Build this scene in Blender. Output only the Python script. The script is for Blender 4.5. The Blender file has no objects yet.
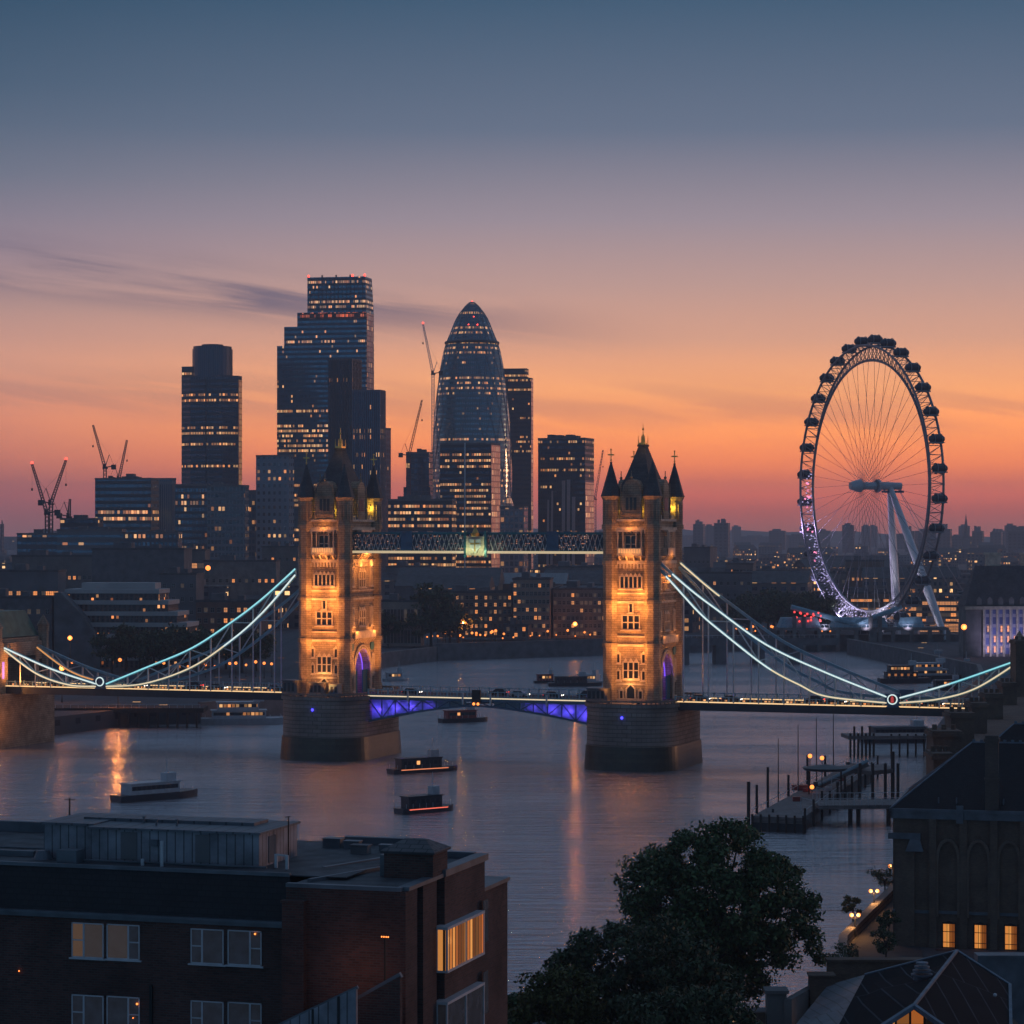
import bpy, math, random
import numpy as np
from mathutils import Vector, Matrix
R = math.radians
sc = bpy.context.scene
col = sc.collection
F = 2600.0      # focal length in pixels
CAM_H = 52.0
HOR = 530.0
HAZE = 0.00011

def lin(c):
    c = c / 255.0
    return c / 12.92 if c <= 0.04045 else ((c + 0.055) / 1.055) ** 2.4
def S(r, g, b, k=1.0):
    return (lin(r) * k, lin(g) * k, lin(b) * k, 1.0)

# ------------------------------------------------------------------ camera
cam = bpy.data.cameras.new('camera')
cam.sensor_width = 36.0
cam.lens = F * 36.0 / 1024.0
cam.shift_y = (HOR - 512.0) / 1024.0
cam.clip_start = 1.0
cam.clip_end = 60000.0
camo = bpy.data.objects.new('camera', cam)
camo.location = (0, 0, CAM_H)
camo.rotation_euler = (R(90), 0, 0)
col.objects.link(camo)
sc.camera = camo

# ------------------------------------------------------------------ world: dusk sky
world = bpy.data.worlds.new('World')
sc.world = world
world.use_nodes = True
nt = world.node_tree
nt.nodes.clear()
def N(t, **kw):
    n = nt.nodes.new(t)
    for k, v in kw.items():
        setattr(n, k, v)
    return n
def L(a, b): nt.links.new(a, b)
def M_(op, a, b=None, c=None, clamp=False):
    n = nt.nodes.new('ShaderNodeMath'); n.operation = op; n.use_clamp = clamp
    for i, v in enumerate((a, b, c)):
        if v is None: continue
        if isinstance(v, (int, float)): n.inputs[i].default_value = v
        else: nt.links.new(v, n.inputs[i])
    return n.outputs[0]
def ramp(fac, stops):
    n = nt.nodes.new('ShaderNodeValToRGB')
    n.color_ramp.interpolation = 'EASE' if False else 'LINEAR'
    e = n.color_ramp.elements
    while len(e) > 1: e.remove(e[-1])
    e[0].position = stops[0][0]; e[0].color = stops[0][1]
    for p, c in stops[1:]:
        x = e.new(p); x.color = c
    nt.links.new(fac, n.inputs[0])
    return n.outputs[0]
def mix(f, a, b, bt='MIX'):
    n = nt.nodes.new('ShaderNodeMix'); n.data_type = 'RGBA'; n.blend_type = bt
    for i, v in ((0, f), (6, a), (7, b)):
        if isinstance(v, (int, float)): n.inputs[i].default_value = v
        elif isinstance(v, tuple): n.inputs[i].default_value = v
        else: nt.links.new(v, n.inputs[i])
    return n.outputs[2]
tc = N('ShaderNodeTexCoord')
nrm = N('ShaderNodeVectorMath', operation='NORMALIZE'); L(tc.outputs['Generated'], nrm.inputs[0])
sx = N('ShaderNodeSeparateXYZ'); L(nrm.outputs[0], sx.inputs[0])
X, Yd, Z = sx.outputs
el = M_('MULTIPLY', M_('ABSOLUTE', Z), 3.2, clamp=True)     # 1.0 at sin(elev)=.3125
def yp(y):   # ramp position of image row y
    return min(1.0, math.sin(math.atan((HOR - y) / F)) * 3.2)
glow = [(0, S(205, 112, 92, 1.2)), (yp(512), S(232, 106, 74, 1.35)), (yp(495), S(252, 112, 64, 1.75)), (yp(465), S(255, 132, 60, 1.85)), (yp(435), S(255, 148, 72, 1.75)), (yp(390), S(255, 168, 104, 1.34)),
        (yp(340), S(230, 168, 138, 1.05)), (yp(285), S(200, 160, 150)), (yp(220), S(160, 145, 155)), (yp(130), S(102, 114, 136)), (yp(0), S(62, 90, 116)), (.8, S(70, 98, 126)), (1, S(92, 116, 144))]
side = [(0, S(168, 112, 112, 1.15)), (yp(500), S(186, 108, 108, 1.25)), (yp(460), S(206, 122, 106, 1.25)), (yp(420), S(222, 138, 114, 1.22)), (yp(370), S(218, 154, 132, 1.15)),
        (yp(310), S(182, 146, 142)), (yp(250), S(146, 130, 146)), (yp(180), S(102, 112, 132)), (yp(90), S(66, 90, 114)), (yp(0), S(42, 74, 100)), (.8, S(62, 92, 122)), (1, S(88, 112, 142))]
back = [(0, S(84, 122, 150, 1.15)), (.2, S(78, 124, 158, 1.1)), (.6, S(70, 106, 142, .85)), (1, S(72, 92, 124, .75))]
hl = M_('POWER', M_('ADD', M_('MULTIPLY', X, X), M_('MULTIPLY', Yd, Yd)), 0.5)
GA = R(8.5)
d = M_('DIVIDE', M_('ADD', M_('MULTIPLY', X, math.sin(GA)), M_('MULTIPLY', Yd, math.cos(GA))), M_('MAXIMUM', hl, 0.02))
def mr(v, a, b):
    n = nt.nodes.new('ShaderNodeMapRange'); n.interpolation_type = 'SMOOTHSTEP'
    nt.links.new(v, n.inputs[0]); n.inputs[1].default_value = a; n.inputs[2].default_value = b
    return n.outputs[0]
base = mix(mr(d, .91, 1.004), ramp(el, side), ramp(el, glow))
base = mix(mr(d, -.45, .78), ramp(el, back), base)
# thin stretched cloud streaks
az = M_('ARCTAN2', X, Yd)
cmb = N('ShaderNodeCombineXYZ')
L(M_('MULTIPLY', az, 7.0), cmb.inputs[0])
L(M_('ADD', M_('MULTIPLY', Z, 95.0), M_('MULTIPLY', az, 13.0)), cmb.inputs[1])
noi = N('ShaderNodeTexNoise'); L(cmb.outputs[0], noi.inputs['Vector'])
noi.inputs['Scale'].default_value = 1.0; noi.inputs['Detail'].default_value = 9.0; noi.inputs['Roughness'].default_value = .58
noi.inputs['Distortion'].default_value = .5
cm = mr(noi.outputs[0], .36, .60)
def gband(slope, c0, wd):
    q_ = M_('DIVIDE', M_('SUBTRACT', M_('ADD', Z, M_('MULTIPLY', az, slope)), c0), wd)
    return M_('EXPONENT', M_('MULTIPLY', M_('MULTIPLY', q_, q_), -1.0))
bd1 = M_('MULTIPLY', gband(.105, .0795, .0082), M_('SUBTRACT', 1.0, mr(az, -.12, .08)))
bd2 = M_('MULTIPLY', gband(.02, .048, .010), .30)
cm = M_('MULTIPLY', cm, M_('MINIMUM', M_('ADD', bd1, bd2), .85))
base = mix(cm, base, S(104, 98, 120))
bg = N('ShaderNodeBackground'); L(base, bg.inputs[0]); bg.inputs[1].default_value = 1.07
# a faint physical twilight sky underneath
sky = N('ShaderNodeTexSky'); sky.sky_type = 'NISHITA'; sky.sun_disc = False
sky.sun_elevation = R(1.5); sky.sun_rotation = R(60)
bg2 = N('ShaderNodeBackground'); L(sky.outputs[0], bg2.inputs[0]); bg2.inputs[1].default_value = 0.004
ad = N('ShaderNodeAddShader'); L(bg.outputs[0], ad.inputs[0]); L(bg2.outputs[0], ad.inputs[1])
out = N('ShaderNodeOutputWorld'); L(ad.outputs[0], out.inputs[0])

# ------------------------------------------------------------------ sun: the last glow from the right
sun = bpy.data.lights.new('sun', 'SUN'); sun.energy = 0.4; sun.angle = R(6); sun.color = (1.0, .47, .24)
so = bpy.data.objects.new('sun', sun); col.objects.link(so)
sd = Vector((math.sin(R(60)), math.cos(R(60)), math.tan(R(2.5))))
so.rotation_euler = sd.to_track_quat('Z', 'Y').to_euler()

vs = sc.view_settings
vs.view_transform = 'Standard'; vs.look = 'None'; vs.exposure = 0.0; vs.gamma = 1.0
sc.cycles.use_denoising = True
sc.cycles.max_bounces = 6; sc.cycles.diffuse_bounces = 2; sc.cycles.glossy_bounces = 3
sc.cycles.transmission_bounces = 4; sc.cycles.transparent_max_bounces = 6; sc.cycles.volume_bounces = 1
sc.cycles.sample_clamp_indirect = 6.0
sc.cycles.caustics_reflective = False; sc.cycles.caustics_refractive = False

# ------------------------------------------------------------------ helpers
class MB:
    """collects faces; build() links them as one mesh object"""
    def __init__(self): self.v = []; self.f = []; self.m = []; self.xf = None
    def add(self, vs_, fs, mi=0):
        o = len(self.v)
        self.v += [tuple(p) for p in vs_]
        for f in fs: self.f.append(tuple(i + o for i in f)); self.m.append(mi)
        return self
    def box(self, x0, x1, y0, y1, z0, z1, mi=0):
        return self.add([(x0,y0,z0),(x1,y0,z0),(x1,y1,z0),(x0,y1,z0),(x0,y0,z1),(x1,y0,z1),(x1,y1,z1),(x0,y1,z1)],
                 [(0,3,2,1),(4,5,6,7),(0,1,5,4),(1,2,6,5),(2,3,7,6),(3,0,4,7)], mi)
    def frus(self, x0, x1, y0, y1, z0, X0, X1, Y0, Y1, z1, mi=0):
        return self.add([(x0,y0,z0),(x1,y0,z0),(x1,y1,z0),(x0,y1,z0),(X0,Y0,z1),(X1,Y0,z1),(X1,Y1,z1),(X0,Y1,z1)],
                 [(0,3,2,1),(4,5,6,7),(0,1,5,4),(1,2,6,5),(2,3,7,6),(3,0,4,7)], mi)
    def prism(self, pts, z0, z1, mi=0, top=None):
        n = len(pts); t = top or pts
        self.add([(p[0],p[1],z0) for p in pts] + [(p[0],p[1],z1) for p in t],
                 [tuple(range(n-1,-1,-1)), tuple(range(n,2*n))] + [(i,(i+1)%n,(i+1)%n+n,i+n) for i in range(n)], mi)
        return self
    def ext(self, pts, axis, a, b, mi=0):
        """pts (h, z) outline, counter-clockwise, extruded along 'x' or 'y' from a to b"""
        n = len(pts)
        if axis == 'y': f = lambda p, t: (p[0], t, p[1])
        else: f = lambda p, t: (t, p[0], p[1])
        self.add([f(p, a) for p in pts] + [f(p, b) for p in pts],
                 [tuple(range(n)), tuple(range(2*n-1, n-1, -1))] + [(i, i+n, (i+1)%n+n, (i+1)%n) for i in range(n)], mi)
        return self
    def ng(self, cx, cy, r, z0, z1, n=8, r1=None, mi=0, rot=0.0):
        r1 = r if r1 is None else r1
        a = [2*math.pi*(i+.5)/n + rot for i in range(n)]
        return self.prism([(cx+r*math.cos(t), cy+r*math.sin(t)) for t in a], z0, z1, mi,
                          [(cx+r1*math.cos(t), cy+r1*math.sin(t)) for t in a])
    def lathe(self, prof, n=24, cx=0, cy=0, mi=0):
        vs_ = []; fs = []
        for r, z in prof:
            for i in range(n):
                a = 2*math.pi*i/n; vs_.append((cx+r*math.cos(a), cy+r*math.sin(a), z))
        for k in range(len(prof)-1):
            for i in range(n):
                j = (i+1) % n
                fs.append((k*n+i, k*n+j, (k+1)*n+j, (k+1)*n+i))
        fs.append(tuple(range(n-1,-1,-1))); fs.append(tuple((len(prof)-1)*n+i for i in range(n)))
        return self.add(vs_, fs, mi)
    def bar(self, p, q, r, r2=None, n=4, mi=0):
        p = Vector(p); q = Vector(q); d = q - p
        if d.length < 1e-6: return self
        d.normalize()
        up = Vector((0,0,1)) if abs(d.z) < .95 else Vector((1,0,0))
        a = d.cross(up).normalized(); b = a.cross(d)
        r2 = r if r2 is None else r2
        vs_ = []
        for c, rr in ((p, r), (q, r2)):
            for i in range(n):
                t = 2*math.pi*(i+.5)/n
                vs_.append(c + (a*math.cos(t) + b*math.sin(t))*rr)
        return self.add(vs_, [tuple(range(n)), tuple(range(2*n-1, n-1, -1))] + [(i, i+n, (i+1)%n+n, (i+1)%n) for i in range(n)], mi)
    def path(self, pts, r, n=4, mi=0):
        for i in range(len(pts)-1): self.bar(pts[i], pts[i+1], r, n=n, mi=mi)
        return self
    def ball(self, c, r, n=8, m=5, mi=0, sz=1.0):
        prof = [(max(.001, r*math.sin(math.pi*k/m)), c[2] - r*sz*math.cos(math.pi*k/m)) for k in range(m+1)]
        return self.lathe(prof, n, c[0], c[1], mi)
    def move(self, dx=0, dy=0, dz=0, a=0.0, start=0):
        c, s = math.cos(a), math.sin(a)
        for i in range(start, len(self.v)):
            x, y, z = self.v[i]
            self.v[i] = (x*c - y*s + dx, x*s + y*c + dy, z + dz)
        return self
    def mesh(self, name, mats):
        me = bpy.data.meshes.new(name)
        me.from_pydata(self.v, [], self.f)
        for m in (mats if isinstance(mats, (list, tuple)) else [mats]): me.materials.append(m)
        if len(me.materials) > 1: me.polygons.foreach_set('material_index', self.m)
        boxuv(me)
        return me
    def build(self, name, mats, parent=None, loc=(0,0,0), rz=0.0, smooth=False):
        me = self.mesh(name, mats)
        if smooth: me.polygons.foreach_set('use_smooth', [True]*len(me.polygons))
        return link(name, me, parent, loc, rz)
def boxuv(me):
    uv = me.uv_layers.new(name='UVMap')
    n = len(me.loops); data = np.zeros((n, 2), np.float32)
    for p in me.polygons:
        nn = p.normal; idx = list(p.loop_indices)
        co = [me.vertices[me.loops[i].vertex_index].co for i in idx]
        if abs(nn.z) > .8:
            for i, c in zip(idx, co): data[i] = (c.x, c.y)
        else:
            t = Vector((-nn.y, nn.x, 0)); t.normalize()
            us = [c.dot(t) for c in co]; mn = min(us)
            for i, c, u in zip(idx, co, us): data[i] = (u - mn, c.z)
    uv.data.foreach_set('uv', data.ravel())
def link(name, data, parent=None, loc=(0,0,0), rz=0.0):
    o = bpy.data.objects.new(name, data); col.objects.link(o)
    o.location = loc; o.rotation_euler = (0, 0, rz)
    if parent is not None: o.parent = parent
    return o
def tag(o, label=None, cat=None, group=None, kind=None):
    if label: o['label'] = label
    if cat: o['category'] = cat
    if group: o['group'] = group
    if kind: o['kind'] = kind
    return o
def empty(name, loc, rz, label, cat, group=None):
    return tag(link(name, None, None, loc, rz), label, cat, group)
KIDS = {}
def copy_tree(o, parent=None, loc=None, rz=None, label=None, group=None):
    c = o.copy(); col.objects.link(c)
    if parent is not None: c.parent = parent
    if loc is not None: c.location = loc
    if rz is not None: c.rotation_euler = (0, 0, rz)
    if label: c['label'] = label
    if group: c['group'] = group
    if o.name not in KIDS: KIDS[o.name] = [x for x in col.objects if x.parent == o]
    for ch in KIDS[o.name]: copy_tree(ch, c)
    return c
def px2x(px, Y): return (px - 512.0) * Y / F
def py2z(py, Y): return CAM_H + (HOR - py) * Y / F
def P(px, Y, z): return (px2x(px, Y), Y, z)

# ------------------------------------------------------------------ materials
def new_mat(name):
    m = bpy.data.materials.new(name); m.use_nodes = True
    return m, m.node_tree
def mat(name, c, rough=.7, metal=0.0, em=None, es=0.0, var=.18, vs_=.25, bump=0.0, spec=.5):
    """plain surface with large and small noise variation of its own colour"""
    m, t = new_mat(name); b = t.nodes['Principled BSDF']
    tcn = t.nodes.new('ShaderNodeTexCoord'); n = t.nodes.new('ShaderNodeTexNoise')
    n.inputs['Scale'].default_value = vs_; n.inputs['Detail'].default_value = 6.0
    t.links.new(tcn.outputs['Object'], n.inputs['Vector'])
    cr = t.nodes.new('ShaderNodeValToRGB'); e = cr.color_ramp.elements
    e[0].position = .3; e[1].position = .72
    e[0].color = (c[0]*(1-var), c[1]*(1-var), c[2]*(1-var), 1); e[1].color = (c[0]*(1+var), c[1]*(1+var), c[2]*(1+var), 1)
    t.links.new(n.outputs[0], cr.inputs[0]); t.links.new(cr.outputs[0], b.inputs['Base Color'])
    b.inputs['Roughness'].default_value = rough; b.inputs['Metallic'].default_value = metal
    b.inputs['Specular IOR Level'].default_value = spec
    if em: b.inputs['Emission Color'].default_value = em; b.inputs['Emission Strength'].default_value = es
    if bump:
        bm = t.nodes.new('ShaderNodeBump'); bm.inputs['Strength'].default_value = bump
        t.links.new(n.outputs[0], bm.inputs['Height']); t.links.new(bm.outputs[0], b.inputs['Normal'])
    return m
def emis(name, c, s, sample=True):
    m, t = new_mat(name); b = t.nodes['Principled BSDF']
    b.inputs['Base Color'].default_value = (.3, .3, .3, 1)
    b.inputs['Emission Color'].default_value = c; b.inputs['Emission Strength'].default_value = s
    if not sample: m.cycles.emission_sampling = 'NONE'
    return m
def brick(name, c1, c2, mortar, bw=.45, bh=.15, ms=.015, rough=.85, bump=.4, stain=.35, sc_=.12):
    m, t = new_mat(name); b = t.nodes['Principled BSDF']
    uv = t.nodes.new('ShaderNodeTexCoord')
    bt = t.nodes.new('ShaderNodeTexBrick'); bt.inputs['Scale'].default_value = 1.0
    bt.inputs['Brick Width'].default_value = bw; bt.inputs['Row Height'].default_value = bh; bt.inputs['Mortar Size'].default_value = ms
    bt.inputs['Color1'].default_value = c1; bt.inputs['Color2'].default_value = c2; bt.inputs['Mortar'].default_value = mortar
    t.links.new(uv.outputs['UV'], bt.inputs['Vector'])
    n = t.nodes.new('ShaderNodeTexNoise'); n.inputs['Scale'].default_value = sc_; n.inputs['Detail'].default_value = 7.0; n.inputs['Roughness'].default_value = .65
    t.links.new(uv.outputs['Object'], n.inputs['Vector'])
    r = t.nodes.new('ShaderNodeMapRange'); t.links.new(n.outputs[0], r.inputs[0]); r.inputs[1].default_value = .3; r.inputs[2].default_value = .7
    r.inputs[3].default_value = 1 - stain; r.inputs[4].default_value = 1 + stain
    vm = t.nodes.new('ShaderNodeVectorMath'); vm.operation = 'SCALE'; t.links.new(bt.outputs[0], vm.inputs[0]); t.links.new(r.outputs[0], vm.inputs['Scale'])
    t.links.new(vm.outputs[0], b.inputs['Base Color']); b.inputs['Roughness'].default_value = rough
    bm = t.nodes.new('ShaderNodeBump'); bm.inputs['Strength'].default_value = bump; bm.inputs['Distance'].default_value = .03; bm.invert = True
    t.links.new(bt.outputs['Fac'], bm.inputs['Height']); t.links.new(bm.outputs[0], b.inputs['Normal'])
    return m
# node group: window grid of a facade, uv in metres
g = bpy.data.node_groups.new('window_grid', 'ShaderNodeTree')
for nm, dv in (('CellW', 3.0), ('FloorH', 4.0), ('WinW', .8), ('WinH', .6), ('Seed', 0.0), ('PBase', .05), ('PBand', .7), ('Thr', .8)):
    s = g.interface.new_socket(nm, in_out='INPUT', socket_type='NodeSocketFloat'); s.default_value = dv
for nm in ('Mask', 'Lit', 'Rand'): g.interface.new_socket(nm, in_out='OUTPUT', socket_type='NodeSocketFloat')
_nt, nt = nt, g
gi = N('NodeGroupInput'); go = N('NodeGroupOutput'); uvn = N('ShaderNodeUVMap'); sp = N('ShaderNodeSeparateXYZ'); L(uvn.outputs[0], sp.inputs[0])
gu = M_('DIVIDE', sp.outputs[0], gi.outputs['CellW']); gv = M_('DIVIDE', sp.outputs[1], gi.outputs['FloorH'])
cxn = M_('FLOOR', gu); cyn = M_('FLOOR', gv); fx = M_('FRACT', gu); fy = M_('FRACT', gv)
mx = M_('LESS_THAN', M_('ABSOLUTE', M_('SUBTRACT', fx, .5)), M_('MULTIPLY', gi.outputs['WinW'], .5))
my = M_('LESS_THAN', M_('ABSOLUTE', M_('SUBTRACT', fy, .5)), M_('MULTIPLY', gi.outputs['WinH'], .5))
mask = M_('MULTIPLY', mx, my)
cv = N('ShaderNodeCombineXYZ'); L(M_('ADD', cxn, gi.outputs['Seed']), cv.inputs[0]); L(cyn, cv.inputs[1]); L(gi.outputs['Seed'], cv.inputs[2])
w1 = N('ShaderNodeTexWhiteNoise', noise_dimensions='3D'); L(cv.outputs[0], w1.inputs['Vector'])
cr_ = N('ShaderNodeCombineXYZ'); L(cyn, cr_.inputs[0]); L(gi.outputs['Seed'], cr_.inputs[1])
w2 = N('ShaderNodeTexWhiteNoise', noise_dimensions='3D'); L(cr_.outputs[0], w2.inputs['Vector'])
cl = N('ShaderNodeCombineXYZ'); L(M_('MULTIPLY', cxn, .16), cl.inputs[0]); L(M_('MULTIPLY', cyn, .83), cl.inputs[1]); L(gi.outputs['Seed'], cl.inputs[2])
n3 = N('ShaderNodeTexNoise'); L(cl.outputs[0], n3.inputs['Vector']); n3.inputs['Scale'].default_value = 1.0; n3.inputs['Detail'].default_value = 1.0
band = M_('MULTIPLY', M_('GREATER_THAN', w2.outputs['Value'], gi.outputs['Thr']), M_('GREATER_THAN', n3.outputs[0], .39))
prob = M_('ADD', gi.outputs['PBase'], M_('MULTIPLY', gi.outputs['PBand'], band))
prob = M_('ADD', prob, M_('MULTIPLY', M_('GREATER_THAN', n3.outputs[0], .62), M_('MULTIPLY', gi.outputs['PBase'], 5.0)))
lit = M_('LESS_THAN', w1.outputs['Value'], prob)
L(mask, go.inputs['Mask']); L(M_('MULTIPLY', lit, mask), go.inputs['Lit'])
sc3 = N('ShaderNodeSeparateXYZ'); L(w1.outputs['Color'], sc3.inputs[0]); L(sc3.outputs[1], go.inputs['Rand'])
nt = _nt
WARM = (1.0, .44, .14, 1)
def facade(name, frame, glass, cw=3.0, fh=4.0, ww=.8, wh=.6, seed=0.0, pb=.05, pn=.7, thr=.82, em=WARM, es=1.6, gr=.18, fr=.6, gm=.0, fmetal=0.0):
    m, t = new_mat(name); b = t.nodes['Principled BSDF']
    m.cycles.emission_sampling = 'NONE'
    k = t.nodes.new('ShaderNodeGroup'); k.node_tree = g; es *= .7; pn *= .9; pb *= .6
    for a, v in (('CellW', cw), ('FloorH', fh), ('WinW', ww), ('WinH', wh), ('Seed', seed), ('PBase', pb), ('PBand', pn), ('Thr', thr)): k.inputs[a].default_value = v
    tcn = t.nodes.new('ShaderNodeTexCoord'); n = t.nodes.new('ShaderNodeTexNoise'); n.inputs['Scale'].default_value = .05; n.inputs['Detail'].default_value = 5.0
    t.links.new(tcn.outputs['Object'], n.inputs['Vector'])
    def mx_(f, a, b_):
        q = t.nodes.new('ShaderNodeMix'); q.data_type = 'RGBA'
        t.links.new(f, q.inputs[0])
        for i, v in ((6, a), (7, b_)):
            if isinstance(v, tuple): q.inputs[i].default_value = v
            else: t.links.new(v, q.inputs[i])
        return q.outputs[2]
    fr2 = mx_(n.outputs[0], (frame[0]*.75, frame[1]*.75, frame[2]*.75, 1), (frame[0]*1.25, frame[1]*1.25, frame[2]*1.25, 1))
    gl2 = mx_(k.outputs['Rand'], (glass[0]*.7, glass[1]*.7, glass[2]*.7, 1), (glass[0]*1.4, glass[1]*1.4, glass[2]*1.4, 1))
    t.links.new(mx_(k.outputs['Mask'], fr2, gl2), b.inputs['Base Color'])
    def mf(f, a, c):
        q = t.nodes.new('ShaderNodeMapRange'); t.links.new(f, q.inputs[0]); q.inputs[3].default_value = a; q.inputs[4].default_value = c
        return q.outputs[0]
    t.links.new(mf(k.outputs['Mask'], fr, gr), b.inputs['Roughness'])
    t.links.new(mf(k.outputs['Mask'], fmetal, gm), b.inputs['Metallic'])
    qp = t.nodes.new('ShaderNodeMath'); qp.operation = 'POWER'; t.links.new(k.outputs['Rand'], qp.inputs[0]); qp.inputs[1].default_value = 2.2
    q = t.nodes.new('ShaderNodeMath'); q.operation = 'MULTIPLY_ADD'; t.links.new(qp.outputs[0], q.inputs[0]); q.inputs[1].default_value = es*1.25; q.inputs[2].default_value = es*.22
    q2 = t.nodes.new('ShaderNodeMath'); q2.operation = 'MULTIPLY'; t.links.new(q.outputs[0], q2.inputs[0]); t.links.new(k.outputs['Lit'], q2.inputs[1])
    b.inputs['Coat Weight'].default_value = 1.0 if 'diamond' in name else 0; b.inputs['Coat Roughness'].default_value = .08
    b.inputs['Emission Color'].default_value = em
    t.links.new(q2.outputs[0], b.inputs['Emission Strength'])
    q4 = t.nodes.new('ShaderNodeMath'); q4.operation = 'FRACT'; q5 = t.nodes.new('ShaderNodeMath'); q5.operation = 'MULTIPLY'; t.links.new(k.outputs['Rand'], q5.inputs[0]); q5.inputs[1].default_value = 7.31; t.links.new(q5.outputs[0], q4.inputs[0])
    t.links.new(mx_(q4.outputs[0], (em[0], em[1]*.75, em[2]*.6, 1), (em[0], min(1, em[1]*1.3), min(1, em[2]*1.7), 1)), b.inputs['Emission Color'])
    bm = t.nodes.new('ShaderNodeBump'); bm.inputs['Strength'].default_value = .6; bm.inputs['Distance'].default_value = .25; bm.invert = True
    t.links.new(k.outputs['Mask'], bm.inputs['Height']); t.links.new(bm.outputs[0], b.inputs['Normal'])
    return m

M = {}
M['stone'] = brick('tower_stone', (.32,.245,.17,1), (.38,.30,.21,1), (.19,.15,.11,1), 1.3, .5, .05, .8, .8, .45, .35)
M['stone_trim'] = mat('pale_stone_trim', (.58,.49,.38), .75, var=.25, vs_=.7, bump=.15)
M['pier'] = brick('pier_granite', (.25,.21,.18,1), (.33,.275,.235,1), (.12,.10,.085,1), 2.2, .9, .07, .85, .8, .4, .12)
M['algae'] = brick('wet_tidal_stone', (.034,.038,.024,1), (.05,.052,.032,1), (.03,.03,.02,1), 2.4, .9, .06, .4, .6, .6, .2)
M['slate'] = brick('roof_slate', (.085,.085,.09,1), (.12,.115,.115,1), (.045,.045,.05,1), .6, .35, .03, .75, .4, .3, .4)
M['gold'] = mat('gilded_metal', (.75,.48,.14), .35, .9, var=.15, vs_=2)
M['darkglass'] = mat('dark_window_glass', (.02,.025,.03), .12, var=.3, vs_=.6)
M['litglass'] = emis('warm_lit_glass', (1,.38,.11,1), .62, False)
M['litglass2'] = emis('amber_lit_glass', (1,.32,.07,1), 1.05, False)
M['dimglass'] = mat('curtained_glass', (.30,.24,.18), .35, em=(1,.6,.3,1), es=.05, var=.35, vs_=1.2)
M['teal'] = mat('teal_painted_steel', (.03,.16,.20), .4, .2, var=.2, vs_=1)
M['white_steel'] = mat('white_painted_steel', (.55,.58,.6), .4, .1, var=.12, vs_=1)
M['blue_steel'] = mat('blue_painted_steel', (.07,.14,.22), .45, .2, var=.2, vs_=.8)
M['asphalt'] = mat('asphalt', (.05,.05,.052), .85, var=.25, vs_=.4, bump=.1)
M['deckside'] = mat('dark_girder_steel', (.035,.045,.055), .5, .3, var=.25, vs_=.5)
M['led_cyan'] = emis('cyan_light_strip', (.34,.88,.95,1), .9)
M['led_white'] = emis('white_light_strip', (.78,.95,.92,1), .95)
M['led_cream'] = emis('cream_light_strip', (1,.80,.50,1), .85)
M['led_warm'] = emis('warm_light_strip', (1,.62,.28,1), 1.2)
M['led_amber'] = emis('amber_light_strip', (1,.42,.12,1), .75)
M['dim_blue'] = mat('pale_blue_steel', (.24,.42,.50), .4, .1, var=.2, vs_=.8)
M['lampglow'] = emis('sodium_lamp_globe', (1,.25,.04,1), 2.6)
M['lampglow_far'] = emis('orange_lamp_globe', (1,.25,.04,1), 2.0)
M['lamppost'] = mat('dark_cast_iron', (.02,.022,.022), .5, .4)
M['red_em'] = emis('red_lamp', (1,.05,.03,1), 5.0, False)
M['white_em'] = emis('white_lamp', (1,.9,.75,1), 5.0, False)
M['purple_em'] = emis('violet_glow_panel', (.22,.08,1,1), 1.0)
M['bricks'] = brick('dark_red_brick', (.070,.034,.028,1), (.125,.056,.044,1), (.085,.07,.065,1), .32, .11, .018, .9, .6, .45, .3)
M['bricky'] = brick('brown_stock_brick', (.13,.085,.06,1), (.18,.12,.08,1), (.11,.09,.075,1), .30, .10, .014, .9, .4, .35, .3)
M['roofing'] = mat('bitumen_roofing', (.065,.072,.08), .75, var=.6, vs_=.9, bump=.2)
M['lead'] = mat('lead_flashing', (.13,.15,.17), .5, .3, var=.3, vs_=.8)
M['metalclad'] = brick('weathered_metal_cladding', (.20,.21,.235,1), (.27,.28,.31,1), (.07,.07,.08,1), .42, 30.0, .03, .55, .5, .45, .6)
M['corr'] = brick('ribbed_metal_roof', (.10,.115,.135,1), (.13,.145,.165,1), (.05,.055,.06,1), .8, 30.0, .05, .5, .6, .3, .5)
M['parapet_black'] = brick('black_slate_mansard', (.012,.014,.017,1), (.017,.019,.022,1), (.008,.008,.01,1), .4, .25, .02, .7, .3, .3, .5)
M['frame'] = mat('grey_painted_window_frame', (.52,.54,.56), .5, var=.12, vs_=2)
M['pane_dark'] = mat('window_pane', (.03,.035,.045), .08, var=.4, vs_=.8)
M['pane_blind'] = mat('window_pane_with_blind', (.10,.09,.085), .3, em=(1,.66,.46,1), es=.028, var=.3, vs_=1.3)
M['bark'] = mat('bark', (.035,.027,.02), .9, var=.3, vs_=2, bump=.4)
M['rust'] = mat('timber_pile', (.045,.035,.028), .9, var=.3, vs_=1)
M['concrete'] = mat('weathered_concrete', (.20,.19,.18), .85, var=.3, vs_=.3, bump=.1)
M['concrete_dark'] = mat('dark_concrete', (.15,.15,.155), .85, var=.3, vs_=.3, bump=.1)
M['planks'] = brick('jetty_planks', (.22,.20,.19,1), (.28,.255,.24,1), (.04,.04,.04,1), 3.0, .25, .03, .8, .4, .3, .4)
M['hull_dark'] = mat('dark_hull_paint', (.025,.03,.04), .35, var=.25, vs_=1)
M['hull_white'] = mat('white_hull_paint', (.50,.52,.54), .35, var=.12, vs_=1)
M['boat_red'] = mat('red_boat_paint', (.30,.05,.04), .4, var=.15, vs_=1)
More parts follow.
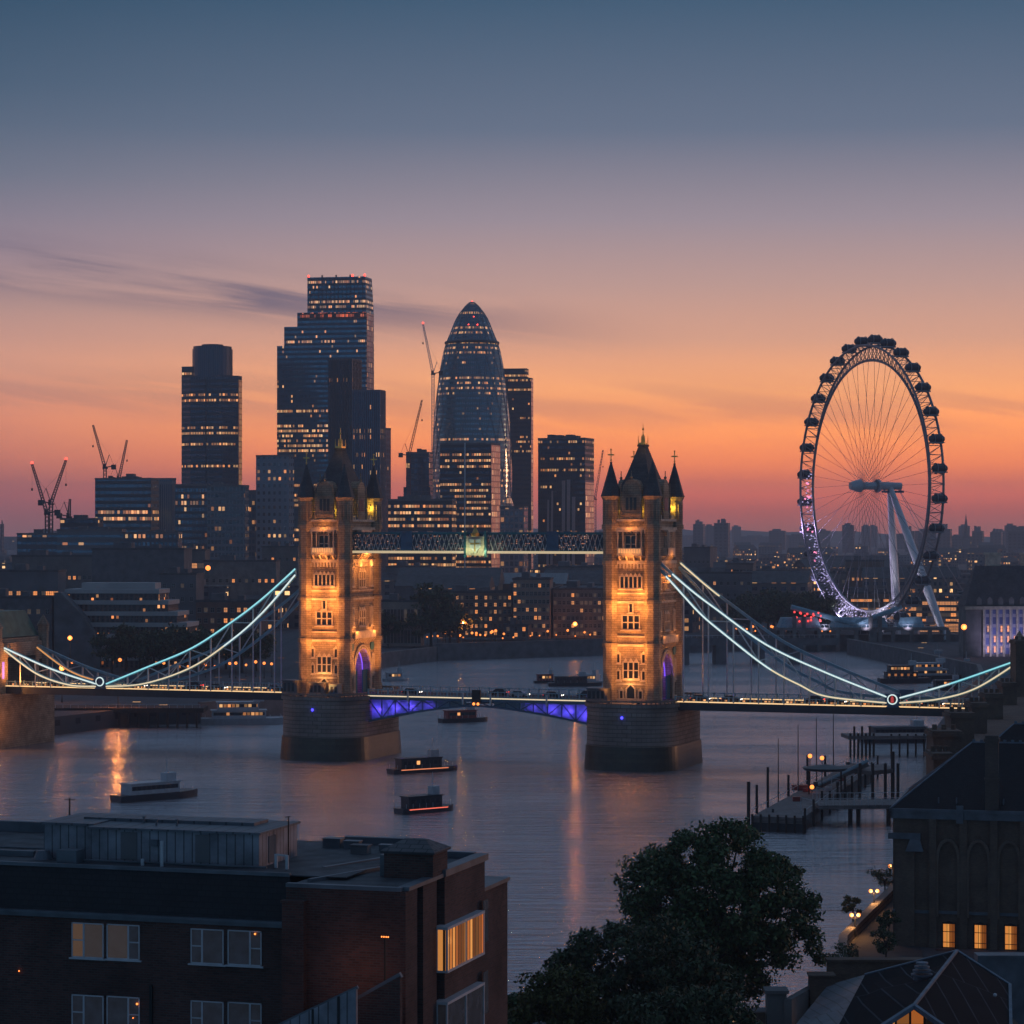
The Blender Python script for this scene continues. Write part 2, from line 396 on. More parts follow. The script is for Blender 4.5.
M['bus_red'] = mat('red_coach_paint', (.42,.03,.025), .3, var=.1, vs_=1)
M['car_dark'] = mat('dark_car_paint', (.03,.032,.04), .25, .3, var=.1, vs_=1)
M['car_silver'] = mat('silver_car_paint', (.35,.36,.38), .3, .5, var=.1, vs_=1)
M['tyre'] = mat('tyre_rubber', (.02,.02,.02), .85)
M['crane'] = mat('crane_steel', (.12,.10,.10), .5, .3)
M['crane_red'] = mat('red_crane_steel', (.25,.06,.05), .5, .2)

def leafmat(name, c):
    m, t = new_mat(name); b = t.nodes['Principled BSDF']
    gn = t.nodes.new('ShaderNodeNewGeometry'); cr = t.nodes.new('ShaderNodeValToRGB'); e = cr.color_ramp.elements
    e[0].color = (c[0]*.5, c[1]*.5, c[2]*.5, 1); e[1].color = (c[0]*1.6, c[1]*1.5, c[2]*1.3, 1)
    t.links.new(gn.outputs['Random Per Island'], cr.inputs[0]); t.links.new(cr.outputs[0], b.inputs['Base Color'])
    b.inputs['Roughness'].default_value = .6
    b.inputs['Specular IOR Level'].default_value = .25
    return m
M['leaf'] = leafmat('leaves', (.065,.105,.045)); M['leaf2'] = leafmat('yellowish_leaves', (.075,.085,.028)); M['leaf3'] = leafmat('dark_leaves', (.055,.08,.042))
# ================================================================== SETTING
# water: long smooth swell plus fine ripples
wm, t = new_mat('river_water'); b = t.nodes['Principled BSDF']
b.inputs['Base Color'].default_value = (.60, .57, .60, 1); b.inputs['Metallic'].default_value = .7; b.inputs['Roughness'].default_value = .13; b.inputs['IOR'].default_value = 1.33
tcn = t.nodes.new('ShaderNodeTexCoord')
def wn(sx_, sy_, scale, det, rot=0.0):
    mp = t.nodes.new('ShaderNodeMapping'); mp.inputs['Scale'].default_value = (sx_, sy_, 1); mp.inputs['Rotation'].default_value = (0, 0, rot)
    t.links.new(tcn.outputs['Object'], mp.inputs['Vector'])
    n = t.nodes.new('ShaderNodeTexNoise'); n.inputs['Scale'].default_value = scale; n.inputs['Detail'].default_value = det; n.inputs['Roughness'].default_value = .6
    t.links.new(mp.outputs[0], n.inputs['Vector']); return n.outputs[0]
b1 = t.nodes.new('ShaderNodeBump'); b1.inputs['Strength'].default_value = 1.0; b1.inputs['Distance'].default_value = .34
b2 = t.nodes.new('ShaderNodeBump'); b2.inputs['Strength'].default_value = 1.0; b2.inputs['Distance'].default_value = .8
b3 = t.nodes.new('ShaderNodeBump'); b3.inputs['Strength'].default_value = 1.0; b3.inputs['Distance'].default_value = .95
t.links.new(wn(.5, 1.7, 1.0, 3.0, .12), b1.inputs['Height']); t.links.new(wn(.5, 2.2, .09, 2.0, -.1), b2.inputs['Height']); t.links.new(wn(.35, 2.0, .30, 3.0, .06), b3.inputs['Height'])
t.links.new(b2.outputs[0], b3.inputs['Normal']); t.links.new(b3.outputs[0], b1.inputs['Normal']); t.links.new(b1.outputs[0], b.inputs['Normal'])
rr = t.nodes.new('ShaderNodeMapRange'); t.links.new(wn(1, 3.0, .012, 3.0, .15), rr.inputs[0]); rr.inputs[1].default_value = .35; rr.inputs[2].default_value = .65
rr.inputs[3].default_value = .06; rr.inputs[4].default_value = .17; t.links.new(rr.outputs[0], b.inputs['Roughness'])
w = MB().add([(-3000,-200,0),(3000,-200,0),(3000,3000,0),(-3000,3000,0)], [(0,1,2,3)]).build('water', wm); tag(w, kind='structure')

M['ground'] = facade('city_ground', (.08,.083,.09), (.02,.02,.025), 9, 6, .25, .25, 3, .04, .0, 2, es=2.2, fr=.95, gr=.9)  # city lights put into the ground colour as small glowing cells
def slab(name, pts, z0, z1, m):
    mb = MB().prism(pts, z0, z1)
    return tag(mb.build(name, m), kind='structure')
# far bank of the river: one sheet out to the horizon
shore = [(-900, 640), (-125, 640), (-100, 693), (-84, 700), (-60, 745), (-56, 850), (-49, 985), (-30, 1035), (42, 1085), (100, 1120), (240, 1130), (330, 1115), (1200, 1115)]
slab('city_ground', shore + [(9000, 12000), (-9000, 12000)], -.6, 4.6, M['ground'])
# right bank, from the promenade past the bridge to the bend
rb = [(33, 262), (38, 300), (50, 342), (66, 420), (96, 600), (118, 700), (150, 830), (158, 880), (150, 1000), (141, 1090), (150, 1118), (900, 1118), (900, 200), (33, 200)]
slab('right_bank_ground', rb, -.6, 4.0, M['ground'])
slab('near_bank_ground', [(-300, 60), (-300, 244), (-20, 252), (10, 262), (33, 262), (33, 200), (300, 200), (300, 60)], -.6, 3.9, M['ground'])
slab('promenade', [(34.3, 262), (39, 300), (51.0, 342), (67, 420), (80, 420), (60, 342), (47, 300), (43, 262)], 3.8, 4.15, M['asphalt'])

def wall_run(pts, z0, z1, th, m, name, label, cat, cap=.25):
    """an embankment wall following points, with a coping"""
    mb = MB(); cp = MB()
    for (xa, ya), (xb, yb) in zip(pts, pts[1:]):
        dx, dy = xb-xa, yb-ya; l = math.hypot(dx, dy); nx, ny = -dy/l*th/2, dx/l*th/2
        q = [(xa+nx, ya+ny), (xa-nx, ya-ny), (xb-nx, yb-ny), (xb+nx, yb+ny)]
        mb.prism(q[::-1], z0, z1)
        k = 1.25
        q = [(xa+nx*k, ya+ny*k), (xa-nx*k, ya-ny*k), (xb-nx*k, yb-ny*k), (xb+nx*k, yb+ny*k)]
        cp.prism(q[::-1], z1, z1+cap)
    o = mb.build(name, m); tag(o, label, cat)
    cp.build('coping', M['concrete'], o)
    return o
wall_run([(33.2, 262), (38.2, 300), (50.2, 342), (66.2, 420), (96.2, 600)], -.5, 5.0, .8, M['pier'], 'embankment_wall', 'long stone river wall beside the promenade in front of the arched brick building', 'wall')
wall_run([(118, 700), (150, 830), (158, 880), (150, 1000), (141, 1090)], -.5, 6.2, 1.2, M['concrete_dark'], 'embankment_wall', 'curving dark embankment wall leading to the big wheel', 'wall')
wall_run([(-84, 700), (-60, 745), (-56, 850), (-49, 985), (-30, 1035)], -.5, 5.4, 1.2, M['concrete_dark'], 'embankment_wall', 'dark river wall below the dark riverside trees in the middle', 'wall')
wall_run([(-30, 1034), (42, 1084), (100, 1119), (240, 1129), (330, 1114)], -.5, 6.6, 1.5, M['concrete_dark'], 'embankment_wall', 'low black quay wall beyond the river between the two bridge towers', 'wall')
# timber wharf on the left, under the bridge deck
wh = empty('timber_wharf', (-100, 690, 0), 0, 'long dark timber wharf on piles under the left span', 'wharf')
MB().box(-42, 19, -7, 3, 4.0, 5.2).build('deck', M['rust'], wh)
pile_me = MB().bar((0, 0, -.5), (0, 0, 4.2), .32, n=6).mesh('pile', M['rust'])
for i in range(24): link('pile', pile_me, wh, (-41.5+i*2.55, -6.6, 0))
mb = MB()
for i in range(31): mb.bar((-42+i*2, -6.8, 5.2), (-42+i*2, -6.8, 6.2), .06)
mb.bar((-42,-6.8,6.2), (18,-6.8,6.2), .06).build('railing', M['white_steel'], wh)

# ================================================================== BRIDGE
BO = Vector((29.0, 575.0, 0)); BA = R(-20)
U = Vector((math.cos(BA), math.sin(BA), 0)); VV = Vector((-math.sin(BA), math.cos(BA), 0))   # VV points away from the camera
def bp(px, py, yo):
    """bridge-plane coordinates (x along the bridge, z) of an image point at offset yo across the bridge"""
    dr = Vector(((px-512)/F, 1.0, (HOR-py)/F)); o = Vector((0, 0, CAM_H)) - BO
    s = (yo - o.dot(VV)) / dr.dot(VV)
    q = o + dr*s
    return q.dot(U), q.z
bridge = empty('bascule_bridge', BO, BA, 'long lit Gothic bridge with two stone towers and glowing suspension chains over the river', 'bridge')
TX = -73.0          # the other tower
DZ = 14.6

# ---- tower
HX, HY = 5.3, 8.9
tw = MB()
# lower stage with the road arch through it (along x)
tw.box(-HX, HX, -HY, -4.3, 14.4, 27)
tw.box(-HX, HX, 4.3, HY, 14.4, 27)
arc = [(4.3*math.cos(a), 19.6 + 5.2*math.sin(a)) for a in [math.pi*i/10 for i in range(11)]]
for s in range(10):
    (ya, za), (yb, zb) = arc[s], arc[s+1]
    tw.add([(-HX,ya,za),(-HX,yb,zb),(-HX,yb,27),(-HX,ya,27),(HX,ya,za),(HX,yb,zb),(HX,yb,27),(HX,ya,27)],
           [(0,1,2,3),(4,7,6,5),(0,4,5,1),(2,6,7,3)])
tw.box(-HX, HX, -HY, HY, 27, 52.2)
# inset upper stage and parapet
tw.box(-HX+.25, HX-.25, -HY+.25, HY-.25, 52.2, 54.2)
tw.box(-3.9, 3.9, -7.2, 7.2, 54.2, 60.3)
tower = tw.build('stone_tower', M['stone'], bridge)
tower['label'] = 'right-hand stone tower, seen whole against the orange sky'
tr = MB()
for z, h, o_ in ((14.4, .9, .5), (18.2, .35, .25), (26.6, .5, .35), (28.6, .35, .2), (36.0, .5, .35), (38.0, .3, .2), (44.6, .7, .45), (46.0, .3, .2), (52.0, .6, .5), (53.9, .5, .35)):
    if z < 26:
        tr.box(-HX-o_, HX+o_, -HY-o_, -4.6, z, z+h); tr.box(-HX-o_, HX+o_, 4.6, HY+o_, z, z+h)
    else: tr.box(-HX-o_, HX+o_, -HY-o_, HY+o_, z, z+h)
# little corbel table below the cornice, battlements above
for i in range(11):
    x = -4.0 + i*.8; tr.box(x-.2, x+.2, -HY-.4, -HY, 43.6, 44.6); tr.box(x-.2, x+.2, -HY-.42, -HY, 51.2, 52.0)
for i in range(17):
    y = -7.2 + i*.9; tr.box(HX, HX+.4, y-.2, y+.2, 43.6, 44.6); tr.box(-HX-.4, -HX, y-.2, y+.2, 43.6, 44.6)
for i in range(6):
    x = -3.2 + i*1.28
    if abs(x) > 2.3: tr.box(x-.35, x+.35, -HY+.1, -HY+.5, 54.2, 55.3)
for i in range(9):
    y = -6.4 + i*1.6
    if abs(y) > 2.6: tr.box(HX-.5, HX-.1, y-.4, y+.4, 54.2, 55.3)
tr.build('string_course', M['stone_trim'], tower)
# turrets: four octagonal shafts with cones, one object each
tu = MB().ng(0, 0, 1.95, 14.4, 16.4, 8, 1.95).ng(0, 0, 1.75, 16.4, 52.2)
for z in (26.4, 35.8, 44.4): tu.ng(0, 0, 2.0, z, z+.9)
tu.ng(0, 0, 2.05, 52.2, 53.2).ng(0, 0, 1.85, 53.2, 58.6).ng(0, 0, 1.85, 58.6, 59.4, r1=2.25)
for k in range(8):
    a = 2*math.pi*k/8; c, s = math.cos(a), math.sin(a)
    tu.bar((1.78*c, 1.78*s, 54.2), (1.78*c, 1.78*s, 57.8), .16, n=4)
tme = tu.mesh('turret', M['stone'])
cone = MB().ng(0, 0, 2.3, 59.4, 59.9, 8, 2.1).ng(0, 0, 2.1, 59.9, 66.6, 8, .22).ball((0,0,66.7), .3)
cme = cone.mesh('turret_roof', M['slate'])
crs = MB().bar((0,0,66.6), (0,0,69.5), .14).box(-.6, .6, -.1, .1, 68.3, 68.6).ball((0,0,67.3), .22).ball((0,0,69.6), .2).ball((.6,0,68.45), .16).ball((-.6,0,68.45), .16)
crme = crs.mesh('cross_finial', M['gold'])
for x in (-4.75, 4.75):
    for y in (-8.4, 8.4):
        link('turret', tme, tower, (x, y, 0)); link('turret_roof', cme, tower, (x, y, 0))
        if not (x > 0 and y < 0): link('cross_finial', crme, tower, (x, y, 0), R(20))
# steep main roof with gilded crown
rf = MB().frus(-3.6, 3.6, -6.4, 6.4, 59.9, -3.9, 3.9, -6.9, 6.9, 60.4).frus(-3.75, 3.75, -6.6, 6.6, 60.4, -2.5, 2.5, -4.2, 4.2, 64.2).frus(-2.5, 2.5, -4.2, 4.2, 64.2, -.75, .75, -1.2, 1.2, 70.4)
rf.box(-.95, .95, -1.4, 1.4, 70.4, 70.9)
rf.build('main_roof', M['slate'], tower)
cw_ = MB().box(-.8, .8, -1.2, 1.2, 70.9, 71.3)
for x in (-.75, 0, .75):
    for y in (-1.15, 1.15): cw_.bar((x, y, 71.3), (x, y, 72.9), .12, .04)
cw_.ng(0, 0, .5, 71.3, 73.1, 6, .2).bar((0,0,73), (0,0,75.6), .13, .05).ball((0,0,74.3), .26)
cw_.build('roof_crown', M['gold'], tower)
# gabled dormers on the four sides
def dormer(w_, d0, d1):
    mb = MB()
    pts = [(-w_, 54.2), (w_, 54.2), (w_, 60.2)] + [(w_*math.cos(a), 60.2 + 3.0*math.sin(a)) for a in (.5, 1.0, math.pi/2, math.pi-1.0, math.pi-.5)] + [(-w_, 60.2)]
    mb.ext(pts, 'y', d0, d1, 0)
    mb.bar((-w_-.2, d0-.1, 54), (-w_-.2, d0-.1, 62.3), .28, .1, 6).bar((w_+.2, d0-.1, 54), (w_+.2, d0-.1, 62.3), .28, .1, 6)
    mb.ball((0, d0+.2, 63.5), .35); mb.bar((0, d0+.2, 63.2), (0, d0+.2, 65.0), .12)
    for x in (-.9, 0, .9): mb.box(x-.32, x+.32, d0-.06, d0+.02, 56.3, 59.1, 1)
    mb.box(-w_-.1, w_+.1, d0-.15, d0, 55.3, 55.7)
    mb.box(-w_+.1, w_-.1, d0-.12, d0, 59.5, 59.8)
    return mb.mesh('dormer', [M['stone'], M['darkglass']])
d1_ = dormer(2.1, -8.9, -3.0)
link('dormer', d1_, tower); link('dormer', d1_, tower, (0,0,0), math.pi)
d2_ = dormer(2.3, -5.3, -1.0)
link('dormer', d2_, tower, (0,0,0), math.pi/2); link('dormer', d2_, tower, (0,0,0), -math.pi/2)
# windows, built facing -y at the origin then turned
def gwin(w_, h_, n, rows=1, arched=False, glass=1, fr=.28):
    mb = MB()
    mb.box(-w_/2, w_/2, -.06, 0, 0, h_, glass)
    for x in [-w_/2 + w_*i/n for i in range(n+1)]: mb.box(x-fr/2, x+fr/2, -.32, 0, 0, h_)
    for k in range(rows+1): mb.box(-w_/2-fr/2, w_/2+fr/2, -.28, 0, h_*k/rows-.11, h_*k/rows+.11)
    if arched:
        c = w_/n
        for i in range(n):
            xc = -w_/2 + c*(i+.5)
            mb.ext([(xc-c/2, h_), (xc+c/2, h_), (xc, h_+c*.7)], 'y', -.26, 0)
    mb.box(-w_/2-.35, w_/2+.35, -.45, 0, -.35, -.1)
    return mb.mesh('window', [M['stone_trim'], M['darkglass'], M['litglass']])
W3 = gwin(3.6, 3.6, 3, 2, True); WS = gwin(.95, 2.0, 1, 1, True); W3b = gwin(4.0, 3.1, 3, 2); W1 = gwin(1.3, 4.2, 2, 2, True); WL = gwin(1.5, 1.6, 2, 1, False, 2)
W5 = gwin(5.0, 2.6, 5, 1, True)
def put(me, side, h, z, out_=0.0, nm='window'):
    if side == 'f': return link(nm, me, tower, (h, -HY-out_, z))
    if side == 'r': return link(nm, me, tower, (HX+out_, h, z), math.pi/2)
    if side == 'l': return link(nm, me, tower, (-HX-out_, h, z), -math.pi/2)
put(W3, 'f', 0, 19.6); put(WS, 'f', -2.9, 23.0); put(WS, 'f', 2.9, 23.0); put(WS, 'f', -2.9, 19.3); put(WS, 'f', 2.9, 19.3)
put(W3b, 'f', 0, 30.3); put(WS, 'f', 0, 34.0)
put(W5, 'f', 0, 39.3)
put(WS, 'f', -2.2, 15.0); put(WS, 'f', 2.2, 15.0)
for sd_ in 'rl':
    for y in (-6.2, 6.2): put(W1, sd_, y, 19.0)
    for y in (-5.4, 5.4): put(W1, sd_, y, 30.0); put(W1, sd_, y, 39.2)
    put(W3, sd_, 0, 30.0); put(W3, sd_, 0, 38.9)
# doorway, oriels and the upper balcony
dw = MB().box(-.9, .9, -.1, 0, 0, 2.6, 1).ext([(-.9, 2.6), (.9, 2.6), (.5, 3.3), (0, 3.6), (-.5, 3.3)], 'y', -.1, 0, 1)
dw.box(-1.2, -.9, -.5, 0, 0, 2.8).box(.9, 1.2, -.5, 0, 0, 2.8).bar((-1.1,-.3,2.8), (0,-.3,4.0), .2).bar((1.1,-.3,2.8), (0,-.3,4.0), .2)
link('doorway', dw.mesh('doorway', [M['stone_trim'], M['darkglass']]), tower, (0, -HY, 14.5))
bc = MB().box(-2.9, 2.9, -1.3, 0, 0, .4).box(-2.9, 2.9, -1.3, -1.1, .4, 1.7).box(-2.9, -2.7, -1.3, 0, .4, 1.7).box(2.7, 2.9, -1.3, 0, .4, 1.7)
for x in (-2.4, -.8, .8, 2.4): bc.bar((x, 0, -1.3), (x, -1.1, 0), .22)
for x in (-2.7, -1.5, 1.5, 2.7): bc.bar((x, -1.15, 1.7), (x, -1.15, 5.2), .16, n=6)
bc.box(-2.95, 2.95, -1.35, 0, 5.2, 5.6)
bme = bc.mesh('balcony', [M['stone_trim']])
link('balcony', bme, tower, (0, -HY, 46.4)); link('balcony', bme, tower, (HX, 0, 46.4), math.pi/2)
uw = gwin(2.6, 3.8, 2, 2, False, 1); link('window', uw, tower, (0, -HY, 47.0)); link('window', uw, tower, (HX, 0, 47.0), math.pi/2)
lb = MB()
for i in range(9): lb.box(-2.5+i*.58, -2.5+i*.58+.4, -1.36, -1.31, .55, 1.5)
link('lit_panel', lb.mesh('lit_panel', M['led_amber']), tower, (0, -HY, 46.4))
# projecting oriel balcony over the road arch, teal road gates, violet lit vault
ob = MB().box(-6.0, 6.0, -1.1, 0, 0, .5).box(-6.0, 6.0, -1.1, -.9, .5, 1.6)
for i in range(9): ob.bar((-5.6+i*1.4, 0, -1.2), (-5.6+i*1.4, -1.0, 0), .22)
obm = ob.mesh('oriel_balcony', M['stone_trim'])
link('oriel_balcony', obm, tower, (HX, 0, 27.2), math.pi/2); link('oriel_balcony', obm, tower, (-HX, 0, 27.2), -math.pi/2)
# arch mouldings
am = MB()
for r_ in (4.45, 5.0):
    pts = [(r_*math.cos(a)*1.0, -.25, 19.6-DZ + (r_+.9)*math.sin(a)) for a in [math.pi*i/14 for i in range(15)]]
    am.path([(r_, -.25, 0)] + pts + [(-r_, -.25, 0)], .22)
amm = am.mesh('arch_moulding', M['stone_trim'])
link('arch_moulding', amm, tower, (HX, 0, DZ), math.pi/2); link('arch_moulding', amm, tower, (-HX, 0, DZ), -math.pi/2)
gt = MB().box(-1.3, 1.3, -.2, 0, 0, 5.2)
for i in range(5): gt.box(-1.25+i*.6, -1.17+i*.6, -.3, -.2, 0, 5.2)
gtm = gt.mesh('road_gate', mat('teal_gate_paint', (.03,.22,.26), .45, var=.15))
for y in (-2.9, 2.9): link('road_gate', gtm, tower, (HX-.6, y, DZ), math.pi/2)
vb = MB()
vb.path([(0, 4.05*math.cos(a), 19.5 + 4.9*math.sin(a)) for a in [math.pi*i/10 for i in range(11)]], .15)
vbm = vb.mesh('lit_vault_rib', M['purple_em'])
for k in range(4): link('lit_vault_rib', vbm, tower, (-4 + k*2.6, 0, 0))
sh = MB().ng(0, 0, 1.0, 0, .25, 14); shm = sh.mesh('shield', M['teal'])
for y in (-5.9, 5.9):
    o = link('shield', shm, tower, (HX, y, 25.2)); o.rotation_euler = (0, R(90), 0)

# floodlights (fixtures only at the front pier-top spots; the rest are bare lamps)
def spot(loc, tgt, w_, c, size=R(75), blend=.8, rad=.4, parent=None):
    l = bpy.data.lights.new('floodlight_lamp', 'SPOT'); l.energy = w_; l.color = c; l.spot_size = size; l.spot_blend = blend; l.shadow_soft_size = rad
    o = link('floodlight_lamp', l, parent, loc)
    o.rotation_euler = (Vector(loc) - Vector(tgt)).to_track_quat('Z', 'Y').to_euler()
    return o
def pt(loc, w_, c, rad=.4, parent=None):
    l = bpy.data.lights.new('lamp_light', 'POINT'); l.energy = w_; l.color = c; l.shadow_soft_size = rad
    return link('lamp_light', l, parent, loc)
FLC = (1.0, .33, .065)
fxm = MB().box(-.35, .35, -.25, .25, 0, .5).mesh('floodlight', M['lamppost'])
def tower_lights(cx, side):
    for dx in (-3.4, 3.4):
        spot((cx+dx, -14.8, 15.2), (cx+dx*.8, -HY, 27), 3400, FLC, R(100), 1.0, .5, bridge)
        spot((cx+dx*.6, -15.0, 15.2), (cx+dx*.6, -HY, 43), 27000, FLC, R(44), 1.0, .5, bridge)
        link('floodlight', fxm, bridge, (cx+dx, -14.5, 14.5))
    for z, e in ((27.6, 450), (36.6, 650)):
        for dx in (-2.6, 2.6): pt((cx+dx, -HY-2.2, z-1.6), e, FLC, .4, bridge)
    for dx in (-2.4, 2.4): pt((cx+dx, -HY-1.5, 38.2), 420, FLC, .5, bridge)
    pt((cx, -HY-1.6, 19.0), 300, (1,.42,.12), .3, bridge)
    for y in (-4.5, 4.5):
        spot((cx+HX+6.5, y*1.25, 15.6), (cx+HX, y*1.1, 33), side*2.3, FLC, R(85), 1.0, .3, bridge)
    for y in (-5, 5): pt((cx+HX+1.6, y, 29.0), side*.06, FLC, .4, bridge)
    pt((cx, 0, 21.5), 900, (.28,.10,1.0), .5, bridge)
    pt((cx+3.9, -5.4, 56.6), 120, (1,.62,.06), .15, bridge); pt((cx+4.9, 6.0, 57.0), 260, (1,.62,.06), .15, bridge)
    pt((cx-2.9, -8.0, 56.2), 70, (1,.66,.06), .12, bridge); pt((cx+2.8, -8.0, 56.2), 70, (1,.66,.06), .12, bridge)
    pt((cx+1.2, -3.0, 71.2), 50, (1,.5,.12), .1, bridge)
    pt((cx, -HY-2.4, 45.6), 300, FLC, .4, bridge); pt((cx+HX+2.2, 0, 46), side*.1, FLC, .4, bridge); pt((cx, -HY-1.8, 53.0), 260, FLC, .3, bridge)  # unseen uplights added to brighten the upper stage
tower_lights(0, 1300)
tower_lights(TX, 5200)
# bright lamps on the balconies
for (cx, y, z) in ((HX+1.4, -3.6, 41.8), (HX+1.4, -1.9, 42.0), (HX+1.4, -2.8, 40.7)):
    MB().ball((cx, y, z), .3).bar((cx-1.3, y, z-.2), (cx, y, z-.2), .06).build('balcony_lamp', M['lampglow'], bridge)
pt((HX+2.0, -2.8, 41.0), 300, FLC, .3, bridge)
for y in (-3.4, 2.6):
    MB().ball((TX+HX+1.3, y, 44.4), .36, sz=2.2).build('balcony_lamp', M['lampglow'], bridge)
    pt((TX+HX+2.0, y, 43.5), 420, FLC, .3, bridge)
# the other tower is a copy
t2 = copy_tree(tower, bridge, (TX, 0, 0)); t2['label'] = 'left-hand stone tower, in front of the dark glass skyscrapers'

# ---- piers
def stadium(hw, y0, y1, n=8, r=None):
    r = r or hw; pts = []
    for cx, cy, a0 in ((hw-r, y0+r, -90), (hw-r, y1-r, 0), (-hw+r, y1-r, 90), (-hw+r, y0+r, 180)):
        for i in range(n+1):
            a = R(a0 + 90*i/n); pts.append((cx + r*math.cos(a), cy + r*math.sin(a)))
    return pts
pr = MB().prism(stadium(10.2, -15.5, 17.0, 12, 8.0), 5.2, 13.6).prism(stadium(10.6, -15.9, 17.4, 12, 8.2), 13.6, 14.45)
pier = pr.build('pier', M['pier'], bridge, smooth=False)
MB().prism(stadium(10.75, -16.2, 17.7, 12, 8.3), -.6, 5.2, top=stadium(10.4, -15.8, 17.3, 12, 8.1)).build('tidal_plinth', M['algae'], pier)
ring = stadium(10.3, -15.6, 17.1, 12, 8.0)
for sg_ in (-1, 1):
    hf = sorted([q for q in ring if q[1]*sg_ > 7.8], key=lambda q: math.atan2(q[0], q[1]*sg_ - 7))
    pp = MB()
    for a_, b_ in zip(hf, hf[1:]):
        pp.bar((a_[0], a_[1], 15.0), (b_[0], b_[1], 15.0), .3)
        pp.bar((a_[0], a_[1], 14.45), (a_[0], a_[1], 15.3), .16)
    pp.build('parapet', M['pier'], pier)
bl = MB().ball((0,-15.62,11.5), .3).build('signal_lamp', emis('blue_lamp', (.05,.04,1,1), 4), pier)
p2 = copy_tree(pier, bridge, (TX, 0, 0))
# control cabins on the piers
def cabin(x, y, w_, d_, h_, m, lab):
    mb = MB().box(-w_/2, w_/2, -d_/2, d_/2, 0, h_).box(-w_/2-.2, w_/2+.2, -d_/2-.2, d_/2+.2, h_, h_+.25, 1)
    for i in range(int(w_)): mb.box(-w_/2+.25+i, -w_/2+.85+i, -d_/2-.04, -d_/2, .9, h_-.4, 2)
    o = mb.build('control_cabin', [m, M['lead'], M['darkglass']], bridge, (x, y, 14.46)); o['label'] = lab
cabin(-6.6, -11, 4.6, 3.2, 2.9, M['concrete_dark'], 'dark flat-roofed cabin'); cabin(TX, -12.2, 3.8, 2.0, 2.8, M['concrete'], 'pale flat-roofed cabin')
cabin(TX-7.0, -11, 3.6, 3.0, 3.2, M['concrete_dark'], 'dark cabin'); cabin(TX+4.2, -12.2, 2.0, 2.4, 2.6, M['blue_steel'], 'small blue cabin')

# ---- high walkways
M['led_dim'] = emis('soft_cream_light_strip', (1,.76,.42,1), .55)
M['walk_glass'] = facade('walkway_glazing', (.05,.09,.13), (.10,.11,.14), cw=.42, fh=.4, ww=.55, wh=.5, seed=4, pb=.30, pn=.0, thr=2, em=(1,.45,.25,1), es=.8)
for yo, lead in ((-4.6, True), (4.6, False)):
    x0, x1 = TX+HX, -HX
    wk = MB().box(x0, x1, -1.6, 1.6, 51.0, 51.5).box(x0, x1, -1.6, 1.6, 46.9, 47.4)
    wk.box(x0, x1, -1.3, 1.3, 47.4, 51.0, 1)
    wkw = wk.build('high_walkway', [M['teal'], M['walk_glass'] if lead else M['blue_steel']], bridge, (0, yo, 0))
    lt = MB(); n = 56; w_ = (x1-x0)/n
    for i in range(n):
        xa, xb = x0+i*w_, x0+(i+1)*w_
        lt.bar((xa,-1.5,47.4), (xb,-1.5,51), .09).bar((xa,-1.5,51), (xb,-1.5,47.4), .09)
    lt.build('lattice', M['white_steel'], wkw)
    for f_ in (.22, .78):
        xx = x0 + (x1-x0)*f_; MB().box(xx-1.4, xx+1.4, -1.75, 1.75, 46.8, 51.7).build('lattice_post', M['blue_steel'], wkw)
    MB().box(x0-.9, x1+.3, -1.95, -1.7, 46.75, 47.3).build('light_strip', M['led_dim'], wkw)
cx = (TX)/2 - .6
cr = MB().box(cx-2.4, cx+2.4, -.2, .3, 46.3, 50.6).box(cx-2.7, cx-2.2, -.35, .4, 45.9, 51.8, 1).box(cx+2.2, cx+2.7, -.35, .4, 45.9, 51.8, 1)
crest = cr.build('heraldic_crest', [M['stone_trim'], M['teal']], bridge, (0, -6.7, 0))
sh_ = MB().ext([(cx-1.3, 50), (cx-1.3, 48.3), (cx, 46.7), (cx+1.3, 48.3), (cx+1.3, 50)], 'y', -.45, -.2).box(cx-.15, cx+.15, -.55, -.45, 47.2, 49.8, 1).box(cx-1.1, cx+1.1, -.55, -.45, 48.8, 49.1, 1)
sh_.build('shield', [M['white_steel'], M['gold']], crest)
MB().ng(cx, -.1, .9, 50.6, 51.3, 8, 1.1).ng(cx, -.1, .8, 51.3, 52.4, 8, .25).ball((cx, -.1, 52.8), .35).build('crown', M['gold'], crest)
for x in (-1.7, 1.7): pt((cx+x, -8.8, 47.2), 170, (.9,1,.5), .15, bridge)

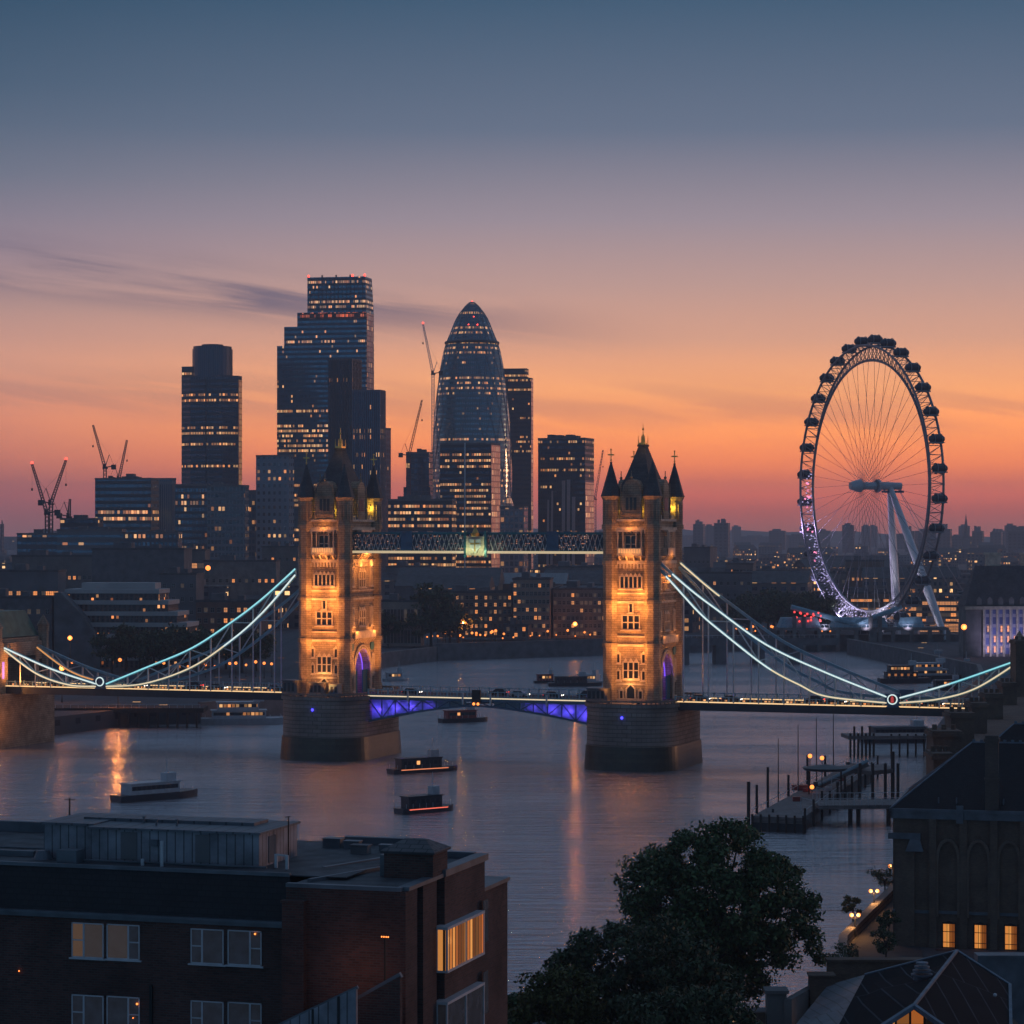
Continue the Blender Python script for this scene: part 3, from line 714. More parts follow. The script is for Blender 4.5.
# ---- roadway on the two side spans, the moving span
XL = -73 - 96; XR = 86
def rail(x0, x1, y, step=2.4):
    mb = MB().box(x0, x1, y-.06, y+.06, 15.75, 15.9).box(x0, x1, y-.05, y+.05, 14.75, 14.85)
    n = int((x1-x0)/step)
    for i in range(n+1): mb.box(x0+i*step-.16, x0+i*step+.16, y-.12, y+.12, 14.6, 16.0)
    for i in range(n*3): mb.box(x0+i*step/3-.03, x0+i*step/3+.03, y-.04, y+.04, 14.85, 15.75)
    return mb
def span(x0, x1):
    d = MB().box(x0, x1, -7.2, 7.2, 13.9, 14.55).box(x0, x1, -7.35, -7.0, 12.9, 14.6, 1).box(x0, x1, 7.0, 7.35, 12.9, 14.6, 1)
    for i in range(int((x1-x0)/3)): d.box(x0+i*3, x0+i*3+.3, -7, 7, 13.0, 13.9, 1)
    o = d.build('road_deck', [M['asphalt'], M['deckside']], bridge)
    for y in (-7.1, 7.1):
        rail(x0, x1, y).build('railing', M['dim_blue'], o)
        MB().box(x0, x1, y-.36, y-.30, 14.62, 14.86).build('light_strip', M['led_warm'], o)
    MB().box(x0, x1, -.08, .08, 14.55, 14.56).build('lane_line', M['white_steel'], o)
    rnd = random.Random(int(x1)); bl_ = MB()
    bl_.box(x0+.5, x1-.5, -6.92, -6.86, 14.95, 15.3)
    bl_.build('deck_lights', facade('deck_light_row', (.02,.02,.02), (.1,.06,.03), cw=.8, fh=40, ww=.7, wh=1, seed=x1, pb=.9, pn=0, thr=2, em=(1,.42,.14,1), es=1.5), o)
    return o
span(XL, TX-9.5); span(9.5, XR)
for x0, x1 in ((TX-9.5, TX+9.6), (-9.6, 9.5)):
    MB().box(x0+.01, x1-.01, -4.1, 4.1, 14.47, 14.6).build('road_deck', M['asphalt'], bridge)
XA, XB = TX+10.0, -10.0; XM = (XA+XB)/2
def leaf_(xa, xm, zb0, zb1):
    sgn = 1 if xm > xa else -1
    d = MB().box(min(xa,xm)+.02, max(xa,xm)-.02, -7.2, 7.2, 14.0, 14.58).box(min(xa,xm)+.02, max(xa,xm)-.02, -7.45, -7.2, 13.6, 14.7, 1)
    o = d.build('bascule_leaf', [M['asphalt'], M['blue_steel']], bridge)
    n = 8
    zb = lambda k: zb1 + (zb0-zb1)*((1-k/n)**1.5)
    for y in (-7.0, 7.0):
        tr_ = MB()
        for k in range(n):
            xk, xk1 = xa+(xm-xa)*k/n, xa+(xm-xa)*(k+1)/n
            tr_.bar((xk, y, zb(k)), (xk1, y, zb(k+1)), .32)
            tr_.bar((xk, y, zb(k)), (xk, y, 13.7), .16)
            tr_.bar((xk, y, zb(k)) if k % 2 else (xk, y, 13.7), (xk1, y, 13.7) if k % 2 else (xk1, y, zb(k+1)), .16)
        tr_.build('truss', M['blue_steel'], o)
    pn = MB()
    for k in range(n-1):
        xk, xk1 = xa+(xm-xa)*k/n, xa+(xm-xa)*(k+1)/n
        pn.add([(xk,-5.4,zb(k)),(xk1,-5.4,zb(k+1)),(xk1,-5.4,13.9),(xk,-5.4,13.9)], [(0,1,2,3) if sgn > 0 else (3,2,1,0)])
    pn.build('web_plate', M['dim_blue'], o)
    rail(min(xa,xm)+.05, max(xa,xm)-.05, -7.1).build('railing', M['dim_blue'], o); rail(min(xa,xm)+.05, max(xa,xm)-.05, 7.1).build('railing', M['dim_blue'], o)
    MB().box(min(xa,xm)+.1, max(xa,xm)-.1, -7.55, -7.46, 14.3, 14.55).build('light_strip', M['led_cream'], o)
    for k, e in ((.5, 420), (1.7, 420), (2.9, 320), (4.2, 160)):
        spot((xa+(xm-xa)*k/n, -6.75, (zb(k)+13.7)/2-.2), (xa+(xm-xa)*k/n, -5.4, (zb(k)+13.7)/2), e*.5, (.20,.07,1.0), R(165), .5, .15, bridge)
    for k in (3, 7): 
        xk = xa+(xm-xa)*k/n; MB().box(xk-.2, xk+.2, -7.75, -7.5, 13.0, 15.6).build('deck_post', M['white_steel'], o)
leaf_(XA, XM, 8.6, 12.7); leaf_(XB, XM, 9.2, 12.7)
mb = MB().box(XM-1.0, XM+1.0, -8.0, -7.46, 13.2, 16.3)
mb.build('midspan_post', M['lamppost'], bridge)
for x in (-.5, .5): MB().ball((XM+x, -8.1, 13.2), .32).build('navigation_lamp', M['lampglow'], bridge)

# ---- suspension chains
def interp(pts, x):
    for (xa, za), (xb, zb) in zip(pts, pts[1:]):
        if min(xa, xb) <= x <= max(xa, xb): return za + (zb-za)*(x-xa)/(xb-xa)
    return pts[-1][1]
def smooth(pts, n=8):
    out_ = []
    P_ = [pts[0]] + pts + [pts[-1]]
    for i in range(1, len(P_)-2):
        p0, p1, p2_, p3 = [Vector(q) for q in P_[i-1:i+3]]
        for k in range(n):
            t_ = k/n
            q = .5*((2*p1) + (p2_-p0)*t_ + (2*p0-5*p1+4*p2_-p3)*t_*t_ + (3*p1-p0-3*p2_+p3)*t_**3)
            out_.append((q.x, q.y))
    return out_ + [tuple(pts[-1])]
YC = -7.6
LU = smooth([bp(*q, YC) for q in ((296,569), (264,598), (234,621), (193,648), (146,668), (107,684))])
LL = smooth([bp(*q, YC) for q in ((296,575), (264,612), (234,639), (193,667), (146,683.5), (107,686.5))])
SU = smooth([bp(*q, YC) for q in ((97,684), (52,669), (5,648))]); SL = smooth([bp(*q, YC) for q in ((97,686.5), (70,685), (38,674), (5,650))])
RU = smooth([bp(*q, YC) for q in ((659,562), (690,589), (715,608), (767,645), (827,673), (887,697))])
RL = smooth([bp(*q, YC) for q in ((659,568), (677,588), (700,613), (722,632), (767,667), (800,685), (827,696.5), (887,703))])
QU = smooth([bp(*q, YC) for q in ((900,698), (950,684), (1019,660))]); QL = smooth([bp(*q, YC) for q in ((900,703), (940,699), (977,688), (1019,662))])
pinL = bp(101, 687, YC); pinR = bp(893, 701, YC)
def chain(up, lo, yo, lit, strips, panel=5.4, hang=True):
    ya = YC if lit else -YC
    c = MB(); cm_ = M['dim_blue']
    c.path([(x, 0, z) for x, z in up], .42).path([(x, 0, z) for x, z in lo], .42)
    o = c.build('suspension_chain', cm_, bridge, (0, ya, 0))
    br = MB(); x0, x1 = up[0][0], up[-1][0]; n = max(3, int(abs(x1-x0)/panel)); xs = [x0+(x1-x0)*k/n for k in range(n+1)]
    for k in range(n):
        a, b_ = xs[k], xs[k+1]
        if abs(interp(up,a)-interp(lo,a)) > .3: br.bar((a,0,interp(up,a)), (a,0,interp(lo,a)), .22)
        if k % 2: br.bar((a,0,interp(up,a)), (b_,0,interp(lo,b_)), .17)
        else: br.bar((a,0,interp(lo,a)), (b_,0,interp(up,b_)), .17)
    br.build('bracing', M['white_steel'], o)
    if hang:
        for k in range(1, n):
            z = interp(lo, xs[k])
            if z > 15.8:
                MB().bar((xs[k],0,z), (xs[k],0,14.7), .17, n=6).build('hanger', M['white_steel'], o)
    for pts, f0, f1, m in strips:
        k0, k1 = int(f0*(len(pts)-1)), int(f1*(len(pts)-1))
        MB().path([(x, -.5, z+.05) for x, z in pts[k0:k1+1]], .19).build('light_strip', m, o)
    return o
chain(LU, LL, 0, True, [(LU, 0, 1, M['led_cyan']), (LL, 0, .45, M['led_white']), (LL, .45, 1, M['led_cream'])])
chain(SU, SL, 0, True, [(SU, 0, 1, M['led_white']), (SL, 0, 1, M['led_cream'])], 4)
chain(RU, RL, 0, True, [(RU, .12, 1, M['led_white']), (RL, .08, .6, M['led_white']), (RL, .6, 1, M['led_cream'])])
chain(QU, QL, 0, True, [(QU, 0, .5, M['led_white']), (QU, .5, 1, M['led_cyan']), (QL, 0, 1, M['led_cream'])], 4)
chain(LU, LL, 0, False, []); chain(SU, SL, 0, False, [(SL, .3, 1, M['led_amber'])], 4)
chain(RU, RL, 0, False, [(RU, .04, .3, M['led_cream'])]); chain(QU, QL, 0, False, [], 4)
for (x, z), red in ((pinL, False), (pinR, True)):
    for y in (YC, -YC):
        z = 16.0
        pj = MB().frus(x-1.5, x+1.5, y-.5, y+.5, 14.6, x-1.0, x+1.0, y-.5, y+.5, z-1).box(x-1.6, x+1.6, y-.55, y+.55, z-1, z+1.5)
        o = pj.build('chain_joint', M['blue_steel'], bridge)
        if y < 0:
            k = MB().ng(0, 0, 1.1, 0, .12, 20); e_ = k.build('roundel_ring', M['led_white'], o, (x, y-.56, z+.3)); e_.rotation_euler = (R(90), 0, 0)
            k = MB().ng(0, 0, .85, .12, .2, 20); e_ = k.build('roundel', M['boat_red'] if red else M['blue_steel'], o, (x, y-.56, z+.3)); e_.rotation_euler = (R(90), 0, 0)
            if red:
                q = MB().box(x-.32, x+.32, y-.8, y-.74, z-.35, z+.6).frus(x-.32, x+.32, y-.8, y-.74, z+.6, x-.05, x+.05, y-.79, y-.75, z+1.05)
                q.build('shield', emis('red_shield', (.9,.06,.03,1), .5), o)

# ---- abutment towers
def abut(x):
    a = MB().box(-6, 6, -11, -6.5, -.4, 25).box(-6, 6, 6.5, 11, -.4, 25).box(-6, 6, -6.5, 6.5, 21.5, 25)
    a.box(-7.5, 7.5, -13, 13, -.5, 12.9).box(-5.4, 5.4, -10.4, 10.4, 25, 26)
    for sx_ in (-5.6, 5.6):
        for y in (-10.8, 10.8): a.ng(sx_, y, 1.3, 0, 28.5).ng(sx_, y, 1.5, 28.5, 29.0).ng(sx_, y, 1.4, 29.0, 31.2, 8, .15)
    for i in range(9): a.box(-5.2+i*1.25, -4.5+i*1.25, -11.3, -10.9, 26, 27.2)
    o = a.build('abutment_tower', M['stone'], bridge, (x, 0, 0))
    MB().frus(-4.9, 4.9, -9.9, 9.9, 26.2, -2.6, 2.6, -7.2, 7.2, 32.4).bar((-2.6,-7.2,32.5), (2.6,-7.2,32.5), .18).bar((2.6,-7.2,32.4), (2.6,-7.2,35), .1).build('hipped_roof', mat('patinated_roof', (.10,.17,.12), .6, var=.3, vs_=.5), o)
    dm = MB().ext([(-1.5, 25), (1.5, 25), (1.5, 28.5), (0, 31.5), (-1.5, 28.5)], 'y', -11.2, -7).box(-.5, .5, -11.28, -11.2, 26, 28.3, 1)
    dm.build('gabled_dormer', [M['stone_trim'], M['litglass']], o)
    for i in (-3.4, 0, 3.4): MB().box(i-.5, i+.5, -11.1, -11.01, 17, 20.5).box(i-.7, i-.5, -11.25, -11.01, 16.8, 20.8).box(i+.5, i+.7, -11.25, -11.01, 16.8, 20.8).ext([(i-.7, 20.8), (i+.7, 20.8), (i, 21.8)], 'y', -11.25, -11.01).build('window', M['darkglass'], o)
    for y in (-8.8, 8.8): MB().box(6.01, 6.1, y-.6, y+.6, 16.5, 20.5).build('window', M['purple_em'] if y < 0 and x < 0 else M['darkglass'], o)
    cb_ = MB()
    for z in (16, 22.2, 24.6): cb_.box(-6.3, 6.3, -11.3, -11.001, z, z+.4)
    for i in range(13): cb_.box(-5.6+i*.9, -5.3+i*.9, -11.3, -11.001, 22.6, 24.6)
    cb_.build('string_course', M['stone_trim'], o)
    return o
al = abut(-73-84-6); ar = abut(90)
for dx, e in ((-3.5, 5000), (3.5, 5000)): pt((-163+dx, -14.8, 14.5), e, FLC, .3, bridge)
for dx in (-3.6, 3.4):
    MB().ball((-163+dx, -12.0, 27.0), .42, sz=1.8).build('parapet_lamp', emis('yellow_lamp', (1,.75,.2,1), 6), bridge)
    pt((-163+dx, -12.6, 27.0), 140, (1,.75,.25), .3, bridge)
pt((-163, -12.5, 24.5), 60, (1,.3,.25), .2, bridge); pt((-157.5, -12.2, 24), 60, (.5,.2,1), .2, bridge)
spot((-150, -9, 15.4), (-157, -8, 20), 7000, FLC, R(80), 1, .3, bridge)
spot((-151, -24, 3), (-160, -13, 8), 9000, FLC, R(80), 1, .3, bridge)
# ================================================================== CITY SKYLINE
def box_dims(px0, pxm, px1, Y, th):
    """footprint of a block: near-left corner seen at column px0, the corner between front and side at pxm, end of the side at px1"""
    c, s = math.cos(th), math.sin(th)
    X0 = px2x(px0, Y); k = (pxm-512)/F; w_ = (k*Y - X0)/(c + k*s)
    Xc, Yc = X0 + w_*c, Y - w_*s
    k1 = (px1-512)/F; d_ = (k1*Yc - Xc)/(s - k1*c)
    return X0, w_, max(d_, 6.0)
GZ = 4.6
def block(name, label, px0, pxm, px1, ytop, Y, th, m, cat='office tower', roofm=None, par=1.2, plant=True, group=None, seed=None, zb=GZ, pn='facade'):
    """a building with its body, parapet and roof plant"""
    th = R(th); X0, w_, d_ = box_dims(px0, pxm, px1, Y, th); h = py2z(ytop, Y) - zb
    o = empty(name, (X0, Y, zb), -th, label, cat, group)
    MB().box(0, w_, 0, d_, 0, h-par).build(pn, m, o)
    rm = roofm or M['concrete_dark']
    pm = MB(); t_ = min(.8, w_*.04)
    pm.box(-.15, w_+.15, -.15, t_, h-par, h).box(-.15, w_+.15, d_-t_, d_+.15, h-par, h).box(-.15, t_, t_, d_-t_, h-par, h).box(w_-t_, w_+.15, t_, d_-t_, h-par, h).box(0, w_, 0, d_, h-par, h-par+.1)
    pm.build('parapet', rm, o)
    if plant:
        r_ = random.Random(int(px0*7+ytop)); pl = MB()
        pl.box(w_*.12, w_*.85, d_*.25, d_*.75, h-par+.1, h-par+.9)
        for i in range(r_.randint(2, 4)):
            a = r_.uniform(.1, .6)*w_; b_ = r_.uniform(.2, .5)*d_; pl.box(a, a+w_*r_.uniform(.12, .3), b_, b_+d_*.3, h-par, h-par+r_.uniform(1.5, 4.0)*Y/1700)
        pl.build('roof_plant', M['concrete_dark'], o)
    return o, w_, d_, h
_f = [0]
def fac(frame, glass, **k):
    k.setdefault('gm', .5); k.setdefault('gr', .16)
    _f[0] += 1
    k.setdefault('seed', _f[0]*13.7)
    return facade('glazed_facade_%d' % _f[0], frame, glass, **k)
GL = (.08,.18,.26); DK = (.045,.08,.13)
# -- tower with a round crown (left)
pink_sunset_glass = fac((.62,.36,.29), (.98,.62,.50), cw=2.0, fh=4, ww=.78, wh=.8, pb=.03, pn=.3, thr=.8, es=.9, gr=.5, gm=.9, fmetal=.9, fr=.6)  # pink sunset reflection put into the glass tint of the side panels
gold_sunset_glass = fac((.68,.42,.22), (1.0,.70,.40), cw=2.0, fh=4, ww=.78, wh=.8, pb=.03, pn=.3, thr=.8, es=.9, gr=.5, gm=.9, fmetal=.9, fr=.6)  # gold sunset light put into the tint of the side panel
th = 14; X0, w_, d_ = box_dims(178, 235, 242, 1900, R(th)); z1 = py2z(366, 1900); z2 = py2z(376, 1900); z3 = py2z(346, 1900)
o = empty('office_tower', (X0, 1900, GZ), -R(th), 'dark tower with a taller round crown, leftmost of the very high towers', 'office tower')
mA = fac((.05,.07,.09), DK, cw=2.0, fh=4.0, ww=.72, wh=.42, pb=.012, pn=.9, thr=.72, es=1.3)
c_ = w_*.16
pts = [(0, c_), (w_*.22, 0), (w_*.78, 0), (w_, c_), (w_, d_), (0, d_)]
MB().prism(pts, 0, z2-GZ).build('facade', mA, o)
MB().box(.02, w_*.3, c_*1.05, d_, z2-GZ, z1-GZ).build('shoulder', mA, o)
MB().lathe([(w_*.335, z2-GZ-1), (w_*.335, z3-GZ-2), (w_*.32, z3-GZ-2), (w_*.32, z3-GZ), (w_*.18, z3-GZ), (w_*.18, z3-GZ+1.5)], 28, w_*.49, d_*.45+c_).build('round_crown', fac((.045,.05,.06), DK, cw=1.6, fh=60, ww=.6, wh=1, pb=0, pn=0, thr=2), o)
MB().box(w_+.002, w_+.2, c_+.3, d_-.3, 20, z2-GZ-3).build('sunset_tinted_glazing', gold_sunset_glass, o)
mf = MB()
mf.box(w_*.49-.5, w_*.49+.5, -.5, .02, 0, z2-GZ).build('corner_mullion', M['deckside'], o)
MB().box(w_*.5, w_*.72, d_*.3, d_*.8, z2-GZ, z2-GZ+4).build('roof_plant', M['concrete_dark'], o)
# -- stepped glass giant
mB = fac((.02,.08,.13), (.05,.21,.31), cw=1.4, fh=3.8, ww=.8, wh=.5, pb=.03, pn=.95, thr=.80, es=1.3, gr=.12, gm=.6)
th = 12; X0, w_, d_ = box_dims(277, 366, 374, 2000, R(th))
o = empty('glass_skyscraper', (X0, 2000, GZ), -R(th), 'tallest blue glass skyscraper, stepping up in four stages', 'skyscraper')
def xs_(px): return w_*(px-277)/(366-277)
st = [(277, 366, 346, 0), (284, 366, 327, .02), (297, 366, 313, .04), (307, 366, 278, .06)]
prev = 0
for i, (a, b_, yt, off) in enumerate(st):
    z = py2z(yt, 2000) - GZ; mb = MB()
    if i == 3: mb.frus(xs_(a), w_-.06*i, d_*off, d_, prev, xs_(a), w_-1.2, d_*off, d_-2, z)
    else: mb.box(xs_(a), w_-.06*i, d_*off, d_, prev, z)
    mb.build('tower_stage', mB, o); prev = z
MB().box(w_-.04, w_+.18, d_*.1, d_-2.5, 10, py2z(314, 2000)-GZ).build('sunset_tinted_glazing', pink_sunset_glass, o)
rd = MB()
for i in range(5): rd.box(xs_(307+i*14), xs_(307+i*14)+1, d_*.06, d_*.06+1, prev, prev+1.6)
rd.build('roof_mast', M['deckside'], o)
for a in (308, 352, 364): MB().ball((xs_(a), d_*.08, prev+1), 1.0).build('aviation_light', M['red_em'], o)
MB().box(xs_(300), w_-.1, -.12, d_*.06-.1, py2z(319, 2000)-GZ, py2z(313.5, 2000)-GZ).build('lit_floor', facade('orange_lit_floor', (.04,.03,.03), (.1,.04,.03), cw=1.6, fh=3, ww=.7, wh=.7, seed=4, pb=1, pn=0, thr=2, em=(1,.20,.08,1), es=1.2), o)
fn = MB()
for i in range(14): fn.box(xs_(310)+i*(w_-xs_(310))/14-.1, xs_(310)+i*(w_-xs_(310))/14+.15, d_*.06-.35, d_*.06, py2z(313, 2000)-GZ, prev)
fn.build('mullion_fin', M['deckside'], o)
# -- ribbed dark towers in front of it
def ribs(o, w_, d_, h, n, m, nd=0, pr=.5):
    mb = MB()
    for i in range(n+1): mb.box(w_*i/n-.35, w_*i/n+.35, -pr, .05, 0, h-.3)
    for i in range(1, nd+1): mb.box(w_-.05, w_+pr, d_*i/nd-.35, d_*i/nd+.35, 0, h-.3)
    mb.build('mullion_fin', m, o)
o, w_, d_, h = block('office_tower', 'slim very dark tower in front of the tallest glass skyscraper', 329, 352, 361, 359, 1850, 20, fac((.04,.04,.055), DK, cw=1.8, fh=4, ww=.6, wh=.7, pb=.01, pn=.5, thr=.9, es=1.0), plant=False); ribs(o, w_, d_, h, 12, M['deckside'], 6)
o, w_, d_, h = block('office_tower', 'ribbed dark tower behind the left bridge tower, with lit rows', 353, 380, 385, 390, 1750, 14, fac((.05,.05,.07), DK, cw=1.9, fh=4, ww=.6, wh=.7, pb=.012, pn=.7, thr=.84, es=1.1), plant=False); ribs(o, w_, d_, h, 13, M['blue_steel'], 4)
o, w_, d_, h = block('office_tower', 'narrow pinkish slab with a dark edge, right of the ribbed dark tower', 381, 385, 390, 428, 1800, 40, fac((.30,.20,.19), (.2,.13,.13), cw=2, fh=4, ww=.4, wh=.6, pb=.02, pn=.3, thr=.9, es=.8), plant=False)
# -- bullet-shaped tower
Yg = 2050; o = empty('bullet_shaped_skyscraper', (px2x(472, Yg), Yg, GZ), 0, 'rounded bullet-shaped glass skyscraper with a domed tip', 'skyscraper')
H_ = py2z(302, Yg) - GZ; pr_ = [(301,0),(302.5,2.5),(306,6.5),(313,12),(318,15.2),(324,18),(335,22.3),(344,26),(352,28.2),(362,30.2),(375,32.6),(389,34.6),(417,37.4),(444,39.2),(471,40.2),(500,40),(520,39),(543,37.5)]
pr_ = [(r_*Yg/F, py2z(y, Yg)-GZ) for y, r_ in pr_][::-1]
fine = []
for (ra, za), (rb_, zb_) in zip(pr_, pr_[1:]):
    for k in range(4): fine.append((ra+(rb_-ra)*k/4, za+(zb_-za)*k/4))
fine.append((.3, H_))
def gherkin_mat():
    m = facade('diamond_glazing', (.10,.20,.25), (.10,.22,.28), cw=1.8, fh=4.0, ww=.8, wh=.42, seed=77, pb=.035, pn=.8, thr=.58, es=1.3, gr=.2, gm=.8)
    return m
me = bpy.data.meshes.new('glass_shell'); nS = 54; vs2 = []; fs2 = []
for r_, z in fine:
    for i in range(nS):
        a = 2*math.pi*i/nS; vs2.append((r_*math.cos(a), r_*math.sin(a), z))
for k in range(len(fine)-1):
    for i in range(nS): j = (i+1) % nS; fs2.append((k*nS+i, k*nS+j, (k+1)*nS+j, (k+1)*nS+i))
me.from_pydata(vs2, [], fs2); me.materials.append(gherkin_mat()); uvl = me.uv_layers.new(name='UVMap')
for p in me.polygons:
    k, i = divmod(p.index, nS)
    for li, (di, dk) in zip(p.loop_indices, ((0,0),(1,0),(1,1),(0,1))):
        uvl.data[li].uv = ((i+di)*180.0/nS, fine[k+dk][1])
me.polygons.foreach_set('use_smooth', [True]*len(me.polygons))
link('glass_shell', me, o)
dg = MB(); dl = MB()
for sgn in (1, -1):
    for i in range(18):
        pts = []
        for k in range(0, len(fine)-4, 2):
            r_, z = fine[k]; a = 2*math.pi*i/18 + sgn*z/H_*math.pi*.55; pts.append(((r_+.05)*math.cos(a), (r_+.05)*math.sin(a), z))
        dg.path(pts, .38, 4)
dg.build('diagonal_grid', mat('pale_diagonal_steel', (.16,.20,.24), .35, .4, var=.1), o)
zr = py2z(343, Yg)-GZ; MB().lathe([(27.2*Yg/F, zr-1), (27.6*Yg/F, zr), (27.0*Yg/F, zr+1)], 40).build('dome_ring', M['deckside'], o)
for z, dx in ((H_, 0), (py2z(318, Yg)-GZ, 1.5), (py2z(326, Yg)-GZ, -2.5), (py2z(326, Yg)-GZ, 4.5)):
    rr_ = np.interp(z, [q[1] for q in fine], [q[0] for q in fine]); MB().ball((dx, -float(rr_)*.97 if z < H_ else 0, z), .9 if z == H_ else .6).build('aviation_light', M['red_em'], o)
# -- the others
o, w_, d_, h = block('office_tower', 'dark glass slab rising just right of the bullet-shaped skyscraper', 500, 531, 533, 378, 2200, 8, fac((.04,.045,.055), DK, cw=1.7, fh=4, ww=.7, wh=.42, pb=.02, pn=.9, thr=.72, es=1.1))
MB().box(w_+.002, w_+.25, .3, d_-.3, 0, h-1).build('sunset_tinted_glazing', pink_sunset_glass, o)
MB().box(0, w_*.86, .1, d_, h, h+8).build('upper_storeys', fac((.04,.045,.055), DK, cw=1.9, fh=4, ww=.8, wh=.4, pb=.03, pn=.9, thr=.4, es=1.1), o)
o, w_, d_, h = block('office_block', 'dark block with a pink reflecting side, in front of the bullet-shaped skyscraper', 440, 491, 500, 443, 1750, 16, fac((.035,.04,.05), DK, cw=1.7, fh=4.0, ww=.75, wh=.4, pb=.02, pn=.95, thr=.5, es=1.2), plant=False)
MB().box(w_, w_+.25, .3, d_-.3, 0, h-1.5).build('sunset_tinted_glazing', pink_sunset_glass, o); MB().box(w_*.48, w_*.48+.9, -.5, 0, 0, h).build('corner_mullion', M['white_steel'], o)
o, w_, d_, h = block('office_block', 'low wide block with three rows of lit floors above the high walkway', 388, 452, 456, 499, 1600, 6, fac((.03,.04,.05), DK, cw=1.8, fh=4.0, ww=.8, wh=.42, pb=.04, pn=.9, thr=.25, es=1.3))
o, w_, d_, h = block('office_block', 'dark flat-topped block under construction below the small leaning crane', 406, 429, 433, 452, 1900, 12, fac((.06,.065,.075), DK, cw=3, fh=4.2, ww=.8, wh=.8, pb=.01, pn=.2, thr=.9, es=1.0), plant=True)
MB().box(-2, w_*1.05, .5, 8, 0, py2z(487, 1900)-GZ).build('lower_wing', fac((.03,.035,.045), DK, cw=3, fh=4.2, ww=.8, wh=.8, pb=.01, pn=.2, thr=.9, es=1.0), o)
o, w_, d_, h = block('office_block', 'broad dark block with an orange-lit side, left of the right bridge tower', 538, 585, 594, 438, 1850, 16, fac((.03,.035,.045), DK, cw=1.7, fh=4.0, ww=.7, wh=.42, pb=.05, pn=.6, thr=.6, es=1.2))
MB().box(w_, w_+.25, .3, d_-.3, 0, h*.72).build('sunset_tinted_glazing', pink_sunset_glass, o)
for i, (a, yt) in enumerate(((549, 500), (553, 491), (565, 481), (570, 480), (575, 497))):
    x = w_*(a-538)/(585-538); MB().frus(x, x+1.8, -9, -8.2, 0, x+ (1.2 if i < 2 else 0), x+2.4, -8.6, -8.2, py2z(yt, 1850)-GZ).build('facade_fin', mat('pale_fin', (.42,.33,.32), .4, var=.1), o)
o2, w_, d_, h = block('glass_pavilion', 'small pale pointed glass building between the bullet skyscraper and the broad dark block', 500, 524, 528, 506, 1650, 10, fac((.3,.25,.26), (.12,.12,.15), cw=3, fh=4, ww=.7, wh=.7, pb=.10, pn=.5, thr=.5, es=1.0), plant=False)
MB().add([(0,.4,h),(w_*.5,.4,h),(w_*.35,.4,h+6),(0,8,h),(w_*.5,8,h),(w_*.35,8,h+6)], [(0,1,2),(3,5,4),(0,2,5,3),(1,4,5,2)]).build('pointed_roof', pink_sunset_glass, o2)
block('office_block', 'wide office block with two bright rows near its roof, under the far-left cranes', 95, 151, 159, 478, 1750, 14, fac((.05,.065,.075), GL, cw=2, fh=4.4, ww=.85, wh=.5, pb=.01, pn=.95, thr=.7, es=1.4))
block('office_block', 'pale ribbed block joined to the right of the office block with two bright rows', 157, 172, 176, 478, 1800, 14, fac((.16,.19,.22), GL, cw=1.6, fh=40, ww=.5, wh=.95, pb=.0, pn=.0, thr=2), plant=False)
block('office_block', 'blue-grey glass block in front of the round-crowned tower', 175, 208, 212, 484, 1700, 10, fac((.05,.07,.085), GL, cw=2, fh=4.2, ww=.7, wh=.6, pb=.05, pn=.8, thr=.7, es=1.2), plant=False)
block('office_block', 'pale grid-fronted block at the foot of the round-crowned tower', 207, 245, 249, 485, 1650, 10, fac((.15,.19,.22), (.05,.09,.11), cw=2.4, fh=4.2, ww=.7, wh=.6, pb=.04, pn=.5, thr=.85, es=1.0))
block('office_block', 'pale blue concrete block with a few scattered lit windows left of the stepped giant', 256, 289, 294, 455, 1680, 14, fac((.22,.27,.32), (.08,.11,.14), cw=3.6, fh=4.6, ww=.45, wh=.45, pb=.05, pn=.5, thr=.85, es=1.2), plant=False)
block('office_block', 'narrow grey block at the left edge of the pale blue block', 248, 256, 258, 490, 1700, 10, fac((.1,.12,.14), GL, cw=2.4, fh=4.2, ww=.7, wh=.6, pb=.03, pn=.5, thr=.85), plant=False)
block('low_office_block', 'long low grey block under the twin-jib cranes', 17, 58, 62, 533, 1500, 8, fac((.09,.11,.13), GL, cw=3, fh=4.2, ww=.8, wh=.4, pb=.02, pn=.3, thr=.8))
block('low_office_block', 'low dark block with a curved roofline right of the twin-jib cranes', 60, 98, 103, 518, 1560, 8, fac((.04,.05,.06), DK, cw=3, fh=4.2, ww=.8, wh=.4, pb=.03, pn=.3, thr=.8))
block('low_office_block', 'pale banded low block in front of the office block with two bright rows', 57, 122, 126, 529, 1420, 6, fac((.15,.17,.19), GL, cw=3, fh=4.2, ww=.95, wh=.35, pb=.02, pn=.3, thr=.8))
block('low_office_block', 'low grey block with short lit rows below the wide office block', 120, 178, 182, 532, 1400, 6, fac((.08,.10,.12), GL, cw=2.4, fh=4.2, ww=.6, wh=.5, pb=.06, pn=.6, thr=.6, es=1.4))

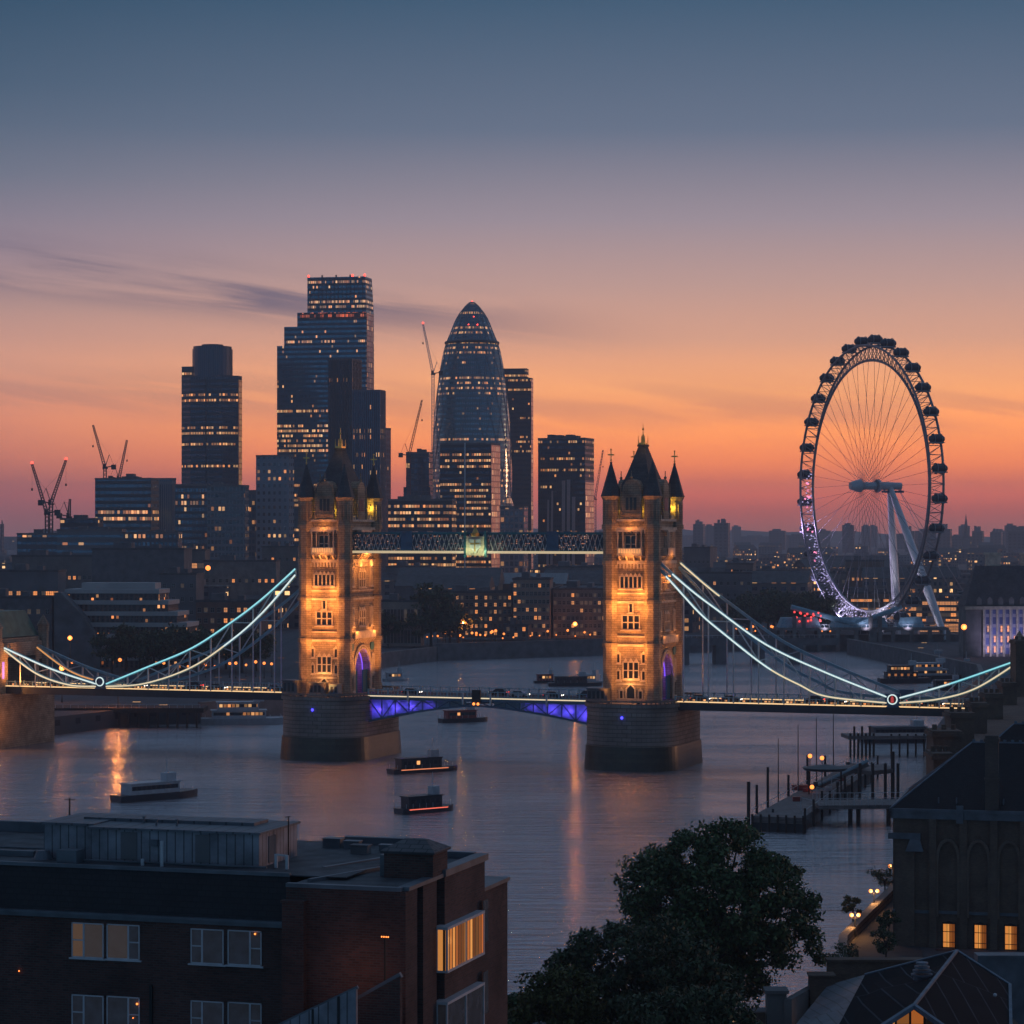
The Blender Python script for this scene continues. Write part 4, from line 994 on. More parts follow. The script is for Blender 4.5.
# -- cranes
def lattice(mb, p, q, w0, w1, n):
    p = Vector(p); q = Vector(q); d_ = (q-p); a = d_.cross(Vector((0,1,0)));
    if a.length < .01: a = Vector((1,0,0))
    a.normalize(); b_ = Vector((0,1,0))
    cs = [(1,1),(1,-1),(-1,-1),(-1,1)]
    pt_ = lambda t_, c: p + d_*t_ + (a*c[0] + b_*c[1])*(w0+(w1-w0)*t_)*.5
    for c in cs: mb.bar(pt_(0,c), pt_(1,c), w0*.16)
    for i in range(n):
        for c, c2 in zip(cs, cs[1:]+cs[:1]): mb.bar(pt_(i/n,c), pt_((i+1)/n,c2), w0*.10)
def crane(label, px, ybase, ycab, tips, Y, m, red=True, dy=0):
    s = Y/F; o = empty('tower_crane', (px2x(px, Y), Y, GZ), 0, label, 'crane')
    zb, zc = py2z(ybase, Y)-GZ, py2z(ycab, Y)-GZ
    mb = MB(); lattice(mb, (0,0,0), (0,0,zc), 1.9, 1.9, int(zc/3)+4); mb.build('mast', m, o)
    MB().box(-1.6, 1.8, -1.2, 1.2, zc, zc+1.0).box(-1.4, .2, -1.5, -.2, zc+1, zc+3.2).build('slewing_cab', M['deckside'], o)
    tx, ty = tips; tip = ((tx-px)*s, 0, py2z(ty, Y)-GZ); sg = -1 if tx < px else 1
    mb = MB(); lattice(mb, (0,0,zc+1), tip, 1.7, .9, 18); mb.build('jib', m, o)
    mb = MB().bar((0,0,zc+1), (-sg*6,0,zc+2.2), .5); mb.box(-sg*6-1.6, -sg*6+1.6, -1.1, 1.1, zc-.3, zc+3).build('counterweight', M['deckside'], o)
    mb = MB().bar((0,0,zc+1), (-sg*3.0,0,zc+10), .3).bar((-sg*3,0,zc+10), (-sg*6,0,zc+3), .12).bar((-sg*3,0,zc+10), (tip[0]*.75, 0, zc+(tip[2]-zc)*.75), .07)
    mb.build('pendant_frame', m, o)
    MB().bar(tip, (tip[0], 0, tip[2]-14), .06).box(tip[0]-.5, tip[0]+.5, -.4, .4, tip[2]-15.4, tip[2]-14).build('hook_line', M['deckside'], o)
    if red: MB().ball((tip[0], 0, tip[2]+.8), .8).build('aviation_light', M['red_em'], o)
crane('tower crane leaning left, one of the crossed pair at far left', 47, 545, 515, (32, 464), 1500, M['crane'])
crane('tower crane leaning right, one of the crossed pair at far left', 51, 545, 505, (66, 460), 1540, M['crane'])
crane('crane with its jib leaning left above the wide office block', 105, 478, 469, (93, 425), 1800, M['crane'], False)
crane('slim crane with a right-leaning jib and no mast showing above the wide office block', 119, 478, 480, (127, 440), 1850, M['crane'], False)
crane('short crane jib standing over the low dark block at far left', 69, 520, 518, (70, 499), 1600, M['crane'], False)
crane('tallest tower crane, leaning left beside the bullet-shaped skyscraper', 433, 540, 375, (423, 324), 1980, M['white_steel'])
crane('small red crane leaning right over the block under construction', 409, 455, 457, (422, 400), 1880, M['crane_red'], False)
crane('distant thin crane right of the broad dark block', 595, 530, 500, (603, 450), 2300, M['crane'], False)

# ================================================================== BIG WHEEL
WY = 1150.0; WC = Vector((px2x(868.5, WY), WY, 71.5))
WR = 62.0; wheel = empty('observation_wheel', (WC.x, WC.y, 4.0), -R(70.5), 'giant white observation wheel standing beside the river', 'observation wheel')
HZ = WC.z - 4.0
# local x runs in the wheel's plane (towards the camera on the right), local y is the axle (away, to the right)
wst = mat('wheel_white_steel', (.26,.26,.28), .45, .2, var=.2, vs_=.2)
def rp(a, r_, y): return (r_*math.cos(a), y, HZ + r_*math.sin(a))
rim = MB(); NB = 96
for i in range(NB):
    a, b_ = 2*math.pi*i/NB, 2*math.pi*(i+1)/NB; mid = (a+b_)/2
    for y in (-3.2, 3.2):
        rim.bar(rp(a, WR, y), rp(b_, WR, y), .55, n=6)
        rim.bar(rp(a, WR, y), rp(mid, WR-6.5, 0), .17); rim.bar(rp(b_, WR, y), rp(mid, WR-6.5, 0), .17)
    rim.bar(rp(a, WR-6.5, 0), rp(b_, WR-6.5, 0), .6, n=6)
    rim.bar(rp(a, WR, -3.2), rp(a, WR, 3.2), .2); rim.bar(rp(a, WR, -3.2), rp(b_, WR, 3.2), .12)
rim.build('rim', wst, wheel)
sp_ = MB()
for i in range(64):
    a = 2*math.pi*i/64; sg = 1 if i % 2 else -1
    sp_.bar((1.4*math.cos(a+sg*.4), sg*3.6, HZ+1.4*math.sin(a+sg*.4)), rp(a, WR-6.5, 0), .085)
sp_.build('spoke_cables', wst, wheel)
hb = MB()
def cyl_y(mb, y0, y1, r0, r1=None, n=20): return mb.bar((0,y0,HZ), (0,y1,HZ), r0, r1, n)
cyl_y(hb, -5.2, 5.2, 1.7); cyl_y(hb, -6.0, -4.0, 2.6, 3.0); cyl_y(hb, 4.0, 5.5, 3.0, 2.6)
hst = mat('hub_white_steel', (.6,.6,.62), .4, .1, var=.1, vs_=.3); hb.build('hub', hst, wheel); hb = MB(); cyl_y(hb, -9.0, -6.0, 1.6, 2.6); hb.build('hub_cap', hst, wheel); hb = MB(); cyl_y(hb, 5.5, 16.0, 1.9, 1.6); hb.build('spindle', hst, wheel)
MB().box(-1.2, 1.2, 7, 17, HZ-3.0, HZ-2.0).bar((0,8,HZ-2), (0,8,HZ), .3).bar((0,16,HZ-2), (0,16,HZ), .3).build('maintenance_gantry', M['blue_steel'], wheel)
Rw = Matrix.Rotation(R(70.5), 3, 'Z')
def wl(px, Y, z):   # world image point -> wheel-local
    v = Rw @ (Vector((px2x(px, Y), Y, 0)) - Vector((WC.x, WC.y, 0))); return (v.x, v.y, z-4.0)
for foot in (wl(898, 1170, 4.3), wl(946, 1125, 4.3)):
    lg = MB(); top = Vector((0, 10.5, HZ)); f_ = Vector(foot)
    mid1 = top.lerp(f_, .35); mid2 = top.lerp(f_, .7)
    lg.bar(top, mid1, 1.2, 1.75, 12).bar(mid1, mid2, 1.75, 2.0, 12).bar(mid2, f_, 2.0, 1.3, 12)
    lg.build('support_leg', mat('leg_white_steel', (.75,.75,.77), .4, .1, var=.08, vs_=.2), wheel)
for bs in (wl(973, 1190, 4.5), wl(990, 1200, 4.5)): MB().bar((0, 14, HZ), bs, .13).build('backstay_cable', wst, wheel)
cap = MB()
prof = []
for k in range(9):
    t_ = math.pi*k/8; prof.append((max(.02, 2.1*math.sin(t_)**.8), -3.7*math.cos(t_)))
nn = 12; v_ = []; f_ = []
for r_, y in prof:
    for i in range(nn): a = 2*math.pi*i/nn; v_.append((r_*math.cos(a), y, r_*math.sin(a)))
for k in range(8):
    for i in range(nn): j = (i+1) % nn; f_.append((k*nn+i, k*nn+j, (k+1)*nn+j, (k+1)*nn+i))
cap.add(v_, f_)
capg = mat('tinted_pod_glass', (.05,.06,.075), .1, .2, var=.2); cap_me = cap.mesh('capsule', capg)
cf = MB()
for y in (-1.7, 1.7): cf.path([(2.15*math.cos(2*math.pi*i/12), y, 2.15*math.sin(2*math.pi*i/12)) for i in range(13)], .22)
cf.box(-1.6, 1.6, -2.9, 2.9, -1.9, -1.3); cf_me = cf.mesh('mounting_ring', wst)
for i in range(32):
    a = 2*math.pi*(i+.5)/32; p = rp(a, WR+2.6, 0)
    c0 = link('capsule', cap_me, wheel, p); link('mounting_ring', cf_me, c0)
# lamps on the lower rim
lp = MB(); rnd = random.Random(3)
for i in range(230):
    a = R(rnd.uniform(172, 300)); r_ = WR - rnd.uniform(-.4, 6.4); y = rnd.uniform(-2.6, 2.6)*(1-(WR-r_)/7); q = rp(a, r_, y); lp.box(q[0]-.22, q[0]+.22, q[1]-.22, q[1]+.22, q[2]-.22, q[2]+.22)
tag(lp.build('rim_lamps', emis('lilac_rim_lamp', (.62,.55,1,1), .8, False), wheel), kind='stuff')
lp = MB()
for i in range(14):
    a = R(rnd.uniform(175, 215)); q = rp(a, WR-rnd.uniform(0, 5), -1); lp.ball(q, .5, 6, 4)
tag(lp.build('pink_rim_lamps', emis('pink_rim_lamp', (1,.25,.45,1), 1.5, False), wheel), kind='stuff')
for a, e, c in ((195, 3500, (.7,.5,1)), (225, 5000, (.65,.55,1)), (252, 5500, (.75,.65,1)), (285, 3500, (.85,.8,1))):
    q = rp(R(a), WR+9, -10); q2 = rp(R(a), WR-3, 0); q = (q[0], q[1], max(q[2], 8.0)); spot(q, q2, e*7, c, R(110), 1.0, 1.5, wheel)
# boarding platform in front of the wheel
bpf = empty('boarding_platform', (px2x(868, 1120), 1120, 0), R(4), 'pale concrete boarding platform with square openings over the water below the big wheel', 'pier')
mb = MB().box(-40, 34, -6, 7, 9.0, 10.2)
for i in range(10): mb.box(-39+i*8, -38+i*8+.6, -6, -4.6, -.5, 9)
mb.box(-4, 32, -5.6, -5.0, 2.0, 3.2); mb.build('deck', M['concrete'], bpf)
mb = MB()
for i in range(38): mb.bar((-40+i*2, -5.9, 10.2), (-40+i*2, -5.9, 11.4), .08)
mb.bar((-40,-5.9,11.4), (34,-5.9,11.4), .1).build('railing', M['white_steel'], bpf)
for x, wd in ((-30, 18), (-4, 24), (18, 12)):
    MB().frus(x-wd/2, x+wd/2, -3.5, 5, 10.2, x-wd/2+1.5, x+wd/2-1.5, -2.5, 4, 14.4).build('canopy', M['dim_blue'], bpf)
MB().bar((-34,-3,19), (-6,-3,11.4), 1.1, 1.1, 6).bar((-6,-3,11.4), (14,-3,19), 1.1, 1.1, 6).build('curved_fender', M['dim_blue'], bpf)
mb = MB()
for i in range(16): mb.ball((-26+rnd.uniform(-7,7), -3.8, 14.5+rnd.uniform(-2,2.5)), .5, 6, 4)
tag(mb.build('red_lights', emis('red_platform_light', (1,.06,.05,1), 1.6, False), bpf), kind='stuff')
for x in (-20, -2, 16): spot((x, -8, 9.5), (x, 0, 15), 1500, (.75,.7,1), R(100), 1, 1, bpf)
for x in (-33, -29, 0, 4): MB().box(x-.8, x+.8, -6.2, -4.6, -.5, 15).build('column', M['concrete'], bpf)
M['ground_hill'] = mat('wooded_hill', (.04,.045,.04), .9, vs_=.004)
# ================================================================== MIDDLE DISTANCE
# a window mesh, facing -y, shared by copies
def winmesh(name, w_, h_, glass, frame, mull=1, sill=True, t_=.10):
    mb = MB().box(-w_/2, w_/2, -.04, .0, 0, h_, 1)
    mb.box(-w_/2-t_, -w_/2, -.16, 0, -t_, h_+t_).box(w_/2, w_/2+t_, -.16, 0, -t_, h_+t_).box(-w_/2, w_/2, -.16, 0, h_, h_+t_).box(-w_/2, w_/2, -.16, 0, -t_, 0)
    for i in range(1, mull+1): x = -w_/2 + w_*i/(mull+1); mb.box(x-t_/2, x+t_/2, -.12, -.04, 0, h_)
    mb.box(-w_/2, w_/2, -.10, -.04, h_*.55-t_/2, h_*.55+t_/2)
    if sill: mb.box(-w_/2-.2, w_/2+.2, -.3, 0, -t_-.15, -t_)
    return mb.mesh(name, [frame, glass])
wframe = mat('pale_window_frame', (.25,.24,.23), .6, var=.1)
_wc = {}
def wm_(w_, h_, kind):
    k = (w_, h_, kind)
    if k not in _wc: _wc[k] = winmesh('window', w_, h_, {'d': M['darkglass'], 'l': M['litglass'], 'a': M['litglass2'], 'm': M['dimglass']}[kind], wframe)
    return _wc[k]
def house(name, label, px0, pxm, px1, ytop, Y, th, wallm, floors, bays, cat='building', roof='flat', rm=None, lit=.22, ww=1.25, wh=1.6, zb=GZ, roofh=5.0, seed=0, side_bays=0, chim=0, group=None, fh=None):
    r_ = random.Random(seed or int(px0*31+ytop)); th = R(th); X0, w_, d_ = box_dims(px0, pxm, px1, Y, th); d_ = max(d_, 10); h = py2z(ytop, Y) - zb
    o = empty(name, (X0, Y, zb), -th, label, cat, group)
    he = h - (roofh if roof != 'flat' else .8)
    wl_ = MB().box(0, w_, 0, d_, 0, he)
    fh = fh or (he-1.0)/floors
    for k in range(1, floors): wl_.box(-.12, w_+.12, -.12, 0, .8+k*fh-.35, .8+k*fh-.15)
    wl_.build('wall', wallm, o)
    rm = rm or M['slate']
    if roof == 'flat':
        mb = MB().box(-.3, w_+.3, -.3, .3, he, h).box(-.3, w_+.3, d_-.3, d_+.3, he, h).box(-.3, .3, .3, d_-.3, he, h).box(w_-.3, w_+.3, .3, d_-.3, he, h).box(.3, w_-.3, .3, d_-.3, he, he+.15)
        ro = mb.build('roof', rm, o)
        mb = MB().box(w_*.15, w_*.75, d_*.25, d_*.75, he+.15, he+.6).box(w_*.2, w_*.4, d_*.3, d_*.7, he+.15, he+3.2).box(w_*.6, w_*.7, d_*.3, d_*.6, he+.15, he+2.4); mb.build('roof_plant', M['concrete_dark'], ro)
    elif roof == 'hip':
        k = min(d_*.5, w_*.3); ro = MB().frus(-.5, w_+.5, -.5, d_+.5, he, k, w_-k, d_*.5-.3, d_*.5+.3, h).build('roof', rm, o)
    elif roof == 'mansard':
        ro = MB().frus(-.3, w_+.3, -.3, d_+.3, he, 1.8, w_-1.8, 1.8, d_-1.8, h).build('roof', rm, o)
        n = max(2, bays//2)
        for i in range(n):
            x = w_*(i+.5)/n; MB().box(x-.8, x+.8, .1, 1.8, he+.4, he+2.6).box(x-.5, x+.5, .04, .1, he+.7, he+2.3, 1).build('dormer', [M['lead'], M['litglass'] if r_.random() < lit else M['darkglass']], ro)
    else:
        ro = MB().ext([(-.4, he), (d_+.4, he), (d_*.5, h)], 'x', -.2, w_+.2).build('roof', rm, o)
    for i in range(chim):
        x = w_*(i+.5)/chim; MB().box(x-.8, x+.8, d_*.5-.6, d_*.5+.6, he, h+2.2).box(x-.95, x+.95, d_*.5-.75, d_*.5+.75, h+2.2, h+2.5).build('chimney', M['bricky'], ro)
    n = 0
    for k in range(floors):
        for i in range(bays):
            if n >= 96: break
            q = r_.random(); kd = 'a' if q < lit*.35 else 'l' if q < lit else 'm' if q < lit+.18 else 'd'
            link('window', wm_(ww, wh, kd), o, (w_*(i+.5)/bays, 0, 1.3 + k*fh)); n += 1
        for i in range(side_bays):
            if n >= 96: break
            kd = 'l' if r_.random() < lit else 'd'
            link('window', wm_(ww, wh, kd), o, (w_, d_*(i+.5)/side_bays, 1.3+k*fh), math.pi/2); n += 1
    return o, w_, d_, he, h
bk = [brick('old_stock_brick', (.20,.14,.11,1), (.27,.19,.145,1), (.15,.12,.1,1), .3, .1, .014), mat('grey_render', (.15,.15,.155), .85, var=.3, vs_=.1), brick('russet_brick', (.17,.09,.07,1), (.22,.12,.09,1), (.15,.12,.1,1), .3, .1, .014), brick('grey_stock_brick', (.19,.175,.165,1), (.25,.225,.20,1), (.1,.095,.09,1), .3, .1, .014), brick('tan_stock_brick', (.34,.25,.20,1), (.42,.31,.24,1), (.2,.17,.15,1), .3, .1, .014)]
# riverfront between the two towers
house('riverside_building', 'long brick riverside block with many small lit windows behind the dark trees', 436, 512, 514, 591, 1110, 3, bk[0], 6, 16, lit=.24, ww=1.05, wh=1.5, zb=6, seed=11)
house('riverside_building', 'pink-grey riverside block, taller and lighter than its neighbours, between the bridge towers', 513, 550, 553, 578, 1100, 4, bk[4], 7, 9, lit=.14, ww=1.1, wh=1.5, zb=6, seed=12)
house('riverside_building', 'dark riverside block just left of the right bridge tower', 553, 606, 612, 588, 1105, 4, bk[3], 6, 12, lit=.14, ww=1.1, wh=1.5, zb=6, seed=13)
house('riverside_building', 'colonnaded pale block right behind the left bridge tower', 380, 421, 424, 600, 1050, 4, bk[4], 2, 12, lit=.0, ww=1.0, wh=5.2, zb=5, seed=14)
house('riverside_building', 'small dark cube-like block on the quay between the bridge towers', 504, 528, 532, 624, 1090, 8, M['concrete_dark'], 2, 3, lit=.1, zb=6, seed=15)
house('hall', 'wide hall with a long dark roof behind the riverfront blocks', 395, 498, 505, 568, 1300, 4, bk[1], 2, 10, roof='gable', lit=.25, roofh=9, seed=16)
house('hall', 'long pale-roofed shed behind the dark riverside block', 500, 566, 570, 574, 1330, 3, bk[1], 2, 8, roof='gable', rm=M['corr'], lit=.1, roofh=5, seed=17)
house('office_block', 'mid-grey flat block below the high walkway near the right tower', 545, 603, 606, 566, 1450, 4, M['concrete'], 3, 10, lit=.1, seed=18)
house('office_block', 'flat block with one lit strip behind the left bridge tower', 386, 430, 436, 566, 1400, 4, bk[1], 3, 8, lit=.3, seed=19)
# left bank
ht = empty('terraced_hotel', (px2x(66, 900), 900, GZ), R(-5), 'long stepped concrete building with pale horizontal bands and a sloping end wall', 'hotel')
s_ = 900/F; bandm = mat('pale_concrete_band', (.46,.43,.41), .8, var=.2, vs_=.1)
fl = facade('hotel_window_strip', (.10,.09,.09), (.03,.03,.035), cw=1.7, fh=1.2, ww=.5, wh=.9, seed=9, pb=.10, pn=.12, thr=.6, em=(1,.38,.12,1), es=1.5)
rows = [(589, 66, 160), (600, 70, 170), (611, 78, 180), (622, 84, 190), (633, 92, 200), (644, 98, 205), (655, 100, 206)]
for i, (y, a, b_) in enumerate(rows):
    z = py2z(y, 900)-GZ; x0 = (a-66)*s_; x1 = (b_-66)*s_; off = -i*1.0
    MB().box(x0, x1, off, 16, z-3.9, z-1.5).build('window_strip', fl, ht)
    MB().box(x0-.3, x1+.4, off-.7, 16, z-1.5, z-.05).build('balcony_band', bandm, ht)
MB().ext([(-2, 0), (14, 0), (14, 8), (8, 18), (0, py2z(592, 900)-GZ), (-2, py2z(592, 900)-GZ)], 'y', -8, 16).build('sloping_end_wall', M['concrete_dark'], ht)
MB().path([(14.1, -8.2, 8), (8.1, -8.2, 18), (0, -8.2, py2z(592, 900)-GZ)], .35).build('coping', M['concrete'], ht)
MB().box(4, 30, 6, 15, py2z(589, 900)-GZ, py2z(583, 900)-GZ).build('penthouse', bandm, ht)
house('office_block', 'large windowless dark block behind the stepped concrete building', 92, 184, 192, 548, 1150, 4, M['concrete_dark'], 2, 3, lit=.6, seed=21)
house('office_block', 'dark long block with five bright windows at far left', 0, 58, 66, 570, 1060, 4, bk[1], 3, 14, lit=.55, ww=1.8, seed=22)
house('office_block', 'dark blue-grey slab behind the long block with five bright windows', 12, 92, 98, 555, 1250, 4, bk[3], 3, 16, lit=.2, seed=23)
house('office_block', 'dark brick block between the stepped building and the left bridge tower', 196, 262, 268, 600, 960, 3, bk[2], 5, 10, lit=.22, seed=24)
house('office_block', 'block with a bright shop-like lit window under the round-crowned tower', 183, 205, 210, 549, 1300, 6, bk[3], 4, 3, lit=.5, ww=3.2, wh=2.4, seed=25)
house('office_block', 'pale curved-looking terrace roof block left of the left bridge tower', 204, 276, 280, 560, 1260, 3, M['concrete'], 3, 11, lit=.15, seed=26)
house('office_block', 'small dark block close behind the left bridge tower chain', 262, 298, 303, 546, 1400, 5, bk[3], 5, 5, lit=.3, seed=27)
house('office_block', 'dark block behind the left abutment roof', -30, 52, 60, 596, 900, 3, M['concrete_dark'], 4, 9, lit=.1, seed=28)
house('office_block', 'tall narrow dark block behind the stepped building', 160, 196, 204, 573, 1080, 6, bk[1], 5, 4, lit=.08, seed=29)
# between the right tower and the wheel
house('warehouse', 'dark long warehouse right behind the right bridge tower', 684, 752, 760, 572, 1330, 4, bk[1], 4, 10, lit=.08, seed=31)
MB_l = MB().box(0, 3.5, 0, 2, 0, 4)
house('office_block', 'flat dark block with one large glowing corner, right of the right tower', 726, 753, 756, 563, 1420, 6, bk[3], 5, 4, lit=.45, ww=3.0, wh=2.4, seed=32)
house('office_block', 'low dark slab with a pale end panel on the skyline right of the right tower', 684, 710, 717, 547, 1900, 10, bk[1], 3, 6, lit=.0, seed=33)
house('office_block', 'long low block with a bright strip of windows beyond the trees', 752, 800, 806, 570, 1600, 4, bk[1], 2, 14, lit=.7, ww=2.6, seed=34)
house('office_block', 'brown block seen through the lower spokes of the wheel', 846, 884, 890, 560, 1500, 6, bk[0], 5, 8, lit=.2, seed=35)
house('office_block', 'dark low block seen through the wheel above its boarding platform', 820, 846, 850, 572, 1450, 6, bk[3], 4, 5, lit=.3, seed=36)
house('shopping_terrace', 'low terrace blazing with lights behind the wheel legs', 838, 905, 910, 592, 1350, 3, bk[0], 3, 16, lit=.7, ww=2.6, wh=1.2, seed=37)
house('shopping_terrace', 'low lit terrace between the wheel and the grand riverside hall', 905, 962, 966, 598, 1300, 3, bk[4], 4, 10, lit=.5, ww=2.6, wh=1.6, seed=38)
house('office_block', 'small lit block in front of the terrace beside the grand riverside hall', 920, 958, 962, 622, 1180, 3, bk[4], 3, 8, lit=.5, ww=2.4, wh=1.5, seed=39)
# grand hall on the right bank
gh, w_, d_, he, h_ = house('grand_hall', 'grand stone hall with a steep dark roof and rows of blue and amber windows', 966, 1064, 1090, 566, 985, -6, M['concrete'], 1, 1, lit=0, roof='hip', roofh=15, zb=4)
for ch in list(col.objects):
    if ch.parent == gh and ch.name.startswith('window'): bpy.data.objects.remove(ch)
for x9 in (10, 24): spot((x9, -13, 2), (x9+2, 0, 8), 5200, (.62,.55,1), R(100), 1, 1, gh)
bluef = facade('hall_window_wall', (.36,.34,.42), (.14,.16,.34), cw=2.6, fh=3.9, ww=.5, wh=.68, seed=5, pb=.0, pn=0, thr=2)
MB().box(7, w_-1, -.5, -.02, 1, he-1.5).build('window_bay', bluef, gh)
r_ = random.Random(8)
for k in range(3):
    for i in range(12):
        if r_.random() < (.95, .75, .3)[k]: link('window', wm_(1.5, 2.3, 'l' if r_.random() < .6 else 'a'), gh, (8.8+i*2.6, -.52, 1.6+k*3.9))
mb = MB()
for i in range(15): mb.box(6.3+i*2.6, 7.0+i*2.6, -1.1, -.5, 0, he-1.5)
mb.box(-.4, w_, -1.2, 0, he-1.5, he-.3); mb.build('column_row', M['stone_trim'], gh)
for x in (10, 24): MB().box(x, x+5, 5, 9, he+5, he+19).box(x-.4, x+5.4, 4.6, 9.4, he+19, he+20).build('chimney', M['stone_trim'], gh)
for i in range(8): MB().ext([(4+i*4.2, he), (6+i*4.2, he), (6+i*4.2, he+2.4), (5+i*4.2, he+3.4), (4+i*4.2, he+2.4)], 'y', -.4, 3).build('dormer', M['concrete'], gh)
# low road bridge crossing in the distance
rbx = empty('low_road_bridge', (px2x(612, 1010), 1010, 0), R(4), 'low dark bridge on thick pillars beyond the right bridge tower', 'bridge')
MB().box(0, 88, -5, 5, 7.6, 9.2).box(0, 88, -5.3, -5, 7.2, 10.1).build('deck', M['concrete_dark'], rbx)
for x in (12, 27.5, 42, 57, 72): MB().box(x-2.0, x+2.0, -5.5, 5.5, -.5, 7.6).build('pillar', M['concrete_dark'], rbx)
mb = MB()
for i in range(44): mb.bar((i*2+.5, -5.2, 10.1), (i*2+.5, -5.2, 11.2), .06)
mb.bar((0,-5.2,11.2), (88,-5.2,11.2), .07).build('railing', M['white_steel'], rbx)

# far skyline beyond the river on the right and small towers
FS = [(693, 705, 524, 5200, 'hazy square tower block, left one of a pair on the horizon'), (714, 730, 523, 4600, 'hazy square tower block, wider right one of a pair on the horizon'),
      (905, 916, 531, 5600, 'hazy block on the horizon just inside the right rim of the wheel'), (938, 952, 529, 5000, 'hazy flat block on the horizon right of the wheel'),
      (972, 984, 531, 5400, 'hazy block right of the thin spire on the horizon'), (990, 1003, 532, 5600, 'hazy twin-topped block near the right edge of the horizon'), (1008, 1030, 531, 4800, 'hazy broad block at the right edge of the horizon'),
      (0, 4, 524, 4000, 'thin hazy tower at the left edge of the horizon')]
hz = fac((.07,.07,.08), (.04,.04,.05), cw=8, fh=6, ww=.5, wh=.5, pb=.015, pn=.0, thr=2, es=1.6)
for a, b_, yt, Y, lb_ in FS: block('tower_block', lb_, a, b_-2, b_, yt, Y, 14, hz, 'tower block')
hzs = [[('wall', MB().box(0, w9, 0, 20, 0, h9).mesh('wall', hz)), ('roof', MB().box(w9*.2, w9*.7, 4, 16, h9, h9+4).mesh('roof', M['concrete_dark']))] for w9, h9 in ((60, 34), (38, 46), (90, 28), (24, 58))]
rnd = random.Random(77); hp = {}
for i in range(56):
    k = rnd.randrange(4); Y = rnd.uniform(5200, 8000); px = -10 + 1044*(i+rnd.random())/56
    if k in hp: copy_tree(hp[k], None, (px2x(px, Y), Y, GZ), R(rnd.uniform(-15, 15)))
    else:
        o = hp[k] = empty('distant_block', (px2x(px, Y), Y, GZ), 0, 'tiny haze-blurred block in the ragged line of roofs along the horizon', 'building', 'blocks along the horizon')
        for pn_, me_ in hzs[k]: link(pn_, me_, o)
rid = MB(); rnd = random.Random(12); xs9 = [-4000+i*160 for i in range(51)]; hh = [GZ+rnd.uniform(18, 42)+22*math.sin(x/900+1) for x in xs9]
for a9, b9, h1, h2 in zip(xs9, xs9[1:], hh, hh[1:]): rid.add([(a9,10800,0),(b9,10800,0),(b9,11100,h2),(a9,11100,h1),(b9,11800,0),(a9,11800,0)], [(0,1,2,3),(3,2,4,5)])
tag(rid.build('hills', M['ground_hill']), kind='structure')
o = empty('spire', P(966, 5000, GZ), 0, 'thin pointed spire on the horizon right of the wheel', 'church tower')
MB().box(-7, 7, -7, 7, 0, 32).build('tower', M['concrete_dark'], o); MB().ng(0, 0, 6, 32, 78, 8, .3).build('steeple', M['slate'], o)
# crowd of low city buildings
rnd = random.Random(42)
types = []
for i in range(9):
    w0, d0, h0 = rnd.uniform(18, 46), rnd.uniform(14, 26), rnd.uniform(10, 24)
    m_ = fac(*[((.15,.165,.185), DK), ((.09,.10,.115), DK), ((.20,.17,.155), DK)][i % 3], cw=rnd.choice((3, 4, 5)), fh=3.8, ww=.5, wh=.5, pb=.13, pn=.4, thr=.7, es=2.2)
    if i % 3 == 2:
        types.append(('gabled_building', [('wall', MB().box(0, w0, 0, d0, 0, h0).mesh('wall', m_)), ('roof', MB().ext([(-.4, h0), (d0+.4, h0), (d0*.5, h0+6)], 'x', -.3, w0+.3).mesh('roof', M['slate']))]))
    else:
        rm_ = M['concrete'] if i % 2 else M['concrete_dark']
        types.append(('flat_roofed_building', [('wall', MB().box(0, w0, 0, d0, 0, h0).mesh('wall', m_)), ('roof', MB().box(-.3, w0+.3, -.3, d0+.3, h0, h0+.8).box(w0*.3, w0*.5, d0*.3, d0*.7, h0+.8, h0+3.6).mesh('roof', rm_))]))
def inhabited(px, Y):   # keep clear of river, wheel and named landmarks
    return True
cnt = 0
protos = {}
rowsY = [(1230, 18), (1340, 22), (1480, 24), (1650, 26), (1850, 28), (2150, 30), (2500, 32), (3000, 34), (3600, 34), (4400, 34)]
for Y, n in rowsY:
    for i in range(n):
        px = -10 + 1044*(i+rnd.uniform(.1, .9))/n
        if Y < 1400 and 800 < px < 960: continue
        if Y == 1230 and 690 < px < 960: continue
        k = rnd.randrange(9); nm, parts = types[k]; gable = nm.startswith('gab')
        lab = ('low pitched-roof building among the hazy rooftops of the far city', 'pitched roofs of the far city') if gable else ('low flat-roofed building among the hazy blocks of the far city', 'flat-roofed blocks of the far city')
        x = px2x(px, Y) - 14; y = Y + rnd.uniform(-40, 60)
        if k in protos and not (gable): o = copy_tree(protos[k], None, (x, y, GZ), R(rnd.uniform(-25, 25)))
        elif k in protos: o = copy_tree(protos[k], None, (x, y, GZ), R(rnd.uniform(-25, 25)))
        else:
            o = empty(nm, (x, y, GZ), R(rnd.uniform(-20, 20)), lab[0], 'building', lab[1]); protos[k] = o
            for pn_, me_ in parts: link(pn_, me_, o)
        cnt += 1

